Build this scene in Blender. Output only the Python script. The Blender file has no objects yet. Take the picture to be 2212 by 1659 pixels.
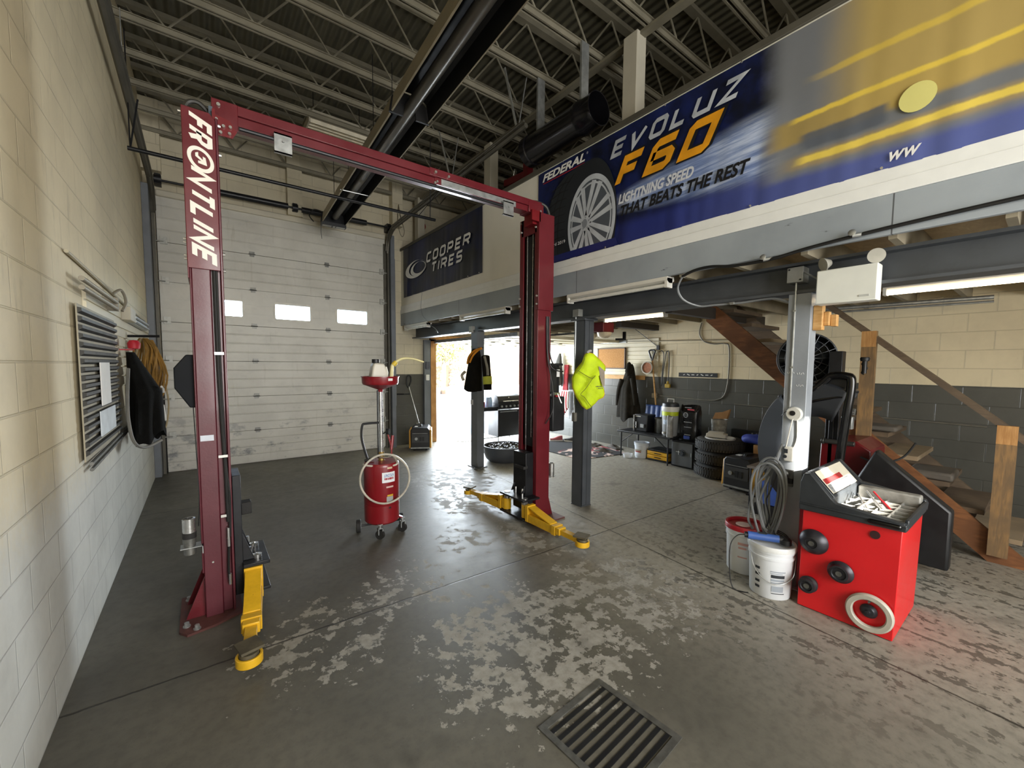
import bpy, bmesh, math, random
from mathutils import Vector, Matrix, noise as mnoise
random.seed(7)
SC = bpy.context.scene
COL = SC.collection
PI = math.pi

# ------------------------------------------------------------------ camera, sky, sun, daylight, exposure
cam_d = bpy.data.cameras.new('camera'); cam = bpy.data.objects.new('camera', cam_d); COL.objects.link(cam)
yaw, pitch, roll = math.radians(37.019), math.radians(3.802), math.radians(0.410)
fw = Vector((math.sin(yaw)*math.cos(pitch), math.cos(yaw)*math.cos(pitch), -math.sin(pitch)))
rt = Vector((math.cos(yaw), -math.sin(yaw), 0)); up = rt.cross(fw)
r2 = rt*math.cos(roll)+up*math.sin(roll); u2 = -rt*math.sin(roll)+up*math.cos(roll)
cam.matrix_world = Matrix(((r2.x, u2.x, -fw.x, 0), (r2.y, u2.y, -fw.y, 0), (r2.z, u2.z, -fw.z, 1.6), (0, 0, 0, 1)))
cam_d.sensor_width = 36.0; cam_d.lens = 884.5*36/2212
cam_d.shift_x = 2.5/2212; cam_d.shift_y = 18.5/2212
cam_d.clip_start = 0.05; cam_d.clip_end = 300
SC.camera = cam

W = bpy.data.worlds.new('sky'); SC.world = W; W.use_nodes = True
wn = W.node_tree
sky = wn.nodes.new('ShaderNodeTexSky'); sky.sky_type = 'NISHITA'; sky.sun_disc = False
sky.sun_elevation = math.radians(32); sky.sun_rotation = math.radians(160); sky.dust_density = 2.0
wn.links.new(sky.outputs[0], wn.nodes['Background'].inputs[0]); wn.nodes['Background'].inputs[1].default_value = 1.0

def light(name, kind, loc, aim, energy, color, **kw):
    d = bpy.data.lights.new(name, kind); o = bpy.data.objects.new(name, d); COL.objects.link(o)
    o.location = loc; o.rotation_euler = (Vector(aim)-Vector(loc)).to_track_quat('-Z', 'Y').to_euler()
    d.energy = energy; d.color = color
    for k, v in kw.items(): setattr(d, k, v)
    return o
# low sun through the shaped window slots of the unseen wall behind the camera
SUN = Vector((0.36, 0.86, -0.36)).normalized()
light('sun', 'SUN', (0, -6, 6), Vector((0, -6, 6))+SUN, 40.0, (1, .93, .82), angle=math.radians(.6))
# added fill lamp before the closed wall behind the camera; side door daylight
light('front_fill', 'AREA', (1.9, -3.3, 2.2), (1.9, 4, 1.6), 280, (1, .99, .965), shape='RECTANGLE', size=3.6, size_y=3.0)
light('side_door_daylight', 'AREA', (5.1, 8.05, 1.05), (5.3, 0, .35), 200, (.86, .93, 1), shape='RECTANGLE', size=2.4, size_y=1.9)
vs = SC.view_settings
vs.view_transform = 'Standard'; vs.look = 'None'; vs.gamma = 1.0; vs.use_curve_mapping = False; vs.exposure = 0.72
SC.cycles.max_bounces = 7; SC.cycles.diffuse_bounces = 4; SC.cycles.glossy_bounces = 3
SC.cycles.transmission_bounces = 4; SC.cycles.transparent_max_bounces = 6
SC.cycles.caustics_reflective = False; SC.cycles.caustics_refractive = False
SC.cycles.sample_clamp_indirect = 6.0

# ------------------------------------------------------------------ materials
def lin(h):
    if isinstance(h, tuple): return h
    o = []
    for i in (0, 2, 4):
        c = int(h[i:i+2], 16)/255
        o.append(c/12.92 if c <= .04045 else ((c+.055)/1.055)**2.4)
    return tuple(o)
class NT:
    def __init__(s, name):
        s.m = bpy.data.materials.new(name); s.m.use_nodes = True; s.t = s.m.node_tree
        s.b = s.t.nodes['Principled BSDF']
    def n(s, k): return s.t.nodes.new(k)
    def put(s, sock, v):
        if v is None: return
        if hasattr(v, 'links'): s.t.links.new(v, sock)
        elif isinstance(v, tuple) and len(v) == 3 and len(sock.default_value) == 4: sock.default_value = (*v, 1)
        else: sock.default_value = v
    def math(s, op, a, b=None, c=None, clamp=False):
        n = s.n('ShaderNodeMath'); n.operation = op; n.use_clamp = clamp
        for i, v in enumerate((a, b, c)): s.put(n.inputs[i], v)
        return n.outputs[0]
    def add(s, a, b): return s.math('ADD', a, b)
    def sub(s, a, b): return s.math('SUBTRACT', a, b)
    def mul(s, a, b): return s.math('MULTIPLY', a, b)
    def smooth(s, v, lo, hi, a=0., b=1.):
        n = s.n('ShaderNodeMapRange'); n.interpolation_type = 'SMOOTHSTEP'
        for i, x in enumerate((v, lo, hi, a, b)): s.put(n.inputs[i], x)
        return n.outputs[0]
    def mix(s, f, a, b):
        n = s.n('ShaderNodeMix'); n.data_type = 'RGBA'
        s.put(n.inputs[0], f); s.put(n.inputs[6], a); s.put(n.inputs[7], b)
        return n.outputs[2]
    def pos(s):
        g = s.n('ShaderNodeNewGeometry'); x = s.n('ShaderNodeSeparateXYZ'); s.t.links.new(g.outputs['Position'], x.inputs[0])
        return g.outputs['Position'], x.outputs[0], x.outputs[1], x.outputs[2]
    def obj(s): return s.n('ShaderNodeTexCoord').outputs['Object']
    def comb(s, x, y, z=0.):
        n = s.n('ShaderNodeCombineXYZ')
        for i, v in enumerate((x, y, z)): s.put(n.inputs[i], v)
        return n.outputs[0]
    def noise(s, vec, scale, detail=4, rough=.55, dist=0):
        n = s.n('ShaderNodeTexNoise'); s.put(n.inputs['Vector'], vec); n.inputs['Scale'].default_value = scale
        n.inputs['Detail'].default_value = detail; n.inputs['Roughness'].default_value = rough; n.inputs['Distortion'].default_value = dist
        return n.outputs[0]
    def scale(s, vec, sx, sy, sz):
        n = s.n('ShaderNodeMapping'); s.put(n.inputs[0], vec); n.inputs[3].default_value = (sx, sy, sz); return n.outputs[0]
    def bump(s, h, strength, dist=.01):
        n = s.n('ShaderNodeBump'); n.inputs['Strength'].default_value = strength; n.inputs['Distance'].default_value = dist
        s.put(n.inputs['Height'], h); s.t.links.new(n.outputs[0], s.b.inputs['Normal'])
    def base(s, v): s.put(s.b.inputs['Base Color'], v)
    def rough(s, v): s.put(s.b.inputs['Roughness'], v)

MATS = {}
def M(name, col, rough=.5, metal=0., var=.12, scale=7., bump=0., bscale=60., coat=0., spec=.5, wear=None, wear_at=.62):
    """painted / plastic / metal surface with uneven tone, optional wear patches"""
    if name in MATS: return MATS[name]
    q = NT(name); c = lin(col); v = q.obj()
    n = q.noise(v, scale, 5)
    lo = tuple(max(0, x*(1-var)) for x in c); hi = tuple(min(1, x*(1+var)) for x in c)
    out = q.mix(q.smooth(n, .3, .7), lo, hi)
    if wear:
        w = q.smooth(q.noise(v, scale*2.3, 8, .7), wear_at, wear_at+.06)
        out = q.mix(w, out, lin(wear))
    q.base(out); q.rough(q.smooth(n, .2, .8, max(.02, rough-.06), min(1, rough+.06)))
    q.b.inputs['Metallic'].default_value = metal
    q.b.inputs['Specular IOR Level'].default_value = spec
    if coat: q.b.inputs['Coat Weight'].default_value = coat; q.b.inputs['Coat Roughness'].default_value = .08
    if bump: q.bump(q.noise(v, bscale, 4), bump)
    MATS[name] = q.m; return q.m
def emit(name, col, strength):
    if name in MATS: return MATS[name]
    q = NT(name); q.base(lin(col)); q.put(q.b.inputs['Emission Color'], lin(col)); q.b.inputs['Emission Strength'].default_value = strength
    MATS[name] = q.m; return q.m

RED = M('lift_red_enamel', '5e141d', .36, 0, .10, 5, .05, 90, .25)
REDFACE = M('lift_red_enamel_scuffed', '55212a', .38, 0, .10, 5, .05, 90, .2, wear='552526', wear_at=.66)
BRED = M('balancer_red_enamel', 'd01a20', .40, 0, .05, 3, .04, 70, .2)
DRED = M('cart_red_enamel', '7c101a', .36, 0, .07, 5, 0, 60, .3)
DKRED = M('dark_red_enamel', '6a0a12', .4, 0, .1)
YEL = M('yellow_enamel', 'd6a722', .42, 0, .10, 14, .12, 160, .1, wear='8f701f', wear_at=.64)
BLK = M('black_plastic', '17181a', .45, 0, .15, 9)
BLKG = M('gloss_black', '0c0c0d', .16, 0, .1)
BLKM = M('black_steel', '1c1d20', .4, .3, .2, 9, .05)
CHAR = M('charcoal_plastic', '33383d', .48, 0, .12, 6)
GREYP = M('grey_paint', '6c7178', .45, 0, .12, 4, .08, 40, .1, wear='83888c', wear_at=.7)
DGREYP = M('dark_grey_paint', '474b50', .45, 0, .15, 4, .08, 40)
GALV = M('galvanised_steel', 'a9acab', .38, .75, .15, 20)
STEEL = M('bright_steel', 'c4c4c2', .25, .9, .12, 14)
DSTEEL = M('dull_steel', '6f6f6b', .45, .7, .25, 16, .1)
WHITE = M('white_paint', 'd9d7cf', .55, 0, .05, 4)
WPLAS = M('white_plastic', 'dddddb', .42, 0, .05, 5)
CREAMP = M('cream_paint', 'c9c3b2', .6, 0, .08, 3, .05)
RUB = M('rubber', '1d1c1b', .75, 0, .25, 14, .15, 90)
TYRE = M('tyre_rubber', '2a2824', .78, 0, .25, 10, .2, 60)
WOOD = None
BLUE = M('blue_plastic', '1c3f8c', .4, 0, .1)
NAVY = M('navy_cloth', '1c2d7e', .7, 0, .12, 6)
CARD = M('cardboard', 'a67c4e', .85, 0, .1, 8)
PAPER = M('paper', 'e3e2dd', .7, 0, .04)
HOSE = M('grey_hose', '747779', .4, 0, .12, 5)
CORD = M('black_cord', '141414', .5, 0, .1)
BOLT = M('zinc_bolt', 'd8d6d0', .25, .8, .1)
CLOTHK = M('black_cloth', '141413', .9, 0, .3, 12, .4, 120, 0, .15)
HIVIS = M('hivis_yellow', 'c6e013', .75, 0, .10, 9, .25, 60)
ORANGE = M('orange_trim', 'd98a1a', .7, 0, .1)
def wood(name, c1, c2, sx, sy, sz):
    q = NT(name); v = q.scale(q.obj(), sx, sy, sz)
    n = q.noise(v, 9, 6, .6, .6); k = q.noise(q.obj(), 5, 2)
    q.base(q.mix(q.smooth(n, .3, .7), lin(c1), q.mix(q.smooth(k, .4, .7), lin(c2), lin(c1)))); q.rough(.65); q.bump(n, .15)
    return q.m
WOODZ = wood('pine_upright', 'a87843', 'c99a60', 6, 6, .7)
WOODY = wood('stained_stringer', '6a4326', '8a5a34', 5, .6, 3)
PINE = wood('pine_board', 'b98b50', 'd5ab72', 5, .7, 5)
PLY = wood('plywood', '8a7656', 'a18c68', 1, 3, 3)
OLDW = wood('aged_timber', '57493a', '6d5c48', 5, .7, 3)

# ------------------------------------------------------------------ mesh builder
class MB:
    def __init__(s): s.v = []; s.f = []; s.mi = []; s.k = 0
    def add(s, vs, fs):
        b = len(s.v); s.v += [Vector(p) for p in vs]; s.f += [tuple(b+i for i in f) for f in fs]; s.mi += [s.k]*len(fs); return s
    def box(s, x0, x1, y0, y1, z0, z1):
        return s.add([(x0, y0, z0), (x1, y0, z0), (x1, y1, z0), (x0, y1, z0), (x0, y0, z1), (x1, y0, z1), (x1, y1, z1), (x0, y1, z1)],
                     [(0, 3, 2, 1), (4, 5, 6, 7), (0, 1, 5, 4), (1, 2, 6, 5), (2, 3, 7, 6), (3, 0, 4, 7)])
    def obb(s, c, size, R):
        a, b, d = [x/2 for x in size]; c = Vector(c)
        vs = [c+R@Vector(p) for p in ((-a, -b, -d), (a, -b, -d), (a, b, -d), (-a, b, -d), (-a, -b, d), (a, -b, d), (a, b, d), (-a, b, d))]
        return s.add(vs, [(0, 3, 2, 1), (4, 5, 6, 7), (0, 1, 5, 4), (1, 2, 6, 5), (2, 3, 7, 6), (3, 0, 4, 7)])
    def beam(s, p, q, w, h, upv=(0, 0, 1)):
        p, q = Vector(p), Vector(q); d = (q-p); L = d.length; d.normalize()
        x = d.cross(Vector(upv)).normalized(); z = x.cross(d)
        R = Matrix((x, d, z)).transposed()
        return s.obb((p+q)/2, (w, L, h), R)
    def cyl(s, p, q, r, r1=None, n=18, caps=True):
        r1 = r if r1 is None else r1
        p, q = Vector(p), Vector(q); d = (q-p).normalized(); a = d.orthogonal().normalized(); b = d.cross(a)
        vs = []
        for c, R in ((p, r), (q, r1)):
            vs += [c+(a*math.cos(2*PI*i/n)+b*math.sin(2*PI*i/n))*R for i in range(n)]
        fs = [(i, (i+1) % n, n+(i+1) % n, n+i) for i in range(n)]
        if caps: fs += [tuple(range(n-1, -1, -1)), tuple(range(n, 2*n))]
        return s.add(vs, fs)
    def tube(s, pts, r, n=8, sub=6, closed=False, taper=None):
        P = [Vector(p) for p in pts]
        if sub > 1 and len(P) > 2:
            o = []; m = len(P); rng = range(m) if closed else range(m-1)
            for i in rng:
                g = (lambda k: P[k % m]) if closed else (lambda k: P[min(max(k, 0), m-1)])
                p0, p1, p2, p3 = g(i-1), g(i), g(i+1), g(i+2)
                for t in range(sub):
                    t = t/sub
                    o.append(.5*((2*p1)+(p2-p0)*t+(2*p0-5*p1+4*p2-p3)*t*t+(3*p1-p0-3*p2+p3)*t**3))
            if not closed: o.append(P[-1])
            P = o
        m = len(P); rings = []; prev = None
        for i in range(m):
            if closed: d = P[(i+1) % m]-P[i-1]
            else: d = P[min(i+1, m-1)]-P[max(i-1, 0)]
            d = d.normalized() if d.length > 1e-9 else Vector((0, 0, 1))
            if prev is None: a = d.orthogonal().normalized()
            else:
                a = prev-d*prev.dot(d); a = a.normalized() if a.length > 1e-6 else d.orthogonal().normalized()
            prev = a; b = d.cross(a)
            R = r if taper is None else r*(1+(taper-1)*i/(m-1))
            rings.append([P[i]+(a*math.cos(2*PI*k/n)+b*math.sin(2*PI*k/n))*R for k in range(n)])
        vs = [v for g in rings for v in g]; fs = []
        for i in range(m if closed else m-1):
            j = (i+1) % m
            for k in range(n): fs.append((i*n+k, i*n+(k+1) % n, j*n+(k+1) % n, j*n+k))
        if not closed: fs += [tuple(range(n-1, -1, -1)), tuple((m-1)*n+k for k in range(n))]
        return s.add(vs, fs)
    def lathe(s, prof, o=(0, 0, 0), ax=(0, 0, 1), n=28, a0=0, a1=2*PI, sq=None):
        o = Vector(o); z = Vector(ax).normalized(); x = z.orthogonal().normalized() if abs(z.z) < .99 else Vector((1, 0, 0)); y = z.cross(x)
        full = abs(a1-a0-2*PI) < 1e-6; cnt = n if full else n+1; vs = []
        for r, h in prof:
            for i in range(cnt):
                t = a0+(a1-a0)*i/n; k = r
                vs.append(o+z*h+(x*math.cos(t)+y*math.sin(t))*k)
        fs = []
        for j in range(len(prof)-1):
            for i in range(n):
                i2 = (i+1) % cnt
                fs.append((j*cnt+i, j*cnt+i2, (j+1)*cnt+i2, (j+1)*cnt+i))
        flat_disc = len(prof) == 2 and abs(prof[0][1]-prof[1][1]) < 1e-9
        if full and prof[0] != prof[-1] and not flat_disc:
            if prof[0][0] > 1e-6: fs.append(tuple(range(cnt-1, -1, -1)))
            if prof[-1][0] > 1e-6: fs.append(tuple((len(prof)-1)*cnt+i for i in range(cnt)))
        return s.add(vs, fs)
    def prism(s, poly, o, u, v, w, d):
        """2D outline extruded by d along w"""
        o, u, v, w = Vector(o), Vector(u), Vector(v), Vector(w); n = len(poly)
        vs = [o+u*a+v*b for a, b in poly]+[o+u*a+v*b+w*d for a, b in poly]
        return s.add(vs, [tuple(range(n-1, -1, -1)), tuple(range(n, 2*n))]+[(i, (i+1) % n, n+(i+1) % n, n+i) for i in range(n)])
    def flat(s, poly, o, u, v):
        o, u, v = Vector(o), Vector(u), Vector(v); return s.add([o+u*a+v*b for a, b in poly], [tuple(range(len(poly)))])
    def grid(s, fn, nu, nv, closed=False):
        vs = [fn(i/nu, j/nv) for j in range(nv+1) for i in range(nu+(0 if closed else 1))]
        w = nu if closed else nu+1; fs = []
        for j in range(nv):
            for i in range(nu):
                i2 = (i+1) % w if closed else i+1
                fs.append((j*w+i, j*w+i2, (j+1)*w+i2, (j+1)*w+i))
        return s.add(vs, fs)
    def build(s, name, mat, parent=None, world=False, bevel=0, seg=2, smooth=38, solid=0, sub=0, recalc=True, origin=True):
        mats = mat if isinstance(mat, (list, tuple)) else [mat]
        V = s.v; loc = Vector((0, 0, 0))
        if parent is not None and world:
            R = ROOT[parent.name].inverted(); V = [R@p for p in V]
        elif parent is None and origin:
            lo = [min(p[i] for p in V) for i in range(3)]; hi = [max(p[i] for p in V) for i in range(3)]
            loc = Vector(((lo[0]+hi[0])/2, (lo[1]+hi[1])/2, lo[2])); V = [p-loc for p in V]
        me = bpy.data.meshes.new(name); me.from_pydata([tuple(p) for p in V], [], s.f)
        for m in mats: me.materials.append(m)
        me.polygons.foreach_set('material_index', s.mi)
        if recalc:
            b = bmesh.new(); b.from_mesh(me); bmesh.ops.recalc_face_normals(b, faces=b.faces); b.to_mesh(me); b.free()
        if smooth:
            me.polygons.foreach_set('use_smooth', [True]*len(me.polygons)); me.set_sharp_from_angle(angle=math.radians(smooth))
        me.update()
        o = bpy.data.objects.new(name, me); COL.objects.link(o); o.location = loc
        if parent is not None: o.parent = parent; ROOT[o.name] = ROOT[parent.name]
        if solid: md = o.modifiers.new('thickness', 'SOLIDIFY'); md.thickness = solid; md.offset = 0
        if sub: md = o.modifiers.new('smooth', 'SUBSURF'); md.levels = sub; md.render_levels = sub
        if bevel:
            md = o.modifiers.new('edge', 'BEVEL'); md.width = bevel; md.segments = seg; md.limit_method = 'ANGLE'; md.angle_limit = math.radians(40)
        return o
ROOT = {}
def tag(o, label, cat, group=None, kind=None):
    o['label'] = label; o['category'] = cat
    if group: o['group'] = group
    if kind: o['kind'] = kind
    return o
def thing(name, label, cat, loc=(0, 0, 0), rz=0, group=None):
    o = bpy.data.objects.new(name, None); COL.objects.link(o); o.empty_display_size = .1
    o.location = loc; o.rotation_euler = (0, 0, rz)
    ROOT[o.name] = Matrix.Translation(Vector(loc)) @ Matrix.Rotation(rz, 4, 'Z')
    return tag(o, label, cat, group)
def struct(o, label=None, cat=None):
    o['kind'] = 'structure'
    if label: o['label'] = label
    if cat: o['category'] = cat
    return o
def dup(root, loc, rz, label, group=None):
    r = root.copy(); COL.objects.link(r); r.location = loc; r.rotation_euler = (0, 0, rz); r['label'] = label
    if group: r['group'] = group
    for ch in list(root.children):
        c = ch.copy(); COL.objects.link(c); c.parent = r
        for g in list(ch.children):
            d = g.copy(); COL.objects.link(d); d.parent = c
    return r
def lab(o, s): o['label'] = s; return o

# ------------------------------------------------------------------ lettering
def text(mb, s, o, u, v, width=None, height=.1, shear=0., bold=0., align='LEFT', depth=.0012):
    """flat lettering laid in the frame o + u*x + v*y (u, v unit vectors)"""
    cu = bpy.data.curves.new('lettering', 'FONT'); cu.body = s; cu.size = 1; cu.offset = bold; cu.resolution_u = 3; cu.shear = shear
    t = bpy.data.objects.new('lettering', cu); COL.objects.link(t)
    bpy.context.view_layer.update()
    me = t.evaluated_get(bpy.context.evaluated_depsgraph_get()).to_mesh()
    vs = [p.co.copy() for p in me.vertices]; fs = [tuple(p.vertices) for p in me.polygons]
    bpy.data.objects.remove(t); bpy.data.curves.remove(cu)
    x0 = min(p.x for p in vs); x1 = max(p.x for p in vs); y0 = min(p.y for p in vs); y1 = max(p.y for p in vs)
    sy = height/(y1-y0); sx = sy if width is None else width/(x1-x0)
    off = 0 if align == 'LEFT' else -(x1-x0)*sx/2
    o, u, v = Vector(o), Vector(u), Vector(v); w = u.cross(v)*depth
    mb.add([o+w+u*((p.x-x0)*sx+off)+v*((p.y-y0)*sy) for p in vs], fs)
GL = {  # heavy block capitals as stroke centre lines in a unit cell
 'F': (.72, [[(1, 1), (0, 1), (0, 0)], [(0, .52), (.85, .52)]]), 'R': (.8, [[(0, 0), (0, 1), (.8, 1), (1, .85), (1, .6), (.8, .46), (0, .46)], [(.55, .46), (1, 0)]]),
 'N': (.85, [[(0, 0), (0, 1), (1, 0), (1, 1)]]), 'T': (.75, [[(0, 1), (1, 1)], [(.5, 1), (.5, 0)]]), 'L': (.68, [[(0, 1), (0, 0), (1, 0)]]),
 'I': (.001, [[(.5, 0), (.5, 1)]]), 'E': (.7, [[(1, 1), (0, 1), (0, 0), (1, 0)], [(0, .5), (.9, .5)]]),
 'C': (.72, [[(1, 1), (.15, 1), (0, .85), (0, .15), (.15, 0), (1, 0)]]), 'O': (.76, [[(.15, 0), (0, .15), (0, .85), (.15, 1), (.85, 1), (1, .85), (1, .15), (.85, 0), (.15, 0)]]),
 'P': (.74, [[(0, 0), (0, 1), (.85, 1), (1, .85), (1, .55), (.85, .42), (0, .42)]]), 'S': (.74, [[(1, 1), (.15, 1), (0, .88), (0, .62), (.15, .5), (.85, .5), (1, .38), (1, .12), (.85, 0), (0, 0)]]),
 'V': (.85, [[(0, 1), (.35, 0), (1, 1)]]), 'U': (.78, [[(0, 1), (0, .12), (.12, 0), (1, 0), (1, 1)]]), 'Z': (.8, [[(0, 1), (1, 1), (0, 0), (1, 0)]]),
 '6': (.78, [[(1, 1), (.15, 1), (0, .85), (0, 0), (.85, 0), (1, .12), (1, .4), (.85, .52), (0, .52)]]), '0': (.78, [[(0, 0), (0, .9), (.12, 1), (1, 1), (1, .1), (.88, 0), (0, 0)]]),
}
def ribbon(mb, pts, t, o, u, v, shear, sx, sy, w):
    P = [Vector((a*sx, b*sy)) for a, b in pts]; n = len(P); closed = (P[0]-P[-1]).length < 1e-6
    if closed: P = P[:-1]; n -= 1
    L = []; Rr = []
    for i in range(n):
        a = P[i]-P[i-1] if (i > 0 or closed) else None; b = P[(i+1) % n]-P[i] if (i < n-1 or closed) else None
        if a is None: a = b
        if b is None: b = a
        a = a.normalized(); b = b.normalized(); na = Vector((-a.y, a.x)); nb = Vector((-b.y, b.x)); m = (na+nb)
        m = m.normalized() if m.length > 1e-4 else na
        k = min(2.2, 1/max(.3, m.dot(na)))
        L.append(P[i]+m*k*t/2); Rr.append(P[i]-m*k*t/2)
    f = lambda p: o+u*(p.x+shear*p.y)+v*p.y+w
    vs = [f(p) for p in L]+[f(p) for p in Rr]
    mb.add(vs, [(i, (i+1) % n, n+(i+1) % n, n+i) for i in range(n if closed else n-1)])
def block_text(mb, s, o, u, v, height, t, width=None, shear=.2, gap=.35, depth=.0015):
    """stroke capitals; t = stroke thickness in metres; fits to width"""
    o, u, v = Vector(o), Vector(u), Vector(v); nw = u.cross(v); w = nw*depth
    h = height-t; cells = []; x = 0
    for ch in s:
        if ch == ' ': x += h*.6; continue
        cw = GL[ch][0]*h*.8; cells.append((ch, x, cw)); x += cw+t+gap*t
    tot = x-gap*t; k = 1 if width is None else (width-shear*height)/tot
    for ch, x, cw in cells:
        for si, st in enumerate(GL[ch][1]):
            w = nw*(depth+.0004*si)
            pts = [((x+t/2)*k+a*cw*k, t/2+b*h) for a, b in st]
            ribbon(mb, pts, t, o, u, v, shear, 1, 1, w)
# ------------------------------------------------------------------ setting: floor, walls, ceiling
def floor_mat():
    q = NT('sealed_concrete_floor'); P, x, y, z = q.pos()
    big = q.noise(P, .8, 4); mid = q.noise(P, 8.0, 9, .68); fine = q.noise(P, 20, 5, .6); grit = q.noise(P, 90, 3)
    streak = q.noise(q.scale(P, 7.0, 2.0, 1), 1.5, 7, .62)
    def blob(cx, cy, r):
        dx = q.sub(x, cx); dy = q.sub(y, cy); d = q.math('SQRT', q.add(q.mul(dx, dx), q.mul(dy, dy)))
        return q.smooth(d, r*.35, r, 1., 0.)
    zone = blob(1.5, 1.75, 1.05)
    for a in ((2.35, 1.75, 1.0), (2.5, 4.05, .85), (1.15, 2.75, .62), (.55, 2.5, .8), (2.6, 2.9, .9), (2.8, 5.0, 1.1), (1.9, 3.2, .6)):
        zone = q.math('MAXIMUM', zone, q.mul(blob(*a), .92 if a[0] > 2 else .8))
    f = q.add(q.mul(mid, .60), q.add(q.mul(streak, .20), q.mul(fine, .20)))
    thr = q.sub(.66, q.mul(zone, .175))
    peel = q.smooth(q.sub(f, thr), -.004, .012)
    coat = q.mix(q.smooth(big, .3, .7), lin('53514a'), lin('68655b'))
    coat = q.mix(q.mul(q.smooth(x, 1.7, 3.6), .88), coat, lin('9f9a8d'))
    coat = q.mix(q.smooth(fine, .35, .75, 0., .35), coat, lin('3c3a35'))
    bare = q.mix(q.smooth(fine, .3, .7), lin('88857c'), lin('a09d94'))
    c = q.mix(q.mul(peel, .85), coat, bare)
    fleck = q.smooth(q.add(q.mul(streak, .6), q.mul(fine, .4)), .535, .556)
    c = q.mix(q.mul(fleck, q.mul(q.smooth(x, 1.9, 2.9), q.smooth(y, 1.5, 2.7, .75, .08))), c, lin('4c4942'))
    stain = q.smooth(q.noise(q.scale(P, 1, 1, 1), 2.1, 3), .6, .72)
    c = q.mix(q.mul(stain, .45), c, lin('3a3833'))
    wob = q.mul(q.sub(mid, .5), .03)
    def joint(co, at, w):
        return q.smooth(q.math('ABSOLUTE', q.sub(q.add(co, wob), at)), w*.4, w, 1., 0.)
    j = q.math('MAXIMUM', joint(q.add(y, q.mul(x, .02)), 2.6, .009), q.math('MAXIMUM', joint(q.sub(x, q.mul(y, .1)), 2.88, .009), joint(y, 5.66, .009)))
    c = q.mix(q.mul(j, .8), c, lin('25231f'))
    c = q.mix(q.smooth(grit, .62, .72, 0., .25), c, lin('2a2824'))
    q.base(c); q.rough(q.add(q.mul(peel, .2), q.smooth(mid, .2, .8, .38, .52)))
    q.b.inputs['Specular IOR Level'].default_value = .38
    q.bump(q.add(q.mul(peel, -.35), q.add(q.mul(grit, .06), q.mul(j, -1.))), .3, .006)
    return q.m
def block_mat(name, upper, lower=None, split=1.41, soft=.004, lrough=.3, along='y', dirt='6b6656', amount=.25):
    q = NT(name); P, x, y, z = q.pos()
    a = y if along == 'y' else x
    b = q.n('ShaderNodeTexBrick'); q.put(b.inputs['Vector'], q.comb(a, z)); b.inputs['Scale'].default_value = 1
    b.inputs['Brick Width'].default_value = .40; b.inputs['Row Height'].default_value = .20; b.inputs['Mortar Size'].default_value = .006
    b.inputs['Mortar Smooth'].default_value = .6; b.offset = .5
    n = q.noise(P, 2.2, 6, .65); f = q.noise(P, 30, 4)
    c = q.mix(q.smooth(n, .35, .7), lin(upper), tuple(k*.88 for k in lin(upper)))
    c = q.mix(q.mul(q.smooth(q.noise(q.scale(P, 3, 3, .7), 2.5, 7, .7), .56, .72), amount), c, lin(dirt))
    rough = .62
    if lower:
        m = q.smooth(q.add(z, q.mul(q.sub(f, .5), soft)), split-soft, split+soft, 1., 0.)
        lo = q.mix(q.smooth(n, .35, .7), lin(lower), tuple(k*.82 for k in lin(lower)))
        c = q.mix(m, c, lo); q.rough(q.mix(m, (.6,)*3, (lrough,)*3))
    else: q.rough(rough)
    c = q.mix(q.mul(b.outputs['Fac'], .4), c, q.mix(.4, c, (.03, .03, .03)))
    q.base(c)
    q.bump(q.add(q.mul(b.outputs['Fac'], -1.), q.mul(f, .12)), .55, .006)
    return q.m
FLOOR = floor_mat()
WALL_L = block_mat('cream_block_wall', 'd6c9a8', 'cfd0ca', 1.0, .25, .58, along='y', dirt='8d8468', amount=.35)
WALL_B = block_mat('cream_and_grey_block_wall', 'cfc6ad', '55544f', 1.41, along='x', dirt='9a917a', amount=.3)
WALL_R = block_mat('cream_over_grey_block_wall', 'd8caa8', '56554f', 1.41, along='y', dirt='b7a987', amount=.25)
WALL_P = block_mat('plain_block_wall', 'c8bfa8', None, along='x')
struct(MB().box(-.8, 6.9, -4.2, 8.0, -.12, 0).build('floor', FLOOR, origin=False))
struct(MB().box(-.80, -.57, -4.2, 8.0, 0, 5.4).build('wall_left', WALL_L, origin=False))
b = MB(); b.box(-.57, -.44, 7.75, 8.0, 0, 5.4); b.box(2.84, 3.80, 7.75, 8.0, 0, 5.4); b.box(-.44, 2.84, 7.75, 8.0, 3.9, 5.4); b.box(-.5, -.40, 7.77, 8.0, 0, 4.02); b.box(2.78, 2.9, 7.77, 8.0, 0, 4.02)
b.box(3.80, 6.45, 7.75, 8.0, 2.08, 5.4); b.box(6.45, 6.66, 7.75, 8.0, 0, 5.4)
b.box(-.57, -.36, 7.62, 7.75, 4.25, 5.2); b.box(2.93, 3.13, 7.58, 7.75, 4.2, 5.2); b.box(1.2, 1.42, 7.62, 7.75, 4.02, 5.2)
struct(b.build('wall_back', WALL_B, origin=False))
struct(MB().box(6.66, 6.9, -4.2, 8.0, 0, 5.4).build('wall_right', WALL_R, origin=False))
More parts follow.
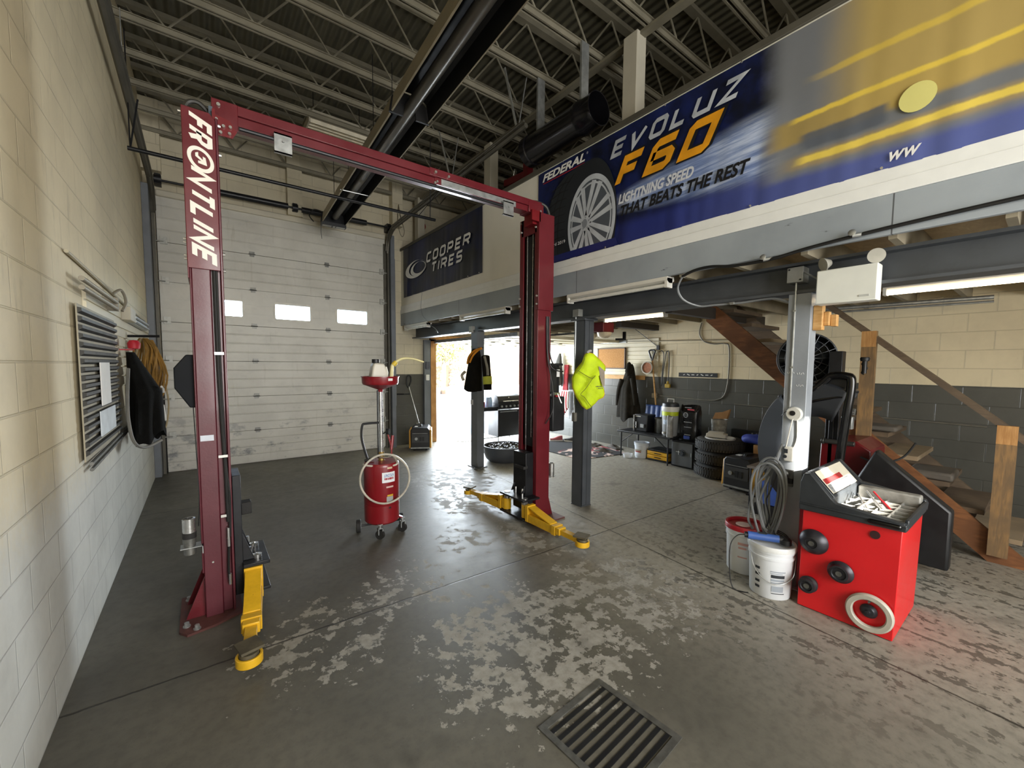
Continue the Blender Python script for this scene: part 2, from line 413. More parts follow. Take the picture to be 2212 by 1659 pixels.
# street-side wall behind the camera; its window slots are shaped to aim the sun patches
b = MB(); b.box(-.57, 6.66, -4.2, -4.0, 0, 2.64); b.box(-.57, 6.66, -4.2, -4.0, 3.42, 5.4); b.box(1.35, 1.65, -4.2, -4.0, 2.93, 3.42); b.box(2.95, 3.25, -4.2, -4.0, 3.25, 3.42)
for a, c in ((-.57, 1.17), (1.65, 2.95), (3.25, 6.66)): b.box(a, c, -4.2, -4.0, 2.64, 3.42)
struct(b.build('wall_front', WALL_P, origin=False))
def deck_mat():
    q = NT('steel_roof_deck'); P, x, y, z = q.pos()
    w = q.n('ShaderNodeTexWave'); q.put(w.inputs['Vector'], P); w.bands_direction = 'X'; w.inputs['Scale'].default_value = 3.2; w.inputs['Distortion'].default_value = 0
    c = q.mix(q.smooth(q.noise(P, 2, 5), .3, .7), lin('4a473b'), lin('5c5949')); q.base(c); q.rough(.6); q.bump(w.outputs[0], .8, .03)
    return q.m
struct(MB().box(-.8, 6.9, -4.2, 8.0, 5.28, 5.4).build('ceiling', deck_mat(), origin=False))
JST = M('joist_steel_paint', '7d7868', .55, .1, .12, 6)
def joist(y):
    m = MB()
    for dy in (-.028, .012): m.box(-.57, 6.66, y+dy, y+dy+.016, 4.75, 4.80)
    m.box(-.57, 6.66, y-.045, y+.045, 4.795, 4.802); m.box(-.57, 6.66, y-.04, y+.04, 5.23, 5.28)
    pts = []; x = -.5; k = 0
    while x < 6.66: pts.append((x, y, 4.80 if k % 2 else 5.24)); x += .34; k += 1
    for p, q in zip(pts, pts[1:]): m.cyl(p, q, .010, n=6, caps=False)
    return struct(m.build('ceiling_joist', JST, origin=False), 'open-web steel roof joist under the dark metal deck', 'joist')
y = 7.63
while y > -3.6: o = joist(y); o['group'] = 'roof joists'; y -= .575
# mezzanine: deck, edge boards, parapet, steel beam and posts
struct(MB().box(3.17, 6.66, -4.0, 7.75, 2.52, 2.57).build('floor_mezzanine', PLY, origin=False))
for i in range(27):
    yy = -3.7+i*.43
    o = struct(MB().box(3.17, 6.66, yy-.019, yy+.019, 2.335, 2.52).build('floor_joist', M('painted_joist_wood', '8f8672', .7, 0, .15, 4), origin=False), 'painted wooden joist carrying the mezzanine floor', 'joist'); o['group'] = 'mezzanine joists'
q = NT('grey_painted_fascia'); P, x, y, z = q.pos()
n = q.noise(q.scale(P, 1, 1.2, 6), 4, 6, .6); c = q.mix(q.smooth(q.noise(P, 1.2, 4), .3, .7), lin('828a92'), lin('9aa2a9'))
c = q.mix(q.smooth(n, .68, .74), c, lin('3c3f42'))
jl = q.smooth(q.math('ABSOLUTE', q.sub(q.math('FLOORED_MODULO', q.sub(y, 1.82), 2.44), 1.22)), .002, .005, 1., 0.)
q.base(q.mix(q.mul(jl, .8), c, (.02, .02, .02))); q.rough(.45); q.bump(n, .08)
FASCIA = q.m
struct(MB().box(3.135, 3.17, -4.0, 7.75, 2.355, 2.58).build('trim_1', FASCIA, origin=False, bevel=.003), 'grey painted fascia board along the mezzanine edge')
m = MB(); m.box(3.128, 3.17, -4.0, 7.75, 2.58, 2.655); m.box(3.138, 3.17, -4.0, 7.75, 2.655, 2.73)
struct(m.build('trim_2', M('skirting_white', 'e6e8e6', .5, 0, .03), origin=False, bevel=.003), 'white skirting strip above the grey fascia')
struct(MB().box(3.15, 3.26, -4.0, 7.75, 2.57, 3.78).build('wall_mezzanine', M('white_panel_wall', 'e4e1d6', .5, 0, .05, 1.5), origin=False), 'white parapet wall of the mezzanine')
struct(MB().box(3.13, 3.29, -4.0, 7.75, 3.78, 3.83).build('trim_3', M('dark_cap_rail', '4b483f', .6), origin=False, bevel=.004), 'dark cap rail on the parapet')
m = MB(); m.box(3.37, 3.55, -4.0, 7.75, 2.315, 2.335); m.box(3.37, 3.55, -4.0, 7.75, 2.12, 2.14); m.box(3.45, 3.465, -4.0, 7.75, 2.14, 2.315)
struct(m.build('beam', DGREYP, origin=False), 'grey steel beam carried on the posts')
struct(MB().box(3.43, 3.49, -4.0, 7.75, 2.316, 2.334).build('beam', DGREYP, origin=False))
COLUMN = M('cream_column_paint', 'b9b4a4', .5, 0, .06, 3)
for yy in (7.50, 5.07, 2.62):
    o = struct(MB().box(3.36, 3.50, yy-.09, yy+.07, 2.57, 4.75).build('pillar', COLUMN, origin=False, bevel=.006), 'pale steel column rising from the mezzanine to the roof joists'); o['group'] = 'mezzanine columns'
struct(MB().box(3.40, 3.48, -4.0, 7.75, 4.72, 4.75).build('beam', JST, origin=False))

# posts under the mezzanine
def post(y, x0, x1, y0, y1, label, mat, flange=False):
    m = MB()
    if flange:
        m.box(x0, x1, y0, y0+.012, .012, 2.12); m.box(x0, x1, y1-.012, y1, .012, 2.12); m.box((x0+x1)/2-.006, (x0+x1)/2+.006, y0, y1, .012, 2.12)
        m.box(x0, x0+.012, y0+.0, y1, .012, 2.12); m.box(x0-.03, x1+.03, y0-.03, y1+.03, 2.10, 2.12)
    else: m.box(x0, x1, y0, y1, .012, 2.12)
    e_ = .004 if flange else .04
    m.box(x0-e_, x1+e_, y0-e_, y1+e_, 0, .012)
    return struct(m.build('pillar', mat, origin=False, bevel=.004), label, 'post')
post(5.4, 3.37, 3.50, 5.33, 5.51, 'grey steel post beside the open garage doorway', GREYP)
post(3.2, 3.38, 3.53, 3.14, 3.30, 'dark grey steel post with a yellow vest hung on it', DGREYP, True)
post(1.1, 3.38, 3.50, 1.04, 1.18, 'light grey post behind the white buckets', M('light_grey_post_paint', '8b9198', .42, 0, .1, 4, .08, 50, .1, wear='6d7276', wear_at=.72))
m = MB(); m.lathe([(.001, 0), (.075, 0), (.075, .018), (.02, .022), (.001, .022)], (3.36, 5.27, .0)); m.tube([(3.36, 5.27, .02), (3.34, 5.27, .05), (3.33, 5.27, .09)], .008)
tag(m.build('cup_lid', DSTEEL), 'small dark metal disc lying at the foot of the doorway post', 'disc')

# ------------------------------------------------------------------ big roll-up door
q = NT('cream_door_panel'); P, x, y, z = q.pos()
n = q.noise(P, 1.7, 6, .6); d = q.noise(q.scale(P, 1, 1, 1.6), 3.2, 7, .68)
c = q.mix(q.smooth(n, .3, .7), lin('d2d0c7'), lin('c3c1b8'))
lowm = q.smooth(z, .1, 1.25, 1., .12)
c = q.mix(q.mul(q.smooth(d, .54, .68), q.mul(lowm, .75)), c, lin('5d6168'))
c = q.mix(q.mul(q.smooth(q.noise(q.scale(P, 9, 1, .8), 2, 5, .7), .58, .72), .22), c, lin('8d8570'))
q.base(c); q.rough(.45); q.bump(q.noise(P, 40, 3), .05)
DOORP = q.m
GLASS = NT('door_window_pane')
_t = GLASS.n('ShaderNodeBsdfTransparent'); _g = GLASS.n('ShaderNodeBsdfGlossy'); _g.inputs['Roughness'].default_value = .05
_x = GLASS.n('ShaderNodeMixShader'); _x.inputs[0].default_value = .08
GLASS.t.links.new(_t.outputs[0], _x.inputs[1]); GLASS.t.links.new(_g.outputs[0], _x.inputs[2]); GLASS.t.links.new(_x.outputs[0], GLASS.t.nodes['Material Output'].inputs[0]); GLASS = GLASS.m
PALEH = M('pale_zinc', 'a7a7a1', .45, .4, .15, 30)
door = thing('door_1', 'tall cream sectional roll-up door with three small windows', 'door', (1.2, 7.72, 0)); door['kind'] = 'structure'
zs = [.022, .53, 1.08, 1.635, 2.19, 2.755, 3.31, 3.97]
XL, XR = -.44, 2.82
def rib_profile(z0, z1):
    h = z1-z0; out = [(7.755, z0), (7.705, z0)]
    for k in range(1, 4):
        c = z0+h*k/4
        out += [(7.705, c-.012), (7.697, c-.004), (7.697, c+.004), (7.705, c+.012)]
    return out+[(7.705, z1-.004), (7.712, z1), (7.755, z1)]
WINS = [(.02, .54), (.99, 1.51), (1.95, 2.47)]
for i, (z0, z1) in enumerate(zip(zs, zs[1:])):
    m = MB()
    m.box(XL, XR, 7.735, 7.775, z0-.02, z1+.02) if i != 4 else [m.box(XL, XR, 7.735, 7.775, a, c) for a, c in ((z0-.02, 2.33), (2.57, z1+.02))]
    if i != 4: m.prism(rib_profile(z0+.002, z1-.002), (XL, 0, 0), (0, 1, 0), (0, 0, 1), (1, 0, 0), XR-XL)
    else:
        for a, c in ((z0+.002, 2.33), (2.57, z1-.002)): m.box(XL, XR, 7.705, 7.755, a, c)
        ed = [XL]+[e for w in WINS for e in w]+[XR]
        for a, c in zip(ed[::2], ed[1::2]):
            m.box(a, c, 7.705, 7.755, 2.33, 2.57)
            for zz in (2.38, 2.52): m.box(a, c, 7.698, 7.706, zz-.004, zz+.004)
    p = m.build('panel', DOORP, door, world=True)
    if i == 4:
        for a, c in WINS:
            o = []; k = []
            for (cx, cz, st) in ((c-.03, 2.54, 0), (a+.03, 2.54, 90), (a+.03, 2.36, 180), (c-.03, 2.36, 270)):
                for t in range(4):
                    an = math.radians(st+30*t); k.append((cx+.035*math.cos(an), cz+.035*math.sin(an))); o.append((cx+.06*math.cos(an), cz+.06*math.sin(an)))
            f = MB(); n = len(o); vs = [(a_, yy, b_) for yy in (7.697, 7.706) for a_, b_ in o]+[(a_, yy, b_) for yy in (7.697, 7.706) for a_, b_ in k]
            f.add(vs, [(j, (j+1) % n, 2*n+(j+1) % n, 2*n+j) for j in range(n)]+[(j, (j+1) % n, n+(j+1) % n, n+j) for j in range(n)]+[(2*n+j, 2*n+(j+1) % n, 3*n+(j+1) % n, 3*n+j) for j in range(n)])
            f.build('window_frame', M('window_rim', 'cfccc2', .5), p, world=True)
            MB().box(a, c, 7.73, 7.734, 2.33, 2.57).build('window_pane', GLASS, p, world=True)
for z in zs[1:-1]:
    for x in (.69, 1.79):
        m = MB(); m.box(x-.035, x+.035, 7.69, 7.706, z-.005, z+.04); m.cyl((x-.045, 7.688, z), (x+.045, 7.688, z), .009, n=8); m.box(x-.03, x+.03, 7.692, 7.706, z-.035, z-.01)
        m.build('hinge', DSTEEL, door, world=True)
    for x, s in ((XL+.07, -1), (XR-.07, 1)):
        m = MB(); m.box(x-.04, x+.04, 7.68, 7.706, z-.03, z+.07); m.cyl((x, 7.67, z), (x+s*.13, 7.67, z), .009, n=8); m.cyl((x+s*.09, 7.67, z), (x+s*.115, 7.67, z), .022, n=12)
        m.build('roller_hinge', PALEH, door, world=True)
for s, x in ((-1, XL-.035), (1, XR+.035)):
    m = MB(); m.box(x-.02, x+.02, 7.64, 7.645, 0, 3.7); m.box(x-.02, x-.015, 7.64, 7.69, 0, 3.7); m.box(x-.05*s-.02, x+.03, 7.69, 7.74, 0, 3.85)
    pts = [(x, 7.66, 3.68), (x, 7.58, 3.9), (x, 7.35, 4.04), (x, 6.9, 4.07), (x, 3.55, 4.16)]
    m.tube(pts, .028, n=6); m.tube([(p[0]-.03*s, p[1], p[2]+.035) for p in pts], .014, n=6)
    m.build('track', M('dull_track_steel', '57544b', .5, .5, .15), door, world=True)
    for yy, zt in ((3.7, 4.75), (5.2, 4.75)):
        m = MB(); zz = 4.16-(yy-3.55)*.024
        if s > 0:
            m.beam((x, yy, zz), (x-.18, yy, zt), .03, .006); m.beam((x, yy, zz), (x+.1, yy-.02, zt), .03, .006)
        else: m.beam((x, yy, zz), (x, yy, zt), .025, .006, (1, 0, 0))
        m.build('hanger_strap', GALV, door, world=True)
m = MB(); m.cyl((-.4, 7.60, 4.12), (2.9, 7.60, 4.14), .016, n=10); m.build('torsion_shaft', BLKM, door, world=True)
for a, c in ((.1, 1.2), (1.4, 2.45)): MB().cyl((a, 7.60, 4.125), (c, 7.60, 4.135), .045, n=16).build('torsion_spring', BLKM, door, world=True)
for x in (-.40, 1.3, 2.86):
    m = MB(); m.box(x-.035, x+.035, 7.58, 7.75, 4.07, 4.2); m.cyl((x-.04, 7.60, 4.13), (x+.04, 7.60, 4.13), .06, n=16); m.build('bearing', BLKM, door, world=True)
m = MB(); m.box(XL, XR, 7.66, 7.75, 3.93, 4.02); m.build('top_seal', CREAMP, door, world=True, bevel=.02)
struct(MB().box(-.57, -.495, 7.45, 7.75, 0, 4.0).build('trim_4', GREYP, origin=False, bevel=.004), 'grey steel jamb beside the roll-up door')
m = MB(); m.box(2.885, 2.96, 7.58, 7.75, 0, 4.0); m.box(2.97, 3.0, 7.66, 7.75, .8, 3.6)
struct(m.build('trim_5', GREYP, origin=False, bevel=.004), 'grey steel jamb between the roll-up door and the block pier')
# stay bar across the room under the tracks
m = MB(); m.cyl((-.50, 5.5, 3.665), (2.76, 5.5, 3.68), .02, n=10)
for x, z in ((-.48, 4.75), (2.68, 4.75)): m.cyl((x, 5.5, 3.66), (x, 5.48, z), .006, n=6)
m.beam((-.48, 5.5, 3.67), (-.40, 5.4, 4.1), .015, .004); m.beam((2.5, 5.5, 3.68), (2.8, 5.3, 4.12), .015, .004)
tag(m.build('stay_bar', BLKM), 'long dark pipe hung across the bay on thin rods in front of the roll-up door', 'pipe')

# ------------------------------------------------------------------ side garage doorway and what lies outside
door2 = thing('door_2', 'cream garage door raised flat under the mezzanine', 'door', (5.1, 6.4, 2.06)); door2['kind'] = 'structure'
for i in range(5):
    y0 = 7.55-i*.5
    m = MB(); m.box(3.86, 6.40, y0-.495, y0, 2.055, 2.095); m.box(3.86, 6.4, y0-.49, y0-.46, 2.045, 2.056); m.box(3.86, 6.4, y0-.04, y0-.01, 2.045, 2.056)
    m.build('panel', M('garage_door_cream', 'd8cfae', .5, 0, .05), door2, world=True)
    for x in (4.5, 5.1, 5.8): MB().box(x-.04, x+.04, y0-.02, y0+.03, 2.03, 2.05).build('hinge', DSTEEL, door2, world=True)
for x in (3.83, 6.43): MB().box(x-.02, x+.02, 4.9, 7.7, 2.04, 2.10).build('track', GALV, door2, world=True)
m = MB(); m.box(3.80, 3.86, 7.70, 8.0, 0, 2.08); m.box(3.74, 3.86, 7.68, 7.75, 0, 2.12); m.box(3.74, 6.5, 7.68, 7.75, 2.08, 2.2)
arc = [(0, 0), (.16, 0)]+[(.16-.16*math.sin(t*PI/12), -.16+.16*math.cos(t*PI/12)) for t in range(0, 7)]
m.prism([(0, 0), (.14, 0), (.06, -.03), (.02, -.08), (0, -.18)], (3.86, 7.70, 2.08), (1, 0, 0), (0, 0, 1), (0, 1, 0), .3)
struct(m.build('trim_6', WOODZ, origin=False), 'bare pine frame of the garage doorway')
struct(MB().box(3.60, 3.74, 7.69, 7.75, 0, 2.1).build('trim_7', GREYP, origin=False), 'grey strip beside the pine frame')
q = NT('bright_asphalt'); P, x, y, z = q.pos(); q.base(q.mix(q.smooth(q.noise(P, 1.5, 5), .3, .7), lin('b9b7b0'), lin('cfccc4'))); q.rough(.8)
struct(MB().box(-12, 30, 8.0, 60, -.14, -.02).build('ground', q.m, origin=False))
def tree(x, y, h, label):
    t = thing('tree', label, 'tree', (x, y, -.02), 0, 'trees across the yard')
    m = MB(); m.tube([(0, 0, 0), (.1, .05, h*.3), (-.05, 0, h*.55), (.1, .1, h*.8)], .16, taper=.3)
    for k in range(5):
        a = k*1.3; m.tube([(0, 0, h*(.35+.08*k)), (math.cos(a)*h*.15, math.sin(a)*h*.15, h*(.5+.07*k)), (math.cos(a)*h*.25, math.sin(a)*h*.25, h*(.6+.06*k))], .05, taper=.3)
    m.build('trunk', OLDW, t)
    m = MB()
    for k in range(1500):
        a = random.random()*2*PI; r = (random.random()**.6)*h*.32; zz = h*(.32+.68*random.random()); sc = math.sin(PI*min(1, max(.1, (zz/h-.25)/.75)))**.6
        c = Vector((math.cos(a)*r*sc, math.sin(a)*r*sc, zz)); d = Vector((random.gauss(0, 1), random.gauss(0, 1), random.gauss(0, 1))).normalized(); e = d.orthogonal().normalized()*.09; g = d.cross(e).normalized()*.06
        m.add([c-e, c-g, c+e, c+g], [(0, 1, 2, 3)])
    o = m.build('foliage', M('leaf_green', '6f7f3a', .7, 0, .35, 3), t, smooth=0, recalc=False); o['kind'] = 'stuff'
tree(10.7, 20.5, 5.6, 'leafy tree across the yard seen at the top of the open doorway')
tree(13.6, 25, 6.5, 'smaller looking leafy tree farther back behind the yard')
m = MB(); m.box(-6, 30, 27, 27.3, -.02, 1.6)
tag(m.build('yard_fence', OLDW), 'low weathered fence at the far side of the yard', 'fence')
# ------------------------------------------------------------------ printed banners on the parapet
INK = lambda n, c, r=.45: M(n, c, r, 0, .04, 3)
U, V = Vector((0, -1, 0)), Vector((0, 0, 1))           # reading direction and up, facing the bay
def banner_sheet(y0, y1, z0, z1, x, amp):
    m = MB(); nu, nv = 160, 16
    def fn(a, b):
        y = y0+(y1-y0)*a; z = z0+(z1-z0)*b
        k = (.25+.75*(1-b)**1.5)
        w = math.sin(y*17+1.3*math.sin(y*3.1))*.5+math.sin(y*29+z*3)*.3+math.sin(y*7.3)*.5
        return Vector((x-abs(w)*amp*k, y, z))
    m.grid(fn, nu, nv); return m
S0 = 3.66
q = NT('printed_banner'); P, x, y, z = q.pos(); s = q.sub(S0, y)
nz = q.noise(P, 2.6, 6, .65); st = q.noise(q.comb(q.mul(s, 1.1), q.mul(q.sub(z, q.mul(s, .07)), 16.)), 1.3, 6, .65)
c = q.mix(q.smooth(nz, .35, .7), lin('0b1022'), lin('18245a'))
c = q.mix(q.smooth(q.noise(P, 9, 6, .75), .62, .75, 0., .55), c, lin('4f6aa8'))
# pale speed streaks fanning out behind the slogan
mid = q.add(3.10, q.mul(q.sub(s, 1.2), .015)); half = q.add(.085, q.mul(q.sub(s, 1.1), .12))
band = q.smooth(q.math('DIVIDE', q.math('ABSOLUTE', q.sub(z, mid)), half), .55, 1.25, 1., 0.)
band = q.mul(band, q.mul(q.smooth(s, 1.02, 1.35), q.smooth(s, 2.25, 2.75, 1., .0)))
c = q.mix(q.mul(band, q.smooth(st, .25, .6, .55, 1.)), c, q.mix(q.smooth(st, .4, .65), lin('7f95c6'), lin('c3cfe6')))
# lower blue field
low = q.mul(q.smooth(z, 2.86, 2.96, 1., 0.), q.smooth(s, .9, 1.4))
c = q.mix(q.mul(low, .85), c, q.mix(q.smooth(s, 1.4, 3.2), lin('26327a'), lin('5a66a4')))
# blurred yellow bodywork
blur = q.mul(q.sub(nz, .5), .06); zz = q.add(z, blur)
def strip(lo, hi, soft, s0, s1): return q.mul(q.mul(q.smooth(zz, lo-soft, lo+soft), q.smooth(zz, hi-soft, hi+soft, 1., 0.)), q.smooth(q.add(s, q.mul(blur, 2.)), s0, s1))
c = q.mix(q.mul(strip(2.84, 3.9, .03, 2.30, 2.48), .93), c, lin('75787c'))
c = q.mix(q.mul(strip(3.05, 3.21, .02, 2.34, 2.50), .9), c, lin('a08a4e'))
c = q.mix(q.mul(strip(3.05, 3.9, .03, 2.62, 2.95), .9), c, lin('b29a58'))
c = q.mix(q.mul(strip(2.88, 2.96, .02, 2.42, 2.62), .8), c, lin('a58f5c'))
c = q.mix(q.mul(q.mul(strip(2.985, 3.09, .012, 2.55, 2.62), q.smooth(s, 2.98, 3.03, 1., 0.)), .9), c, lin('565c66'))
c = q.mix(strip(3.185, 3.215, .008, 2.50, 2.58), c, lin('dcc052'))
c = q.mix(strip(3.40, 3.44, .01, 2.55, 2.9), c, lin('cdb253'))
c = q.mix(strip(2.905, 2.945, .008, 2.52, 2.62), c, lin('dfc65a'))
q.base(c); q.rough(.38); q.b.inputs['Specular IOR Level'].default_value = .4
BANNER = q.m
bn = thing('printed_banner', 'long dark blue vinyl banner with a big wheel and yellow bodywork pinned along the mezzanine', 'banner', (3.14, 2.0, 2.72))
banner_sheet(S0+.01, -1.6, 2.725, 3.765, 3.142, .008).build('sheet', BANNER, bn, world=True, recalc=False)
O = lambda s_, z_, d=.0: Vector((3.1292-d, S0-s_, z_))
m = MB(); block_text(m, 'EVOLUZ', O(1.02, 3.53), U, V, .15, .034, 1.24, .42, .5); m.build('lettering', M('silver_ink', 'aeb4bd', .4, 0, .25, 5), bn, world=True, smooth=0)
m = MB(); block_text(m, 'F60', O(1.06, 3.245), U, V, .255, .062, 1.05, .5, .4, depth=.0015); m.build('lettering', M('orange_ink', 'e09a1e', .4, 0, .2, 4), bn, world=True, smooth=0)
m = MB(); block_text(m, 'F60', O(1.04, 3.232), U, V, .285, .09, 1.11, .5, .1, depth=.0005); m.build('letter_shadow_print', INK('black_ink', '14151a'), bn, world=True, smooth=0)
m = MB(); text(m, 'LIGHTNING SPEED', O(1.14, 3.088), U, V, .73, .086, .3, .036); m.build('lettering', INK('pale_ink', 'd5dae2'), bn, world=True, smooth=0)
m = MB(); text(m, 'THAT BEATS THE REST', O(1.17, 2.972), U, V, 1.12, .098, .3, .036); m.build('lettering', INK('black_ink', '14151a'), bn, world=True, smooth=0)
m = MB(); text(m, 'FEDERAL', O(.075, 3.645), U, V, .64, .082, .3, .034); m.build('lettering', INK('white_ink', 'e8e8e6'), bn, world=True, smooth=0)
m = MB(); m.flat([(0, 0), (.62, 0), (.625, .012), (.005, .012)], O(.085, 3.622), U, V); m.build('red_rule', INK('red_ink', '8a1c28'), bn, world=True, smooth=0)
m = MB(); text(m, 'Award 2019', O(.16, 2.905), U, V, .29, .034, 0, .01); text(m, '®', O(.735, 3.7), U, V, .02, .022); m.build('lettering', INK('white_ink', 'e8e8e6'), bn, world=True, smooth=0)
m = MB(); text(m, 'ww', O(3.03, 2.757), U, V, .13, .052, .35, .015); m.build('lettering', INK('white_ink', 'e8e8e6'), bn, world=True, smooth=0)
# the printed tyre and wheel: tread seen at an angle, face of the wheel toward the right
ZB = 2.795
def clip(poly):                    # the print is cut off by the blue strip at the bottom
    out = []
    for (a, b), (c, d) in zip(poly, poly[1:]+poly[:1]):
        if b >= ZB: out.append((a, b))
        if (b < ZB) != (d < ZB): t = (ZB-b)/(d-b); out.append((a+(c-a)*t, ZB))
    return out
def ell(cx, cz, a, b, t0=0, t1=360, n=48, rot=0): return [(cx+a*math.cos(math.radians(t0+(t1-t0)*i/n)+rot), cz+b*math.sin(math.radians(t0+(t1-t0)*i/n)+rot)) for i in range(n)]
G = lambda d: Vector((3.1292-d, S0, 0))
m = MB(); hull = clip([(.16, 2.7), (.13, 3.0), (.15, 3.2), (.21, 3.38), (.31, 3.52), (.45, 3.60), (.62, 3.625)]+ell(.80, 3.03, .325, .60, 92, -60, 30))
m.flat(hull, G(.0006), U, V); m.build('printed_tyre', INK('tyre_ink', '1d2127', .5), bn, world=True, smooth=0)
m = MB()
for k in range(9):                 # tread grooves
    zc = 2.86+k*.078; o_ = -.5*((zc-3.05)/.5)**2
    a0 = .17+.10*max(0, (zc-3.15)/.4)**2; pl = [(a0, zc), (a0+.16, zc+.035), (a0+.27, zc+.03), (a0+.27, zc+.036), (a0+.15, zc+.045), (a0, zc+.012)]
    m.flat(pl, G(.0010), U, V)
for e in (.28, .36):
    pts = [(e-.02, 2.8), (e-.03, 3.05), (e, 3.3), (e+.09, 3.48), (e+.21, 3.575)]
    ribbon(m, pts, .010, G(0), U, V, 0, 1, 1, Vector((-.0010, 0, 0)))
m.build('tread_grooves', INK('groove_ink', '0b0d10', .6), bn, world=True, smooth=0)
m = MB(); m.flat(clip(ell(.80, 3.03, .305, .44)), G(.0012), U, V); m.build('rim_well', INK('rim_dark_ink', '4d545d'), bn, world=True, smooth=0)
m = MB()
def ring(a, b, a2, b2):
    A, B = ell(.80, 3.03, a, b, n=60), ell(.80, 3.03, a2, b2, n=60)
    for i in range(60):
        pl = clip([A[i], A[(i+1) % 60], B[(i+1) % 60], B[i]])
        if len(pl) > 2: m.flat(pl, G(.0016), U, V)
ring(.312, .45, .275, .40); ring(.262, .378, .248, .36)
hub = (.735, 3.03)
for k in range(7):
    an = math.radians(22+k*360/7)
    for da in (-.19, .13):
        t = (.80+.27*math.cos(an+da), 3.03+.39*math.sin(an+da)); d = Vector((t[0]-hub[0], t[1]-hub[1])).normalized(); nx = Vector((-d.y, d.x))
        b0 = Vector(hub)+nx*(.012 if da > 0 else -.012); w0, w1 = .015, .028
        pl = [tuple(b0+nx*w0), tuple(Vector(t)+nx*w1), tuple(Vector(t)-nx*w1), tuple(b0-nx*w0)]
        pl = clip(pl)
        if len(pl) > 2: m.flat(pl, G(.0018), U, V)
m.flat(ell(hub[0], hub[1], .06, .075, n=24), G(.0021), U, V)
m.build('printed_rim', M('rim_ink', 'b7bec6', .4, 0, .12, 6), bn, world=True, smooth=0)
m = MB(); m.flat(ell(hub[0]-.01, hub[1], .034, .045, n=20), G(.0025), U, V)
for k in range(5): an = k*2*PI/5+.3; m.flat(ell(hub[0]+.047*math.cos(an), hub[1]+.058*math.sin(an), .008, .01, n=10), G(.0025), U, V)
m.build('hub_print', INK('hub_ink', '80878f'), bn, world=True, smooth=0)
m = MB(); m.flat([(0, 2.728), (1.15, 2.728), (1.12, 2.80), (0, 2.80)], G(.0028), U, V)
m.build('blue_strip', INK('blue_strip_ink', '1b2564'), bn, world=True, smooth=0)
m = MB(); m.flat(ell(3.13, 3.06, .075, .075, n=28), G(.0014), U, V); m.build('printed_lamp', INK('pale_yellow_ink', 'd9d383'), bn, world=True, smooth=0)
m = MB()
for s_, z_ in ((.02, 3.75), (.4, 3.755), (1.0, 2.735), (1.6, 3.75), (2.3, 2.735), (3.0, 2.735), (2.2, 3.755)): m.cyl(O(s_, z_), O(s_, z_, .006), .007, n=8)
m.build('pin', BOLT, bn, world=True)

cb = thing('printed_banner', 'smaller plain navy vinyl banner with white lettering beside the roll-up door', 'banner', (3.14, 6.2, 2.85))
q = NT('navy_vinyl'); P, x, y, z = q.pos(); q.base(q.mix(q.smooth(q.noise(P, 1.4, 4), .35, .7), lin('11161f'), lin('182350'))); q.rough(.36); NAVYV = q.m
banner_sheet(7.60, 4.84, 2.875, 3.80, 3.142, .008).build('sheet', NAVYV, cb, world=True, recalc=False)
C = lambda y_, z_, d=0.: Vector((3.128-d, y_, z_))
WI = INK('white_ink', 'e8e8e6')
m = MB(); block_text(m, 'COOPER', C(6.60, 3.335), U, V, .165, .036, 1.50, .28, .45); block_text(m, 'TIRES', C(6.42, 3.135), U, V, .165, .036, 1.10, .28, .45)
m.build('lettering', WI, cb, world=True, smooth=0)
m = MB()
def crescent(cy, cz, a, b, iy, iz, ia, ib, n=40):
    A, B = ell(cy, cz, a, b, n=n), ell(iy, iz, ia, ib, n=n)
    for i in range(n): m.flat([A[i], A[(i+1) % n], B[(i+1) % n], B[i]], Vector((3.128, 0, 0)), Vector((0, 1, 0)), V)
crescent(7.03, 3.315, .44, .150, 6.955, 3.325, .350, .132); crescent(6.93, 3.305, .31, .117, 6.87, 3.32, .255, .098)
m.build('crescent_emblem', WI, cb, world=True, smooth=0, recalc=False)
m = MB()
for y_, z_ in ((4.9, 2.885), (5.2, 2.885), (7.5, 3.78), (6.2, 2.885)): m.cyl(C(y_, z_), C(y_, z_, .006), .007, n=8)
m.build('pin', BOLT, cb, world=True)
# ------------------------------------------------------------------ two-post lift
lift = thing('two_post_lift', 'tall dark red two-post car lift with an overhead beam and yellow arms', 'car lift', (1.4, 3.25, 0))
def bolt(m, p, d, r=.011, h=.012): p = Vector(p); m.cyl(p, p+Vector(d)*h, r, r*.8, n=8)
def bolts(items, parent, mat=None):
    for a in items: m = MB(); bolt(m, *a); m.build('bolt', mat or BOLT, parent, world=True)
PLATE = M('rusty_red_steel', '5a3430', .6, .1, .2, 10, .1)
# near column: box with a recessed hose channel in its near face
m = MB(); m.box(-.030, .060, 3.10, 3.40, .012, 3.06); m.box(.060, .112, 3.125, 3.40, .012, 3.06); m.box(.112, .126, 3.10, 3.40, .012, 3.06); m.box(-.04, -.03, 3.10, 3.115, .3, 3.06)
colL = lab(m.build('column', REDFACE, lift, world=True, bevel=.004), 'near column with the upright lettering plate')
m = MB(); m.prism([(-.045, 3.075), (-.045, 2.16), (.112, 2.16), (.112, 3.04), (.085, 3.072)], (0, 3.095, 0), (1, 0, 0), (0, 0, 1), (0, -1, 0), .006); m.box(-.047, -.040, 3.092, 3.35, 2.1, 3.075)
cover = m.build('cover_plate', RED, colL, world=True, bevel=.002)
CREAMINK = INK('cream_ink', 'e9e6dc')
m = MB(); F = lambda z_: Vector((-.022, 3.0885, z_)); dn, rx = Vector((0, 0, -1)), Vector((1, 0, 0))
block_text(m, 'FR', F(3.057), dn, rx, .118, .0245, .205, .5, .3)
block_text(m, 'NTLINE', F(2.757), dn, rx, .118, .0245, .588, .5, .35)
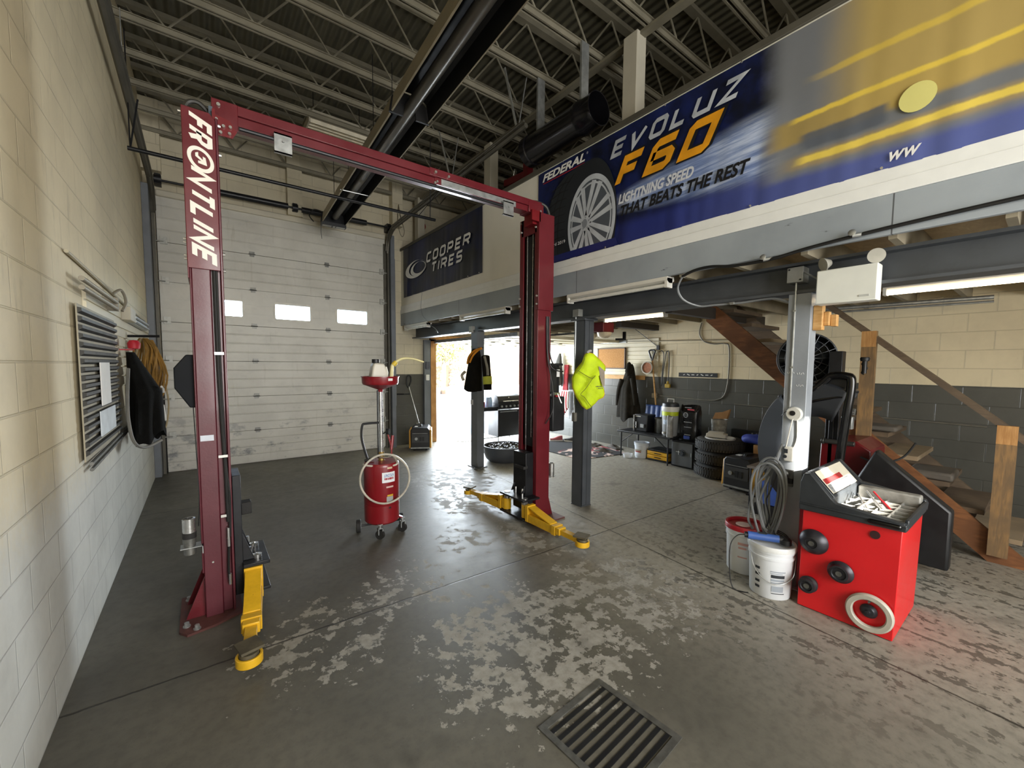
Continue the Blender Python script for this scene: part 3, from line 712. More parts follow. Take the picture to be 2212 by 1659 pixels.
for i in range(40):                # ring and arrow in place of the O
    t0, t1 = 2*PI*i/40, 2*PI*(i+1)/40
    def e(t, k): a, b_ = .060*k*math.cos(t), .060*k*math.sin(t); return (.037+a*.94, 2.792+b_*1.02-.30*a)
    pl = [e(t0, 1.12), e(t1, 1.12), e(t1, .80), e(t0, .80)]; m.flat(pl, Vector((0, 3.0875, 0)), rx, Vector((0, 0, 1)))
m.flat([(.012, 2.825), (.026, 2.832), (.026, 2.812), (.047, 2.792), (.047, 2.812), (.060, 2.806), (.066, 2.762), (.024, 2.770), (.024, 2.784), (.040, 2.784), (.012, 2.806)], Vector((0, 3.0875, 0)), rx, Vector((0, 0, 1)))
m.build('lettering', CREAMINK, colL, world=True, smooth=0)
bolts([((.126, 3.13, z), (1, 0, 0), .012, .014) for z in (3.03, 2.86, 2.27, 2.17)]+[((-.047, 3.12, z), (-1, 0, 0), .008, .014) for z in (3.05, 2.33, 2.31, 2.235, 2.215)]+[((.015, 3.1, .36), (0, -1, 0), .007, .005)], colL)
m = MB(); m.tube([(.078, 3.112, 2.16), (.08, 3.110, 1.6), (.088, 3.108, 1.2), (.096, 3.105, .95), (.100, 3.10, .6)], .009); m.tube([(.09, 3.114, 2.16), (.092, 3.112, 1.5), (.10, 3.108, 1.0), (.112, 3.10, .75), (.106, 3.098, .5)], .008); m.tube([(.10, 3.10, .45), (.094, 3.10, .3), (.098, 3.1, .2)], .007)
m.build('hydraulic_hose', CORD, colL, world=True)
for a, c in ((.44, .56), (.19, .26)): MB().cyl((.10, 3.098, a), (.10, 3.098, c), .009, n=10).build('hose_fitting', STEEL, colL, world=True)
for z in (1.66, 1.02, .64): MB().box(.064, .112, 3.096, 3.102, z-.008, z+.008).build('hose_clip', BOLT, colL, world=True)
MB().box(-.022, .045, 3.096, 3.1, 1.125, 1.16).build('sticker', M('sticker_white', 'c6cbd6', .4), colL, world=True)
# motor cover on the far-left face
m = MB(); m.prism([(0, 1.33), (-.035, 1.33), (-.105, 1.45), (-.105, 1.57), (-.045, 1.65), (0, 1.65)], (-.03, 3.14, 0), (1, 0, 0), (0, 0, 1), (0, 1, 0), .17)
m.build('lock_cover', M('dark_cover_plastic', '101317', .7, 0, .1, spec=.2), colL, world=True, bevel=.006)
m = MB(); m.tube([(-.05, 3.15, 1.33), (-.045, 3.12, 1.1), (-.04, 3.1, .8), (-.05, 3.12, .6)], .003, n=5); m.build('cable', CORD, colL, world=True)
# stacking adapters in their holder
m = MB(); m.lathe([(.030, 0), (.030, .07), (.034, .07), (.034, .10)], (-.095, 3.11, .44), n=18); hold = m.build('lift_adapter', DSTEEL, colL, world=True)
m = MB(); m.lathe([(.033, 0), (.033, .085), (.022, .087), (.022, .04), (.001, .04)], (-.095, 3.11, .575), n=18); m.build('lift_adapter', STEEL, colL, world=True)
MB().lathe([(.035, 0), (.035, .035)], (-.095, 3.11, .54), n=18).build('rubber_ring', RUB, colL, world=True)
m = MB(); m.box(-.14, -.03, 3.07, 3.15, .485, .490); m.box(-.035, -.030, 3.07, 3.15, .44, .49); m.build('adapter_bracket', GALV, colL, world=True)
# base
m = MB(); m.prism([(-.16, 3.02), (-.12, 2.96), (.02, 2.99), (.16, 3.06), (.16, 3.46), (-.16, 3.46)], (0, 0, 0), (1, 0, 0), (0, 1, 0), (0, 0, 1), .014)
base = m.build('base_plate', PLATE, lift, world=True)
for p in ((-.125, 3.06), (-.075, 3.00), (-.12, 3.40), (.12, 3.42)): m = MB(); m.cyl((*p, .014), (*p, .04), .013, n=6); m.cyl((*p, .014), (*p, .02), .02, n=12); m.build('anchor_bolt', GALV, base, world=True)
for yy in (3.14, 3.34):
    m = MB(); m.prism([(-.03, .014), (-.13, .014), (-.04, .24), (-.03, .26)], (0, yy, 0), (1, 0, 0), (0, 0, 1), (0, 1, 0), .012); m.build('gusset', RED, base, world=True)
# far column, open face toward the bay
m = MB(); m.box(2.72, 2.90, 3.165, 3.185, .012, 3.10); m.box(2.72, 2.90, 3.445, 3.465, .012, 3.10); m.box(2.885, 2.90, 3.185, 3.445, .012, 3.10)
m.box(2.72, 2.735, 3.185, 3.225, .012, 3.10); m.box(2.72, 2.735, 3.405, 3.445, .012, 3.10); m.box(2.72, 2.74, 3.19, 3.44, 2.93, 3.10)
m.prism([(2.90, .012), (2.96, .012), (2.90, .22)], (0, 3.17, 0), (1, 0, 0), (0, 0, 1), (0, 1, 0), .012); m.prism([(2.90, .012), (2.96, .012), (2.90, .22)], (0, 3.45, 0), (1, 0, 0), (0, 0, 1), (0, 1, 0), .012)
colR = lab(m.build('column', RED, lift, world=True, bevel=.003), 'far column with the open track toward the bay')
m = MB(); m.box(2.715, 2.915, 3.150, 3.166, 2.16, 3.115); m.box(2.713, 2.722, 3.150, 3.19, 2.16, 3.115); m.build('cover_plate', RED, colR, world=True, bevel=.003)
bolts([((2.715, y_, z), (-1, 0, 0), .012, .012) for y_, z in ((3.2, 3.07), (3.2, 2.98), (3.43, 3.07), (3.43, 2.98), (3.175, 2.3), (3.175, 2.22), (3.45, 2.3), (3.45, 2.22))], colR)
m = MB(); m.box(2.745, 2.80, 3.23, 3.40, .75, 2.92); m.build('hydraulic_cylinder', BLKM, colR, world=True)
m = MB(); m.cyl((2.738, 3.36, .7), (2.738, 3.36, 2.93), .005, n=6); m.cyl((2.738, 3.27, .85), (2.738, 3.27, 2.93), .006, n=6); m.build('lift_cable', STEEL, colR, world=True)
m = MB(); m.tube([(2.84, 3.155, 2.1), (2.84, 3.145, 1.75), (2.86, 3.12, 1.6), (2.93, 3.1, 1.55), (3.02, 3.1, 1.54)], .007); m.tube([(2.86, 3.155, 2.1), (2.855, 3.14, 1.8), (2.88, 3.12, 1.64), (2.96, 3.12, 1.58), (3.05, 3.15, 1.56)], .007); m.tube([(2.83, 3.155, 2.1), (2.835, 3.14, 1.7), (2.87, 3.1, 1.4), (2.88, 3.09, 1.2), (2.86, 3.1, 1.1), (2.82, 3.14, 1.0)], .006)
m.build('hydraulic_hose', CORD, colR, world=True)
m = MB(); m.box(2.60, 3.0, 3.02, 3.56, 0, .014); base2 = m.build('base_plate', PLATE, lift, world=True)
m = MB(); m.lathe([(.032, 0), (.032, .15), (.022, .152), (.022, .1), (.001, .1)], (2.955, 3.19, .41), n=18); m.build('lift_adapter', STEEL, colR, world=True)
m = MB(); m.box(2.90, 2.99, 3.16, 3.22, .42, .425); m.build('adapter_bracket', GALV, colR, world=True)
# power unit on the outer face of the far column
m = MB(); m.box(2.90, 3.0, 3.17, 3.42, 1.32, 1.62); m.cyl((3.04, 3.30, 1.30), (3.04, 3.30, 1.60), .085, n=20); m.box(2.92, 3.12, 3.20, 3.42, 1.60, 1.625)
pu = m.build('power_unit', BLK, lift, world=True, bevel=.008)
m = MB(); m.box(2.945, 3.125, 3.17, 3.45, .90, 1.27); m.build('oil_tank', BLK, pu, world=True, bevel=.015)
m = MB()
for k in range(5): m.box(2.937, 2.946, 3.19+k*.055, 3.205+k*.055, .92, 1.25)
m.build('tank_ribs', BLK, pu, world=True)
m = MB(); m.box(2.985, 3.09, 3.215, 3.40, 1.27, 1.31); m.cyl((2.93, 3.27, 1.29), (3.0, 3.27, 1.29), .014, n=10); m.cyl((2.94, 3.2, 1.29), (2.94, 3.34, 1.295), .010, n=8); m.cyl((3.03, 3.19, 1.3), (3.06, 3.16, 1.2), .008, n=8); m.build('valve_block', STEEL, pu, world=True)
m = MB(); m.box(2.954, 2.956, 3.22, 3.30, 1.45, 1.55); m.box(3.02, 3.08, 3.2125, 3.2145, 1.48, 1.56); m.build('data_sticker', WPLAS, pu, world=True)
m = MB(); m.box(3.0, 3.06, 3.18, 3.2, 1.262, 1.285); m.build('red_tag', M('tag_red', 'a02028', .5), pu, world=True)
# overhead beam in two sleeved halves
m = MB(); m.box(.10, 1.62, 3.185, 3.315, 3.155, 3.215); m.box(.10, 1.62, 3.20, 3.30, 3.095, 3.155); m.box(.10, .235, 3.18, 3.195, 3.055, 3.215)
beam = m.build('overhead_beam', RED, lift, world=True, bevel=.003)
m = MB(); m.box(1.55, 2.77, 3.180, 3.320, 3.160, 3.222); m.box(1.60, 2.62, 3.196, 3.304, 3.105, 3.160); m.box(2.60, 2.79, 3.176, 3.324, 3.10, 3.2)
m.build('beam_sleeve', RED, beam, world=True, bevel=.003)
m = MB(); m.box(1.66, 2.45, 3.190, 3.196, 3.108, 3.156); m.build('painted_glare', GALV, beam, world=True)  # pale plate: the bright reflection on the sleeve put in as colour
m = MB(); m.prism([(.115, 2.985), (.20, 2.985), (.225, 3.03), (.19, 3.085), (.115, 3.1)], (0, 3.14, 0), (1, 0, 0), (0, 0, 1), (0, 1, 0), .012); m.box(.10, .115, 3.12, 3.3, 2.95, 3.12); m.build('beam_bracket', DKRED, beam, world=True)
m = MB(); m.box(2.62, 2.73, 3.15, 3.17, 3.02, 3.12); m.box(2.66, 2.73, 3.19, 3.32, 3.0, 3.1); m.build('beam_bracket', DKRED, beam, world=True)
bolts([((x, 3.178, z), (0, -1, 0), .013, .012) for x, z in ((.135, 3.18), (1.60, 3.19), (1.72, 3.185), (2.745, 3.13))]+[((x, 3.138 if x < 1 else 3.195, z), (0, -1, 0), .011, .014) for x, z in ((.12, 3.07), (.155, 3.04), (.19, 3.045), (.185, 3.005), (.14, 3.0), (1.62, 3.125), (1.60, 3.11))], beam)
m = MB(); m.cyl((.24, 3.17, 3.07), (2.36, 3.165, 3.075), .012, n=8); m.build('shutoff_bar', BLKM, lift, world=True)
for x, z0, w in ((.48, 2.985, .052), (2.335, 2.995, .058)):
    m = MB(); m.box(x-w, x+w, 3.150, 3.156, z0, z0+.125); m.box(x-w, x+w, 3.150, 3.175, z0+.115, z0+.125); m.box(x-w, x+w, 3.150, 3.175, z0, z0+.008); bolt(m, (x, 3.150, z0+.075), (0, -1, 0), .009, .01)
    m.build('switch_bracket', GALV, lift, world=True)
for pts in ([(-.03, 3.2, 3.04), (-.03, 3.2, 3.11), (-.008, 3.2, 3.155), (.04, 3.2, 3.165), (.09, 3.22, 3.13), (.13, 3.24, 3.1)], [(2.66, 3.24, 3.23), (2.76, 3.22, 3.235), (2.85, 3.2, 3.2), (2.885, 3.19, 3.1), (2.885, 3.2, 3.03)]):
    m = MB(); m.tube(pts, .014); m.build('hose_loop', M('hose_black', '2c2a25', .5), lift, world=True)
MB().box(.085, .105, 3.16, 3.18, 3.085, 3.15).build('switch', M('blue_grey_plastic', '4a5763', .5), lift, world=True)
# carriages
m = MB(); m.box(.128, .175, 3.13, 3.37, .09, .88); m.prism([(.17, .30), (.24, .30), (.17, .50)], (0, 3.15, 0), (1, 0, 0), (0, 0, 1), (0, 1, 0), .02); m.prism([(.17, .30), (.24, .30), (.17, .50)], (0, 3.33, 0), (1, 0, 0), (0, 0, 1), (0, 1, 0), .02)
m.box(.17, .32, 3.08, 3.46, .275, .30); m.box(.17, .32, 3.08, 3.46, .10, .12)
car = lab(m.build('carriage', BLKM, lift, world=True, bevel=.004), 'black carriage on the near column')
m = MB(); m.box(.175, .235, 3.18, 3.26, .60, .68); m.build('rubber_door_guard', RUB, car, world=True, bevel=.006)
for y_ in (3.17, 3.38):
    m = MB(); m.lathe([(.028, 0), (.028, .02), (.001, .026)], (.255, y_, .30), n=16); m.build('arm_pin', STEEL, car, world=True)
    m = MB(); m.cyl((.22, y_+.05, .3), (.22, y_+.05, .36), .011, n=8); m.build('gear_pin', STEEL, car, world=True)
m = MB(); m.tube([(.215, 3.2, .30), (.235, 3.21, .37), (.25, 3.24, .37), (.245, 3.25, .30)], .006); m.build('pull_ring', STEEL, car, world=True)
m = MB(); m.box(2.62, 2.72, 3.21, 3.42, .10, .70); m.prism([(2.72, .30), (2.58, .28), (2.68, .48)], (0, 3.22, 0), (1, 0, 0), (0, 0, 1), (0, 1, 0), .02); m.prism([(2.72, .30), (2.58, .28), (2.68, .48)], (0, 3.39, 0), (1, 0, 0), (0, 0, 1), (0, 1, 0), .02)
m.box(2.50, 2.72, 3.10, 3.50, .235, .255); m.box(2.50, 2.72, 3.10, 3.50, .05, .07); m.box(2.64, 2.72, 3.25, 3.38, .10, .235)
car2 = lab(m.build('carriage', BLKM, lift, world=True, bevel=.004), 'black carriage on the far column')
m = MB(); m.obb((2.59, 3.27, .555), (.03, .16, .03), Matrix.Identity(3)); m.box(2.585, 2.64, 3.20, 3.22, .54, .57); m.build('rubber_door_guard', RUB, car2, world=True, bevel=.004)
for y_ in (3.15, 3.45): m = MB(); m.cyl((2.56, y_, .04), (2.56, y_, .26), .032, n=16); m.build('arm_pin', STEEL, car2, world=True)
for y_ in (3.24, 3.35): m = MB(); m.cyl((2.6, y_, .25), (2.6, y_, .33), .012, n=8); m.build('gear_pin', STEEL, car2, world=True)
def arm(hub, end, h0, label, mid=.62):
    """swing arm: deep tapering outer tube, inner tube, ring end and swivelling pad"""
    hub, end = Vector((*hub, 0)), Vector((*end, 0)); d = (end-hub); L = d.length; d.normalize(); x = Vector((d.y, -d.x, 0))
    def P(a, s_, z): return hub+d*a+x*s_+Vector((0, 0, z))
    def bx(m, a0, a1, w, z0, z1, w1=None, z1b=None, z0b=None):
        w1 = w if w1 is None else w1; z1b = z1 if z1b is None else z1b; z0b = z0 if z0b is None else z0b
        vs = [P(a0, -w, z0), P(a0, w, z0), P(a1, w1, z0b), P(a1, -w1, z0b), P(a0, -w, z1), P(a0, w, z1), P(a1, w1, z1b), P(a1, -w1, z1b)]
        m.add(vs, [(0, 3, 2, 1), (4, 5, 6, 7), (0, 1, 5, 4), (1, 2, 6, 5), (2, 3, 7, 6), (3, 0, 4, 7)])
    m = MB(); bx(m, .05, L*mid, .048, .06, .135); bx(m, .05, .09, .052, .06, h0); bx(m, .07, L*mid*.80, .012, .13, h0-.01, .012, .134); bx(m, .05, L*mid*.86, .046, h0-.012, h0, .044, .142, .130); bx(m, L*mid-.05, L*mid, .052, .055, .14)
    m.cyl(P(0, 0, .075), P(0, 0, h0-.02), .045, n=18); bx(m, -.0, .06, .044, .08, h0-.03)
    o = lab(m.build('arm', YEL, lift, world=True, bevel=.004), label)
    m = MB(); bx(m, L*mid-.02, L*mid+.05, .043, .068, .132); m.build('arm_sleeve', YEL, o, world=True, bevel=.004)
    m = MB(); bx(m, L*mid-.05, L-.04, .030, .075, .12); m.lathe([(.048, 0), (.062, .0), (.062, .045), (.048, .045), (.048, 0)], P(L, 0, .058), n=24); m.build('inner_arm', YEL, o, world=True, bevel=.003)
    m = MB(); m.lathe([(.001, 0), (.045, 0), (.045, .06), (.02, .062), (.02, .075)], P(L, 0, .06), n=22); R = Matrix((x, d, Vector((0, 0, 1)))).transposed(); m.obb(P(L-.01, 0, .142), (.105, .115, .014), R @ Matrix.Rotation(.35, 3, 'Z')); m.build('lift_pad', M('worn_pad_steel', '57503f', .6, .2, .25, 18, .1), o, world=True)
arm((.235, 3.17), (.145, 2.42), .27, 'yellow arm of the near column pointing at the viewer')
arm((.25, 3.40), (.15, 4.02), .22, 'yellow arm hidden behind the near column')
arm((2.56, 3.45), (2.52, 4.16), .21, 'yellow arm of the far column pointing away')
arm((2.56, 3.13), (2.56, 2.36), .22, 'yellow arm of the far column pointing forward')
# ------------------------------------------------------------------ waste-oil drain cart
OC = Vector((1.325, 3.78, 0))
cart = thing('oil_drain_cart', 'red wheeled oil drain tank with a funnel bowl on a tall mast', 'oil drain', OC)
FD = Vector((-.33, -.944, 0)); SD = Vector((.944, -.33, 0))       # toward the viewer and to the right of it
c2 = lambda f, s, z: FD*f+SD*s+Vector((0, 0, z))
m = MB(); m.lathe([(.0, .125), (.145, .125), (.158, .14), (.160, .30), (.158, .30), (.160, .305), (.160, .66), (.158, .675), (.150, .69), (.0, .70)], n=40); m.build('tank', DRED, cart)
for s in (-1, 1):
    f, q_ = (.13, .06) if s < 0 else (.09, .16)
for f, s in ((.155, -.02), (.03, .185)):
    m = MB(); m.box(-.02, .02, -.02, .02, .135, .14); p = c2(f, s, 0); pv = [Vector((v.x, v.y, v.z))+p for v in m.v]; m.v = pv
    m.cyl(p+Vector((0, 0, .10)), p+Vector((0, 0, .14)), .012, n=10); m.box(p.x-.022, p.x-.016, p.y-.02, p.y+.02, .045, .105); m.box(p.x+.016, p.x+.022, p.y-.02, p.y+.02, .045, .105); m.box(p.x-.022, p.x+.022, p.y-.02, p.y+.02, .10, .106)
    o = m.build('caster', GALV, cart); w = MB(); a = Vector((.8, .6, 0)); w.cyl(p+Vector((0, 0, .042))-a*.014, p+Vector((0, 0, .042))+a*.014, .042, n=20); w.build('wheel', RUB, o)
    g = MB(); g.beam(c2(f*.62, s*.62, .17), p+Vector((0, 0, .14)), .03, .012); g.build('leg', DRED, cart)
for sg in (-1,):
    p = c2(-.06, -.215, .062); w = MB(); w.cyl(p-SD*.02, p+SD*.02, .062, n=26); o = w.build('large_wheel', RUB, cart, bevel=.006); h = MB(); h.cyl(p-SD*.024, p+SD*.022, .028, n=16); h.build('hub', GALV, o); ax = MB(); ax.cyl(c2(-.06, -.21, .062), c2(-.12, .17, .062), .009, n=8); ax.build('axle', BLKM, cart)
    p = c2(-.13, .18, .062); w = MB(); w.cyl(p-SD*.02, p+SD*.02, .062, n=26); o = w.build('large_wheel', RUB, cart, bevel=.006)
m = MB(); m.cyl((0, 0, .69), (0, 0, .78), .026, n=18); m.lathe([(.03, .70), (.05, .69), (.03, .70)], n=18); m.build('mast_socket', M('brass', 'a98d52', .4, .7, .15), cart)
m = MB(); m.cyl((0, 0, .70), (0, 0, 1.36), .020, n=18); m.build('mast', STEEL, cart)
m = MB(); m.cyl(c2(0, -.028, .72), c2(0, -.028, 1.36), .006, n=8); m.build('mast_rod', BLKM, cart)
m = MB(); m.tube([c2(0, -.12, .70), c2(0, -.17, .90), c2(0, -.165, 1.03), c2(0, -.13, 1.05), c2(0, .0, 1.055)], .011, sub=5); m.tube([c2(0, -.15, .70), c2(0, -.07, .72)], .013, n=8, sub=1); m.build('push_handle', BLK, cart)
m = MB(); m.cyl(c2(.01, .05, .97), c2(.02, .075, .97), .028, n=16); m.cyl(c2(0, .02, .95), c2(0, .05, .97), .008, n=8); m.build('clamp_knob', BLK, cart)
m = MB(); m.tube([c2(0, .06, .95), c2(.02, .09, .82), c2(.04, .09, .74)], .008); m.cyl(c2(.02, .09, .80), c2(.0, .105, .93), .014, n=10); m.build('drain_valve', DRED, cart)
m = MB(); m.tube([c2(.03, -.02, .735), c2(.05, .05, .73), c2(.05, .1, .75)], .009); m.build('valve_lever', STEEL, cart)
m = MB(); m.lathe([(.018, 1.335), (.024, 1.365), (.09, 1.39), (.155, 1.415), (.163, 1.43), (.165, 1.482), (.172, 1.484), (.172, 1.490), (.160, 1.490), (.158, 1.435), (.09, 1.40), (.0, 1.375)], n=44); bowl = m.build('funnel_bowl', DRED, cart)
def on_drum(mb, r, ang0, ang1, z0, z1, n=8):
    mb.grid(lambda a, b_: (FD*math.cos(ang0+(ang1-ang0)*a)+SD*math.sin(ang0+(ang1-ang0)*a))*r+Vector((0, 0, z0+(z1-z0)*b_)), n, 1)
m = MB(); on_drum(m, .1665, .42, .70, 1.452, 1.474); m.build('sticker', WPLAS, bowl)
def drum_label(z0, z1, a0, a1, mat, nm='label'):
    m = MB(); on_drum(m, .1612, a0, a1, z0, z1); return m.build(nm, mat, cart, smooth=60)
drum_label(.52, .615, .02, .80, INK('label_white', 'dfe2e6')); drum_label(.545, .565, .15, .72, INK('label_red', '9a2433'), 'label_stripe')
m = MB(); lw = MB(); text(lw, 'LINCOLN', (0, 0, 0), (1, 0, 0), (0, 1, 0), 1, 1, .15, .02)
for p in lw.v: a = .14+p.x*.58; m.v.append((FD*math.cos(a)+SD*math.sin(a))*.1618+Vector((0, 0, .572+.028*p.y)))
m.f = lw.f; m.mi = lw.mi; m.build('lettering', INK('label_blue', '2f5f9e'), cart, smooth=0, recalc=False)
drum_label(.645, .662, .32, .62, INK('label_cream', 'cbb99a')); drum_label(.47, .485, .25, .68, INK('label_pale', 'c9b0a8')); drum_label(.39, .405, .3, .66, INK('label_yellow', 'c9a32a')); drum_label(.335, .388, .26, .66, INK('label_grey', '9a9a98')); drum_label(.275, .29, .38, .52, BLK)
# coiled clear hose hung round the mast socket
pts = []
for k in range(22):
    t = k/22*2*PI; pts.append(c2(.165+.01*math.sin(3*t), .03+.215*math.cos(t), .56+.225*math.sin(t)))
m = MB(); m.tube(pts, .0095, closed=True, sub=3); m.tube([c2(.02, .1, .75), c2(.1, .14, .68), c2(.12, .05, .665), c2(.13, -.1, .68), c2(.14, -.16, .70)], .009)
m.build('drain_hose', M('clear_hose', 'b9b4a6', .3, 0, .15, 8), cart)
# empty jug and spout standing in the bowl
jug = thing('oil_jug', 'translucent white jug with a black cap standing in the red funnel bowl', 'jug', OC+c2(-.0, -.02, 1.408))
m = MB(); m.prism([(-.085, 0), (.075, 0), (.075, .10), (.06, .17), (.045, .20), (-.045, .205), (-.06, .17)], (0, -.05, 0), (1, 0, 0), (0, 0, 1), (0, 1, 0), .10); m.build('body', M('milky_plastic', 'c9c4b6', .35, 0, .06, 8), jug, bevel=.015, seg=3)
m = MB(); m.cyl((-.02, 0, .205), (-.02, 0, .24), .034, n=18); m.build('cap', BLK, jug, bevel=.004)
m = MB(); m.tube([(.075, 0, .17), (.088, 0, .12), (.085, 0, .03), (.07, 0, .02)], .009); m.build('handle', MATS['milky_plastic'], jug)
sp = thing('pouring_spout', 'bent yellowish flexible spout sticking out beside the jug', 'spout', OC+c2(0, .1, 1.43))
m = MB(); m.tube([Vector((0, 0, 0)), SD*.005+Vector((0, 0, .12)), SD*.02+Vector((0, 0, .175)), SD*.10+Vector((0, 0, .225)), SD*.20+Vector((0, 0, .225)), SD*.30+Vector((0, 0, .195))], .019, n=12, taper=.4); m.build('tube', M('yellowed_plastic', 'd8cf9a', .4, 0, .1), sp)
m = MB(); m.tube([SD*.018+Vector((0, 0, .165)), SD*.045+Vector((0, 0, .195))], .023, n=12, sub=1); m.build('collar', M('yellow_collar', 'd6b93a', .45), sp)
# ------------------------------------------------------------------ wheel balancer with its tray
bal = thing('wheel_balancer', 'bright red wheel balancer cabinet with a black weight tray on top', 'wheel balancer', (3.45, .72, 0))
m = MB(); m.prism([(.482, .0), (.962, .0), (.955, .665), (.470, .678)], (3.165, 0, .0), (0, 1, 0), (0, 0, 1), (1, 0, 0), .60)
m.box(3.158, 3.166, .60, .66, .012, .03)
m.v = [Vector((p.x, p.y, max(p.z, .004))) for p in m.v]
m.build('cabinet', BRED, bal, world=True, bevel=.008)
TRAY = M('tray_plastic', '2b2f33', .42, 0, .15, 9, .06, 90)
m = MB()
prof = [(.972, .662), (.972, .845), (.955, .905), (.92, .915), (.80, .775), (.775, .752), (.46, .722), (.448, .70), (.452, .672)]
m.prism(prof, (3.135, 0, 0), (0, 1, 0), (0, 0, 1), (1, 0, 0), .04)
m.prism([(.972, .662), (.972, .86), (.955, .915), (.92, .925), (.79, .79), (.46, .745), (.448, .72), (.452, .672)], (3.735, 0, 0), (0, 1, 0), (0, 0, 1), (1, 0, 0), .045)
m.box(3.175, 3.735, .452, .972, .668, .69); m.box(3.175, 3.735, .448, .466, .69, .735); m.box(3.13, 3.18, .45, .972, .70, .716)
m.prism([(.972, .69), (.972, .85), (.955, .91), (.92, .92), (.795, .782), (.795, .69)], (3.175, 0, 0), (0, 1, 0), (0, 0, 1), (1, 0, 0), .56)
tr = m.build('weight_tray', TRAY, bal, world=True, bevel=.006)
m = MB(); m.box(3.66, 3.735, .47, .79, .69, .775); m.build('tray_ledge', M('pale_ledge_plastic', '8b8a84', .5, 0, .2, 20), tr, world=True, bevel=.01)  # ledge coloured paler than the tray around it
m = MB(); m.box(3.12, 3.15, .47, .62, .682, .712); m.build('grip', BLKG, tr, world=True, bevel=.012)
PALET = M('tray_insert', '8f8f8a', .5, 0, .2, 20)
MB().box(3.178, 3.658, .468, .786, .6885, .694).build('tray_insert', PALET, tr, world=True)
for i in range(5):
    x = 3.2+i*.09
    m = MB(); m.box(x, x+.006, .47, .785, .69, .722); m.build('divider', PALET, tr, world=True)
for j in range(3): m = MB(); m.box(3.18, 3.655, .545+j*.075, .551+j*.075, .69, .72); m.build('divider', PALET, tr, world=True)
for i in range(22):
    x, y = 3.19+random.random()*.45, .48+random.random()*.29
    w = MB(); w.obb((x, y, .700), (.03, .010, .010), Matrix.Rotation(random.random()*3, 3, 'Z'))
    o = tag(w.build('wheel_weight', DSTEEL), 'small grey lead wheel weight lying in the balancer tray', 'wheel weight', 'wheel weights in the balancer tray')
# sloping display panel with stickers
sl = Vector((0, -.125, -.14)).normalized(); o0 = Vector((3.20, .917, .9235)); sx = Vector((1, 0, 0)); nrm = sx.cross(sl); nrm = nrm if nrm.z > 0 else -nrm
def panel(mat, a0, a1, b0, b1, nm, d=.001):
    m = MB(); m.add([o0+sx*a+sl*b+nrm*d for a, b in ((a0, b0), (a1, b0), (a1, b1), (a0, b1))], [(0, 1, 2, 3)]); return m.build(nm, mat, tr, world=True, smooth=0)
panel(M('panel_cream', 'cfc9b6', .5, 0, .06), -.015, .50, .01, .17, 'display_panel'); panel(INK('panel_red', '9a2a2c'), .0, .34, .07, .105, 'red_strip', .002); panel(M('panel_grey', '85888a', .4, 0, .4, 60), .0, .42, .112, .165, 'key_row', .002); panel(BLK, -.01, .35, .168, .174, 'lower_rule', .002)
for i, (x, y, a, c, L) in enumerate(((3.30, .66, .5, STEEL, .17), (3.36, .60, .62, STEEL, .20), (3.40, .57, .66, DKRED, .19), (3.27, .70, -.3, DSTEEL, .12))):
    d = Vector((math.cos(a), math.sin(a), .35)).normalized(); p = Vector((x, y, .715)); m = MB(); m.cyl(p, p+d*L, .006, n=8); m.cyl(p, p+d*L*.45, .010, n=10); m.box(p.x-.012, p.x+.012, p.y-.012, p.y+.012, .70, .716)
    tag(m.build('hand_tool', c), ['bright steel pick leaning in the balancer tray', 'longest steel bar tool standing in the balancer tray', 'dark red handled tool leaning in the balancer tray', 'short dull tool lying nearest the display panel'][i], 'tool', 'tools in the balancer tray')
m = MB(); m.cyl((3.164, .588, .61), (3.158, .588, .61), .024, n=24); m.build('hole_disc', M('hole_shade', '34181a', .6), bal, world=True)  # dark disc: the shade inside the hole put into its colour
# cones on pegs
def cone(y, z, prof, label, mat, peg=.05):
    t = thing('balancing_cone', label, 'cone', (3.162, y, z), 0, 'balancing adapters on the red cabinet')
    m = MB(); m.lathe([(r*1.36, h*1.1) for r, h in prof], (0, 0, 0), (-1, 0, 0), n=36); m.build('body', mat, t)
    m = MB(); m.cyl((0, 0, 0), (-prof[-1][1]-.012, 0, 0), .011, n=14); m.cyl((-prof[-1][1]-.008, 0, 0), (-prof[-1][1]-.014, 0, 0), .016, n=14); m.build('peg', DSTEEL, t)
CONE = M('blackened_steel', '35353a', .38, .5, .15, 12)
cone(.885, .465, [(.056, .002), (.060, .010), (.052, .03), (.030, .05), (.024, .052), (.022, .045), (.013, .045)], 'large dark cone on the upper part of the red cabinet', CONE)
cone(.735, .325, [(.046, .002), (.050, .012), (.050, .02), (.038, .034), (.036, .05), (.028, .052), (.024, .045), (.013, .045)], 'middle dark stepped cone near the centre of the red cabinet', CONE)
cone(.895, .180, [(.034, .002), (.038, .02), (.038, .028), (.030, .034), (.034, .05), (.034, .06), (.024, .064), (.020, .055), (.013, .055)], 'small dark cone low on the red cabinet beside the buckets', CONE)
t = thing('clamp_ring', 'big pale grey ring hung low on the red cabinet', 'ring', (3.162, .588, .135), 0, 'balancing adapters on the red cabinet')
m = MB(); m.lathe([(.078, .012), (.078, .03), (.084, .036), (.106, .036), (.114, .026), (.114, .012), (.078, .012)], (0, 0, 0), (-1, 0, 0), n=44); m.build('ring', M('pale_ring', 'b0aca0', .5, 0, .1, 8), t)
m = MB(); m.lathe([(.040, .0), (.042, .012), (.028, .03), (.014, .032), (.012, .04), (.001, .042)], (0, .004, .006), (-1, 0, 0), n=26); m.build('hub', CONE, t)
m = MB(); m.cyl((0, 0, .07), (-.04, 0, .072), .006, n=8); m.build('peg', DSTEEL, t)
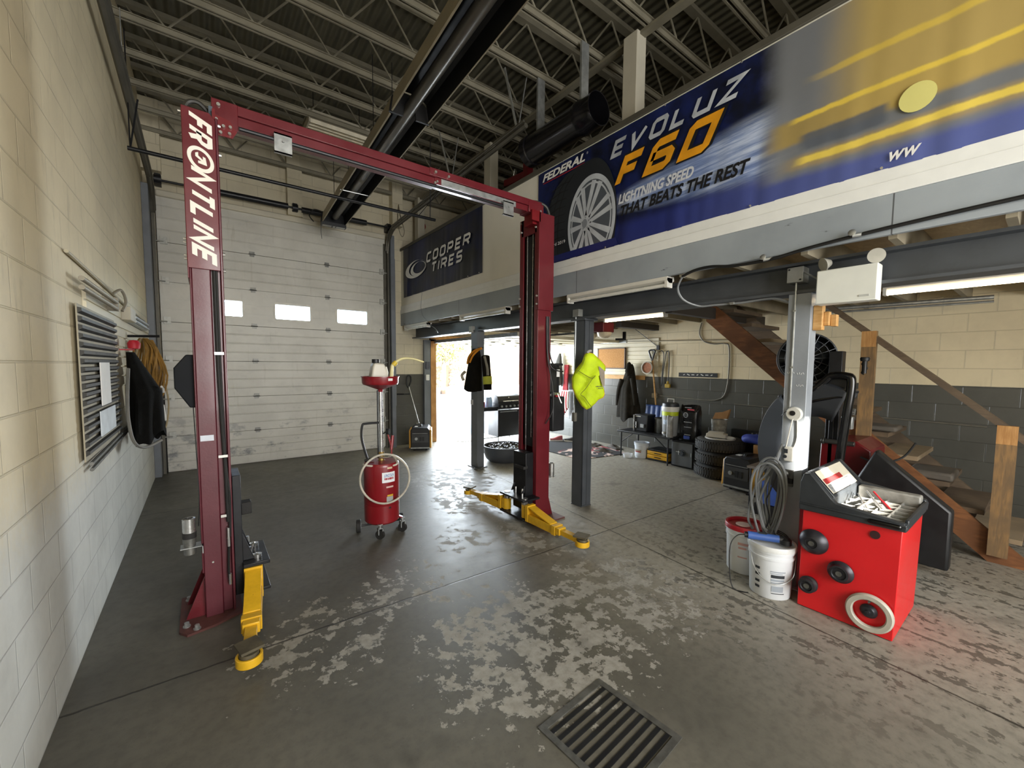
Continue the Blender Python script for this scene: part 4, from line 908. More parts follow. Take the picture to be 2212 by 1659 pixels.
# wheel guard and its arm
HOODC = Vector((4.08, 1.14, .93))
hood = thing('wheel_guard', 'big rounded grey and black wheel guard behind the light grey post', 'wheel guard', (4.08, 1.10, 0))
GUARD = M('guard_plastic', '383e45', .5, 0, .1, 5)
def sect(a0, a1, nm, mat, w0, w1, r=.44, dr=0.):
    m = MB()
    for rr, ws in ((r, (w0, w1)),):
        P = []
        n = 18
        pr = [(rr-.22, w0+.012), (rr-.012, w0), (rr, w0+.03), (rr, w1-.03), (rr-.01, w1), (rr-.07, w1)]
        def fn(a, b_):
            k = b_*(len(pr)-1); i = min(int(k), len(pr)-2); f = k-i; r_ = pr[i][0]*(1-f)+pr[i+1][0]*f; x = pr[i][1]*(1-f)+pr[i+1][1]*f
            an = a0+(a1-a0)*a; return HOODC+Vector((x, r_*math.cos(an)*.96, r_*math.sin(an)*1.24))
        m.grid(fn, n, 15)
    return m.build(nm, mat, hood, world=True, solid=.008, smooth=50, recalc=False)
sect(math.radians(118), math.radians(52), 'upper_shell', M('guard_dark_plastic', '26292d', .45, 0, .1), -.12, .16)
sect(math.radians(52), math.radians(-22), 'middle_shell', GUARD, -.14, .18, .445)
sect(math.radians(-22), math.radians(-66), 'lower_shell', M('guard_mid_plastic', '30353a', .5, 0, .1), -.12, .16)
m = MB(); m.tube([(3.98, 1.30, 1.36), (3.98, 1.17, 1.43), (3.98, 1.10, 1.50), (3.98, 1.06, 1.535), (3.98, .97, 1.535), (3.98, .935, 1.49), (3.98, .955, 1.2), (3.98, .985, .8), (3.98, 1.0, .5)], .030, n=10); m.build('frame_tube', BLKG, hood, world=True)
m = MB(); m.tube([(3.97, 1.42, 1.12), (3.97, 1.22, 1.30), (3.97, 1.05, 1.36), (3.97, .98, 1.37)], .014); m.build('inner_tube', BLKG, hood, world=True)
m = MB(); m.prism([(1.32, 1.24), (1.06, 1.34), (.98, 1.36), (.97, 1.52), (1.08, 1.53), (1.16, 1.40), (1.34, 1.34)], (4.0, 0, 0), (0, 1, 0), (0, 0, 1), (1, 0, 0), .06); m.build('frame_web', BLK, hood, world=True)
m = MB(); m.box(3.9, 4.1, .9, 1.1, 0, .06); m.box(3.95, 4.03, .97, 1.03, .05, .55); m.build('foot', BLKM, hood, world=True)
# tyre changer behind
tc = thing('tyre_changer', 'dark red tyre changer with an upright black mast behind the wheel guard', 'tyre changer', (4.85, 1.05, 0))
m = MB(); m.prism([(.90, .03), (1.30, .03), (1.28, .93), (1.02, .95), (.92, .88)], (4.60, 0, 0), (0, 1, 0), (0, 0, 1), (1, 0, 0), .5); m.build('cabinet', M('changer_red', '5a0a10', .35, 0, .08), tc, world=True, bevel=.012)
m = MB(); m.box(4.62, 4.72, 1.16, 1.26, .5, 1.75); m.box(4.60, 4.66, 1.19, 1.23, .6, 1.36); m.build('mast', BLKM, tc, world=True, bevel=.006)
m = MB(); m.cyl((4.55, 1.24, .93), (4.55, 1.02, .93), .022, n=14); m.lathe([(.03, 0), (.03, .02), (.018, .02), (.018, .0)], (4.55, 1.26, .93), (0, -1, 0), n=18); m.box(4.53, 4.57, 1.08, 1.12, .92, 1.12); m.build('mount_head', M('oiled_steel', '4f4f4c', .35, .7), tc, world=True, bevel=.003)
m = MB(); m.box(4.52, 4.58, 1.04, 1.12, 1.06, 1.17); m.build('lock_block', GALV, tc, world=True, bevel=.004)
m = MB(); m.tube([(4.54, 1.09, 1.21), (4.54, 1.06, 1.25), (4.54, 1.07, 1.36)], .008); m.cyl((4.54, 1.06, 1.215), (4.54, 1.03, 1.215), .03, n=14); m.build('valve', STEEL, tc, world=True)
m = MB(); m.cyl((4.7, 1.02, 1.55), (4.7, 1.02, 1.66), .018, n=12); m.lathe([(.03, 0), (.036, .02), (.03, .035)], (4.7, 1.02, 1.66), n=16); m.tube([(4.7, 1.02+.02*math.sin(k), 1.54+k*.012) for k in range(10)], .005); m.build('knob', BLK, tc, world=True)
m = MB(); m.tube([(4.58, .98, .82), (4.55, .85, .80), (4.6, .72, .86), (4.7, .66, .98)], .008); m.build('air_hose', CORD, tc, world=True)
m = MB(); m.cyl((4.57, 1.0, .66), (4.58, .98, .54), .012, n=8); m.build('grip', BLK, tc, world=True)
m = MB(); m.prism([(.40, .06), (1.0, .06), (1.0, .60), (.86, .92), (.70, .78), (.40, .52)], (4.45, 0, 0), (0, 1, 0), (0, 0, 1), (1, 0, 0), .12); m.build('bead_breaker_arm', BLK, tc, world=True, bevel=.02)

# ------------------------------------------------------------------ buckets, grinder, hoses, cords on the light post
def bucket(loc, label, lidmat, rz, group='white pails by the post'):
    t = thing('plastic_bucket', label, 'bucket', loc, rz, group)
    m = MB(); m.lathe([(.0, .0), (.122, .0), (.126, .006), (.136, .275), (.142, .277), (.142, .292), (.137, .294), (.138, .318), (.145, .320), (.145, .333), (.14, .335), (.141, .35), (.0, .35)], n=44); m.build('pail', M('pail_plastic', 'd5d9dd', .4, 0, .03, 5), t)
    m = MB(); m.lathe([(.0, .352), (.128, .352), (.132, .37), (.146, .37), (.150, .36), (.150, .335), (.146, .335), (.146, .352), (.0, .349)], n=44); m.build('lid', lidmat, t)
    return t
b1 = bucket((3.195, 1.142, 0), 'front white lidded pail with printed text and a blue power tool on it', M('pail_lid', 'cfd1d0', .45, 0, .06, 20), math.radians(200))
def wrap(t, r, a0, a1, z0, z1, mat, nm):
    m = MB(); m.grid(lambda a, b_: Vector((math.cos(a0+(a1-a0)*a)*(r+.04*b_*(z1-z0)), math.sin(a0+(a1-a0)*a)*(r+.04*b_*(z1-z0)), z0+(z1-z0)*b_)), 10, 1); return m.build(nm, mat, t, smooth=60, recalc=False)
R_ = math.radians
PR = INK('pale_print', '9aa2ac'); DK = INK('dark_print', '2b3036')
for a0, a1, z0, z1, mt in ((12, 52, .198, .206, PR), (12, 44, .186, .192, PR), (14, 50, .158, .180, DK), (14, 50, .135, .15, PR), (14, 46, .12, .128, PR), (16, 48, .06, .10, PR), (16, 52, .045, .05, DK)):
    wrap(b1, .1378-.037*(.275-z0), R_(a0-12), R_(a1-12), z0, z1, mt, 'printed_label')
m = MB(); lw = MB(); text(lw, 'PAIL', (0, 0, 0), (1, 0, 0), (0, 1, 0), 1, 1, 0, .0)
lw = MB(); text(lw, 'no', (0, 0, 0), (1, 0, 0), (0, 1, 0), 1, 1, 0, .01)
for k, (z0, zz) in enumerate(((.06, .09), (.10, .13), (.15, .185), (.195, .225))): wrap(b1, .1378-.037*(.275-z0), R_(-42), R_(-28), z0, z0+.018, DK, 'printed_mark')
m = MB(); m.tube([(.143*math.cos(R_(-58)), .143*math.sin(R_(-58)), .285), (.15*math.cos(R_(-40)), .15*math.sin(R_(-40)), .20), (.15*math.cos(R_(-12)), .15*math.sin(R_(-12)), .14), (.152*math.cos(R_(20)), .152*math.sin(R_(20)), .125), (.15*math.cos(R_(60)), .15*math.sin(R_(60)), .17), (.143*math.cos(R_(85)), .143*math.sin(R_(85)), .285)], .0025, n=6); m.build('bail_handle', GALV, b1)
b2 = bucket((3.40, 1.40, 0), 'rear white pail with a red rimmed lid', M('red_lid', 'a51a28', .4, 0, .06), math.radians(200))
m = MB(); m.lathe([(.0, .371), (.05, .371), (.05, .376), (.0, .378)], (.06, -.02, 0), n=24); m.build('lid_label', INK('label_pale', 'c9b0a8'), b2)
for a0, a1, z0, z1 in ((-20, 10, .23, .25), (-18, 6, .20, .215), (-20, 8, .13, .14)): wrap(b2, .1378-.037*(.275-z0), R_(a0), R_(a1), z0, z1, INK('label_red_pale', 'c79c98'), 'printed_label')
gr = thing('angle_polisher', 'blue and black power tool lying on the front pail lid', 'power tool', (3.15, 1.155, .373))
d = Vector((.5, -.86, .0)).normalized(); s_ = Vector((d.y, -d.x, 0)); c0 = Vector((-.055, .075, .03))
m = MB(); m.tube([c0-d*.03, c0, c0+d*.05, c0+d*.12, c0+d*.16], .027, n=14, taper=.95); m.build('body', M('tool_blue', '3a5a9c', .45, 0, .08), gr)
m = MB(); m.tube([c0-d*.05, c0-d*.02], .02, n=12, sub=1); m.tube([c0+d*.155, c0+d*.195], .025, n=14, sub=1); m.lathe([(.036, 0), (.036, .035), (.02, .05), (.0, .05)], c0+d*.20+Vector((0, 0, -.03)), n=20); m.build('gear_head', BLK, gr)
m = MB(); m.obb(c0+d*.06+Vector((0, 0, .027)), (.03, .05, .004), Matrix((s_, d, Vector((0, 0, 1)))).transposed()); m.build('nameplate', DK, gr)
m = MB(); m.tube([c0-d*.05, c0-d*.10+Vector((0, 0, -.02)), c0-d*.13+Vector((-.02, 0, -.10)), c0-d*.12+Vector((-.03, .0, -.30)), c0-d*.09+Vector((-.04, 0, -.396)), c0-d*.02+Vector((-.07, 0, -.396)), c0+d*.02+Vector((-.08, 0, -.39))], .004, n=6); m.build('power_cord', CORD, gr)
cc = MB()
for k in range(3): cc.tube([(3.265+.05*math.cos(t*PI/5), 1.11+.045*math.sin(t*PI/5), .379+.012*k+.02*math.sin(t*PI/5)) for t in range(10)], .004, n=6, closed=True, sub=3)
tag(cc.build('cord_coil', CORD), 'small coil of black cord lying on the front pail lid beside the blue tool', 'cord')
# coiled grey hose on a hook of the post
hk = thing('coiled_hose', 'grey hose coiled in long loops hung from the hook on the light post', 'hose', (3.36, 1.19, .42))
for k in range(9):
    a = k*.4; y0 = 1.185+.012*math.sin(k*1.7); w = .045+.012*k; dz = .03*math.sin(k*2.1); x = 3.345-.012*k
    m = MB(); pts = []
    for i in range(14):
        t = i/14*2*PI; pts.append((x+.012*math.sin(t+a), y0+.012+w*math.cos(t)*(.75+.25*math.sin(t))*1.0, .64+dz+(.215+.01*k)*math.sin(t)))
    m.tube(pts, .0085, closed=True, sub=3); m.build('hose_loop', HOSE, hk, world=True)
m = MB(); m.tube([(3.30, 1.18, .95), (3.29, 1.22, .84), (3.27, 1.29, .72), (3.26, 1.325, .55), (3.27, 1.335, .45), (3.29, 1.31, .38)], .009); m.tube([(3.31, 1.22, .80), (3.28, 1.27, .6), (3.27, 1.24, .44), (3.27, 1.2, .405)], .009); m.tube([(3.37, 1.165, 1.04), (3.34, 1.175, .98), (3.30, 1.18, .90)], .012); m.build('hose_end', HOSE, hk, world=True)
m = MB(); m.tube([(3.32, 1.17, .85), (3.28, 1.2, .7), (3.27, 1.22, .62), (3.29, 1.2, .5), (3.28, 1.22, .41)], .0045, n=6); m.build('power_lead', CORD, hk, world=True)
hh = thing('hose_hook', 'dark steel hose hook and valve bolted to the light post', 'hook', (3.38, 1.13, .8))
m = MB(); m.box(3.36, 3.38, 1.09, 1.16, .74, .86); m.cyl((3.38, 1.15, .82), (3.29, 1.16, .84), .010, n=10); m.lathe([(.03, 0), (.034, .01), (.03, .02)], (3.345, 1.135, .83), (-1, .3, 0), n=18); m.build('bracket', DSTEEL, hh, world=True)
m = MB(); m.box(3.345, 3.38, 1.09, 1.125, .765, .80); m.cyl((3.36, 1.15, .79), (3.32, 1.13, .775), .012, n=8); m.build('coupler', BLKM, hh, world=True)
pl = thing('retractable_reel', 'round white puck-shaped cord reel tied to the light post', 'cord reel', (3.36, 1.105, 1.26))
m = MB(); m.lathe([(.0, .0), (.045, .0), (.05, .008), (.05, .028), (.044, .038), (.0, .04)], (3.38, 1.10, 1.27), (-1, 0, 0), n=28); m.build('case', M('reel_white', 'cfcfc8', .45, 0, .06, 9), pl, world=True)
m = MB(); m.lathe([(.018, 0), (.018, .004), (.0, .005)], (3.34, 1.105, 1.275), (-1, 0, 0), n=18); m.tube([(3.37, 1.14, 1.275), (3.34, 1.15, 1.28), (3.345, 1.17, 1.255), (3.37, 1.18, 1.24)], .003, n=5); m.build('wire_tie', CORD, pl, world=True)
sc = thing('outlet_box', 'white outlet box with a plug hanging on the light post', 'outlet', (3.36, 1.115, .93))
m = MB(); m.box(3.335, 3.38, 1.085, 1.145, .925, 1.03); m.build('box', M('outlet_white', 'e2e0d8', .4), sc, world=True, bevel=.01, seg=3)
m = MB(); m.box(3.332, 3.336, 1.12, 1.145, .985, 1.015); m.cyl((3.336, 1.135, .96), (3.325, 1.135, .96), .012, n=12); m.build('sockets', DK, sc, world=True)
m = MB(); m.tube([(3.335, 1.10, 1.235), (3.33, 1.115, 1.14), (3.345, 1.135, 1.03)], .004); m.build('lead', M('white_cord', 'd9d7cd', .5), sc, world=True)
m = MB(); m.tube([(3.374, 1.085, 1.235), (3.374, 1.08, 1.10), (3.374, 1.095, 1.03)], .004); m.build('lead', MATS['white_cord'], sc, world=True)
cd = thing('conduit', 'thin grey conduit running down the light post from the junction box', 'conduit', (3.376, 1.12, 1.3))
m = MB(); m.cyl((3.374, 1.135, 2.2), (3.374, 1.135, 1.31), .006, n=8); m.build('pipe', GALV, cd, world=True)
for z in (2.0, 1.6): MB().box(3.368, 3.38, 1.125, 1.145, z-.006, z+.006).build('strap', GALV, cd, world=True)
for k, (y_, z) in enumerate(((1.16, 1.56), (1.10, 1.555), (1.10, 1.47))):
    m = MB()
    for j in range(4): m.obb((3.379, y_-.012*j, z+.003*(j % 2)), (.0015, .003, .014), Matrix.Rotation(.5*(j % 3-1), 3, 'X'))
    o = tag(m.build('chalk_mark', INK('chalk', 'd5d8da')), ['white scrawled chalk mark at the far edge of the light post', 'white scrawled chalk mark highest beside the conduit', 'white scrawled chalk mark lowest on the light post'][k], 'marking', 'chalk marks on the light post')
jb = thing('junction_box', 'grey square junction box above the light post', 'junction box', (3.36, 1.14, 2.19))
m = MB(); m.box(3.34, 3.45, 1.085, 1.185, 2.195, 2.30); m.build('box', M('box_grey', '7c7d79', .45), jb, world=True, bevel=.004)
for y_, z in ((1.1, 2.21), (1.17, 2.285)): MB().cyl((3.34, y_, z), (3.336, y_, z), .006, n=8).build('screw', BLKM, jb, world=True)
jb2 = thing('junction_box', 'grey junction box with a conduit on top of the dark steel post', 'junction box', (3.36, 3.22, 2.15))
m = MB(); m.box(3.33, 3.40, 3.19, 3.28, 2.145, 2.225); m.build('box', MATS['box_grey'], jb2, world=True, bevel=.004)
m = MB(); m.cyl((3.365, 3.265, 2.15), (3.365, 3.265, 1.06), .008, n=8); m.build('conduit', GALV, jb2, world=True)
m = MB(); m.box(3.345, 3.385, 3.235, 3.285, .97, 1.07); m.build('outlet', M('outlet_grey', '77746c', .45, .3), jb2, world=True, bevel=.004)
jb3 = thing('junction_box', 'small pale junction box on top of the doorway post', 'junction box', (3.36, 5.5, 2.15))
m = MB(); m.box(3.34, 3.40, 5.44, 5.53, 2.10, 2.2); m.build('box', M('box_pale', 'a3a39d', .5), jb3, world=True, bevel=.004)
# emergency light unit
el = thing('emergency_light', 'white emergency light box with two lamp heads on the steel beam', 'emergency light', (3.3, .83, 2.02))
m = MB(); m.box(3.27, 3.37, .675, .985, 2.015, 2.235); m.build('case', M('unit_white', 'd9dbd4', .45, 0, .03), el, world=True, bevel=.006)
MB().box(3.267, 3.271, .71, .76, 2.04, 2.052).build('nameplate', M('plate_grey', 'b4b6b2', .4), el, world=True)
for y_, d in ((.95, Vector((-.6, .55, -.25))), (.70, Vector((-.75, -.25, -.1)))):
    d.normalize(); c = Vector((3.32, y_, 2.285)); m = MB(); m.lathe([(.0, -.03), (.02, -.025), (.042, .015), (.044, .022), (.04, .022)], c, d, n=24); m.cyl((3.32, y_, 2.235), (3.32, y_, 2.27), .010, n=8); o = m.build('lamp_head', M('lamp_grey', 'a8a69c', .4), el, world=True); m = MB(); m.lathe([(.0, .018), (.04, .016)], c, d, n=24); m.build('lens', M('lens_glass', '8c8a80', .15, .3), o, world=True)
m = MB(); m.tube([(3.36, 1.1, 2.27), (3.33, 1.05, 2.235), (3.33, .99, 2.19)], .006); m.build('feed_conduit', HOSE, el, world=True)
# pine blocks bolted to the post
pb = thing('pine_block', 'stack of offcut pine blocks screwed to the side of the light post', 'wood block', (3.52, 1.03, 1.9))
for bx in ((3.42, 3.48, .985, 1.039, 1.86, 2.03), (3.45, 3.50, .955, .984, 1.89, 1.985), (3.48, 3.53, .92, .954, 1.885, 1.965)): MB().box(*bx).build('block', PINE, pb, world=True, bevel=.003)
# air line and valves along the fascia
al = thing('air_line', 'black and clear air hose running along the bottom of the grey fascia', 'hose', (3.12, 1.2, 2.33))
m = MB(); m.tube([(3.12, -.2, 2.42), (3.12, .3, 2.405), (3.12, .7, 2.385), (3.12, 1.0, 2.36), (3.12, 1.2, 2.335), (3.12, 1.45, 2.335), (3.12, 1.62, 2.36), (3.12, 1.75, 2.355), (3.12, 1.85, 2.325)], .011); m.build('black_hose', CORD, al, world=True)
m = MB(); m.tube([(3.12, 1.85, 2.325), (3.14, 1.90, 2.24), (3.2, 1.88, 2.15), (3.3, 1.80, 2.10), (3.34, 1.70, 2.10), (3.38, 1.5, 2.10), (3.4, 1.3, 2.11), (3.40, 1.18, 2.07)], .008); m.build('grey_hose', HOSE, al, world=True)
for y_, z in ((.74, 2.385), (1.22, 2.34)):
    m = MB(); m.cyl((3.125, y_-.02, z), (3.105, y_+.03, z-.005), .012, n=10); m.lathe([(.018, 0), (.02, .008), (.012, .012)], (3.105, y_+.03, z+.012), (-1, 0, .2), n=14); m.build('valve', GALV, al, world=True)
for y_, z in ((1.85, 2.325), (1.56, 2.10)): m = MB(); m.cyl((3.125 if z > 2.2 else 3.35, y_-.015, z), (3.125 if z > 2.2 else 3.35, y_+.015, z), .012, n=8); m.build('clamp', BOLT, al, world=True)
# ------------------------------------------------------------------ far side of the shop: wall boards and things hung on the block wall
def slat(x, y0, y1, z0, z1, n, face, label, num):
    m = MB(); h = (z1-z0)/n
    for i in range(n):
        a = z0+i*h; m.prism([(0, a+.012), (.018, a+.012), (.018, a+h-.004), (.012, a+h), (0, a+h)], (x, y0, 0), (face, 0, 0), (0, 0, 1), (0, 1, 0), y1-y0)
        m.prism([(0, a), (.006, a), (.006, a+.012), (0, a+.012)], (x, y0, 0), (face, 0, 0), (0, 0, 1), (0, 1, 0), y1-y0)
    return struct(m.build('trim_%d' % num, M('slat_board', 'd5cdb4', .5, 0, .05, 3), origin=False), label)
slat(6.66, 4.36, 7.74, 1.42, 2.12, 9, -1, 'cream slotted wall board over the grey block wall', 8)
slat(-.57, 3.6, 7.35, 1.40, 2.06, 8, 1, 'cream slotted wall board on the near block wall', 9)
cbd = thing('cork_board', 'cork notice board with a thin dark frame on the slotted wall', 'notice board', (6.63, 5.42, 1.55))
q = NT('cork'); n = q.noise(q.obj(), 60, 5, .7); q.base(q.mix(q.smooth(n, .35, .7), lin('a8763f'), lin('c99a63'))); q.rough(.9); q.bump(n, .3)
MB().box(6.615, 6.64, 5.09, 5.75, 1.56, 1.95).build('cork', q.m, cbd, world=True)
m = MB()
for bx in ((5.07, 5.77, 1.545, 1.565), (5.07, 5.77, 1.945, 1.965)): m.box(6.61, 6.642, *bx)
for bx in ((5.07, 5.09), (5.75, 5.77)): m.box(6.61, 6.642, *bx, 1.545, 1.965)
m.build('frame', M('board_frame', '4a3524', .5), cbd, world=True)
tag(MB().box(6.615, 6.64, 4.62, 5.60, 1.345, 1.425).build('coat_rail', PINE), 'long pine coat rail screwed along the grey wall below the cork board', 'rail')
def garment(name, label, loc, h, w, d, mat, seed, face, hook=.12, group=None, lean=0):
    """hanging garment: gathered at the hook, folds widening to a ragged hem"""
    t = thing(name, label, 'garment', loc, 0, group); rnd = random.Random(seed); ph = [rnd.random()*6 for _ in range(6)]
    F = Vector(face).normalized(); S = F.cross(Vector((0, 0, 1)))
    def fn(a, b_):
        an = 2*PI*a; z = h*(1-b_); k = b_**.62
        ww = w*(.14+.86*k)*(1-.10*max(0, b_-.8)/.2); dd = d*(.25+.75*min(1, b_*2.2))
        fold = 1+.16*b_*math.sin(4*an+ph[0])+.09*b_*math.sin(9*an+ph[1]+b_*2)
        hem = (.06*math.sin(2*an+ph[2])+.035*math.sin(5*an+ph[3]))*h*max(0, b_-.7)/.3
        return S*(math.cos(an)*ww/2*fold+lean*b_*w)+F*(dd*(1+math.sin(an)*fold)*.5)+Vector((0, 0, z+hem))
    m = MB(); m.grid(fn, 48, 22, closed=True); m.build('body', mat, t, smooth=60); return t, S, F
t, S, F = garment('hooded_jacket', 'dark hooded jacket hung on the pine coat rail', (6.60, 4.90, .62), 1.02, .50, .20, M('dark_jacket', '26231d', .9, 0, .3, 9, .4, 60, 0, .1), 3, (-1, 0, 0), lean=-.05)
m = MB(); m.tube([S*.12+F*.12+Vector((0, 0, .72)), S*.19+F*.12+Vector((0, 0, .5)), S*.23+F*.10+Vector((0, 0, .22))], .055, n=12, taper=.8); m.build('sleeve', MATS['dark_jacket'], t)
m = MB(); m.tube([-S*.12+F*.12+Vector((0, 0, .75)), -S*.18+F*.14+Vector((0, 0, .5)), -S*.20+F*.12+Vector((0, 0, .25))], .055, n=12, taper=.8); m.build('sleeve', MATS['dark_jacket'], t)
m = MB(); m.lathe([(.0, .0), (.05, .03), (.075, .12), (.06, .22), (.03, .28), (.01, .30)], F*.08+Vector((0, 0, .76)), n=16); m.build('hood', MATS['dark_jacket'], t)
t, S, F = garment('hooded_jacket', 'grey jacket hung on the slotted wall behind the lift power unit', (6.60, 6.86, 1.18), .70, .30, .16, M('grey_jacket', '4a4a48', .9, 0, .25, 9, .3), 5, (-1, 0, 0))
fl = thing('red_strap_bundle', 'red straps and patterned red and white cloth hanging on the wall behind the dark post', 'strap', (6.58, 6.66, .35))
for k in range(4): m = MB(); m.tube([(6.60, 6.70-.03*k, 1.62), (6.57, 6.68-.025*k, 1.3), (6.57, 6.72-.04*k, 1.05)], .025, n=8); m.build('strap', M('strap_red', '8a1a22', .8, 0, .3, 14), fl, world=True)
for k in range(6): m = MB(); m.tube([(6.55, 6.72-.035*k, 1.02), (6.53, 6.74-.04*k, .8), (6.55, 6.70-.03*k, .45+.04*k)], .022, n=8); m.build('cloth_strip', M('strap_pale', 'c9bcb4', .8) if k % 2 else MATS['strap_red'], fl, world=True)
# shovel, pan-shaped disc, cords, rail, conduit
sh = thing('snow_shovel', 'blue bladed snow shovel with a pine shaft and black grip leaning on the wall', 'shovel', (6.5, 4.3, .45))
m = MB(); m.cyl((6.62, 4.47, 1.74), (6.58, 4.30, .60), .014, n=12); m.build('shaft', PINE, sh, world=True)
m = MB(); m.tube([(6.62, 4.47, 1.70), (6.615, 4.51, 1.80), (6.61, 4.53, 1.88), (6.61, 4.47, 1.90), (6.61, 4.41, 1.88), (6.615, 4.44, 1.80), (6.62, 4.47, 1.70)], .016); m.build('grip', BLK, sh, world=True)
m = MB(); m.grid(lambda a, b_: Vector((6.50+.06*math.sin(PI*b_*.5)-.012*abs(math.sin(a*PI*6)), 4.53-.62*a, .56+.34*b_)), 40, 8); m.build('blade', M('shovel_blue', '21407c', .45, 0, .1), sh, world=True, solid=.008)
pn = thing('sieve_pan', 'round pan with a rust-coloured face hung on the slotted wall below the shovel grip', 'pan', (6.62, 4.49, 1.45))
m = MB(); m.lathe([(.0, 0), (.115, 0), (.12, .03), (.10, .035), (.098, .012), (.0, .010)], (6.59, 4.54, 1.575), (-1, 0, 0), n=32); m.build('rim', M('pan_rim', 'bdb6a8', .5), pn, world=True)
MB().lathe([(.0, .016), (.094, .016)], (6.59, 4.54, 1.575), (-1, 0, 0), n=28).build('face', M('pan_rust', '9a5f3c', .7, 0, .25, 25), pn, world=True)
cdd = thing('extension_cord', 'looped dark extension cord hung on the block wall ending in a yellow plug', 'cord', (6.62, 4.16, 1.2))
m = MB(); m.tube([(6.63, 4.14, 1.33), (6.63, 4.13, 1.6), (6.63, 4.14, 1.84), (6.63, 4.17, 1.87), (6.63, 4.20, 1.82), (6.63, 4.24, 1.5), (6.63, 4.27, 1.25), (6.63, 4.26, 1.5), (6.63, 4.24, 1.8), (6.63, 4.28, 1.88), (6.63, 4.33, 1.86)], .008); m.build('cable', CORD, cdd, world=True)
m = MB(); m.box(6.60, 6.64, 4.09, 4.19, 1.22, 1.29); m.cyl((6.62, 4.14, 1.29), (6.62, 4.14, 1.34), .02, n=10); m.build('plug', M('plug_yellow', 'a88a1f', .6), cdd, world=True, bevel=.01)
rk = thing('tool_rail', 'black steel rail with cut-out slots fixed to the cream block wall', 'rail', (6.64, 3.62, 1.42))
m = MB(); m.box(6.645, 6.66, 3.28, 3.95, 1.425, 1.495); m.build('rail', BLK, rk, world=True)
for k in range(7): m = MB(); m.obb((6.644, 3.37+k*.08, 1.462), (.003, .05 if k % 3 else .03, .012), Matrix.Rotation(.4*(k % 3-1), 3, 'X')); m.build('slot', PAPER, rk, world=True)
cn = thing('conduit', 'grey conduit bent in a big loop on the far block wall', 'conduit', (6.645, 3.6, 1.05))
m = MB(); m.tube([(6.645, 3.57, 2.33), (6.645, 3.60, 2.15), (6.645, 3.52, 2.02), (6.645, 3.35, 1.97), (6.645, 3.18, 1.97), (6.645, 3.11, 1.90), (6.645, 3.10, 1.5), (6.645, 3.14, 1.18), (6.645, 3.26, 1.07), (6.645, 3.5, 1.05), (6.645, 4.0, 1.06), (6.645, 4.42, 1.07)], .010); m.build('pipe', M('conduit_paint', '6f6b60', .5, .2), cn, world=True)
m = MB(); m.box(6.62, 6.66, 4.36, 4.46, 1.02, 1.11); m.build('outlet', M('outlet_tan', '8d8676', .5), cn, world=True, bevel=.004)
m = MB(); m.cyl((6.645, 5.85, 2.10), (6.645, 2.9, 2.02), .009, n=8); tag(m.build('wall_pipe', M('pipe_tan', '8f866f', .5)), 'long thin pipe running level along the cream block wall', 'pipe')
m = MB(); m.cyl((6.645, 3.0, 1.02), (6.645, .4, .98), .008, n=8); tag(m.build('wall_pipe', MATS['conduit_paint']), 'thin pipe running low along the grey block wall towards the stairs', 'pipe')
m = MB(); m.tube([(6.62, 4.85, 2.30), (6.63, 4.5, 2.05), (6.63, 4.36, 1.95)], .006); m.box(6.61, 6.64, 4.33, 4.38, 1.9, 1.98); tag(m.build('hanging_cable', CORD), 'short dark cable slanting down the cream wall above the shovel', 'cable')

# ------------------------------------------------------------------ low table and everything along the wall
tb = thing('folding_table', 'low black folding table against the grey wall', 'table', (6.2, 4.0, 0))
m = MB(); m.box(5.90, 6.50, 3.62, 4.66, .435, .465); m.build('tabletop', BLK, tb, world=True, bevel=.006)
for y_ in (3.68, 4.60):
    for x in (5.95, 6.45): m = MB(); m.cyl((x, y_, 0), (x, y_, .44), .013, n=10); m.build('leg', BLKM, tb, world=True)
    m = MB(); m.cyl((5.95, y_, .25), (5.95, y_+(.25 if y_ < 4 else -.25), .435), .008, n=8); m.build('brace', BLKM, tb, world=True)
cm = thing('coffee_machine', 'black coffee machine at the left end of the low table', 'coffee machine', (6.22, 4.28, .465))
m = MB(); m.box(6.08, 6.34, 4.17, 4.43, .467, .76); m.build('body', BLK, cm, world=True, bevel=.012)
m = MB(); m.box(6.06, 6.08, 4.415, 4.44, .47, .75); m.cyl((6.07, 4.38, .52), (6.07, 4.38, .63), .010, n=10); m.build('chrome_rail', STEEL, cm, world=True)
m = MB(); m.box(6.055, 6.08, 4.22, 4.29, .54, .60); m.build('dial_panel', GALV, cm, world=True)
m = MB(); text(m, 'co', (0, 0, 0), (1, 0, 0), (0, 1, 0), 1, 1); m = MB(); m.box(6.077, 6.08, 4.30, 4.40, .72, .732); m.build('badge', PAPER, cm, world=True)
pt = thing('stock_pot', 'dull steel pot between the coffee machine and the drink cooler', 'pot', (6.24, 3.98, .465))
m = MB(); m.lathe([(.0, .0), (.14, .0), (.145, .01), (.145, .24), (.152, .245), (.148, .25), (.138, .25), (.136, .02), (.0, .02)], (6.30, 4.0, .467), n=36); m.build('pot', DSTEEL, pt, world=True)
wc = thing('drink_cooler', 'grey and white drink cooler with a dark lid and lime band', 'drink cooler', (6.2, 3.74, .465))
CX, CY = 6.12, 3.76
m = MB(); m.lathe([(.0, .0), (.105, .0), (.115, .012), (.128, .34), (.0, .34)], (CX, CY, .467), n=36); m.build('tank', M('cooler_grey', '8f908e', .45, 0, .05), wc, world=True)
m = MB(); m.lathe([(.129, .335), (.131, .40), (.0, .40)], (CX, CY, .467), n=36); m.build('lime_band', M('cooler_lime', 'b6c41c', .45), wc, world=True)
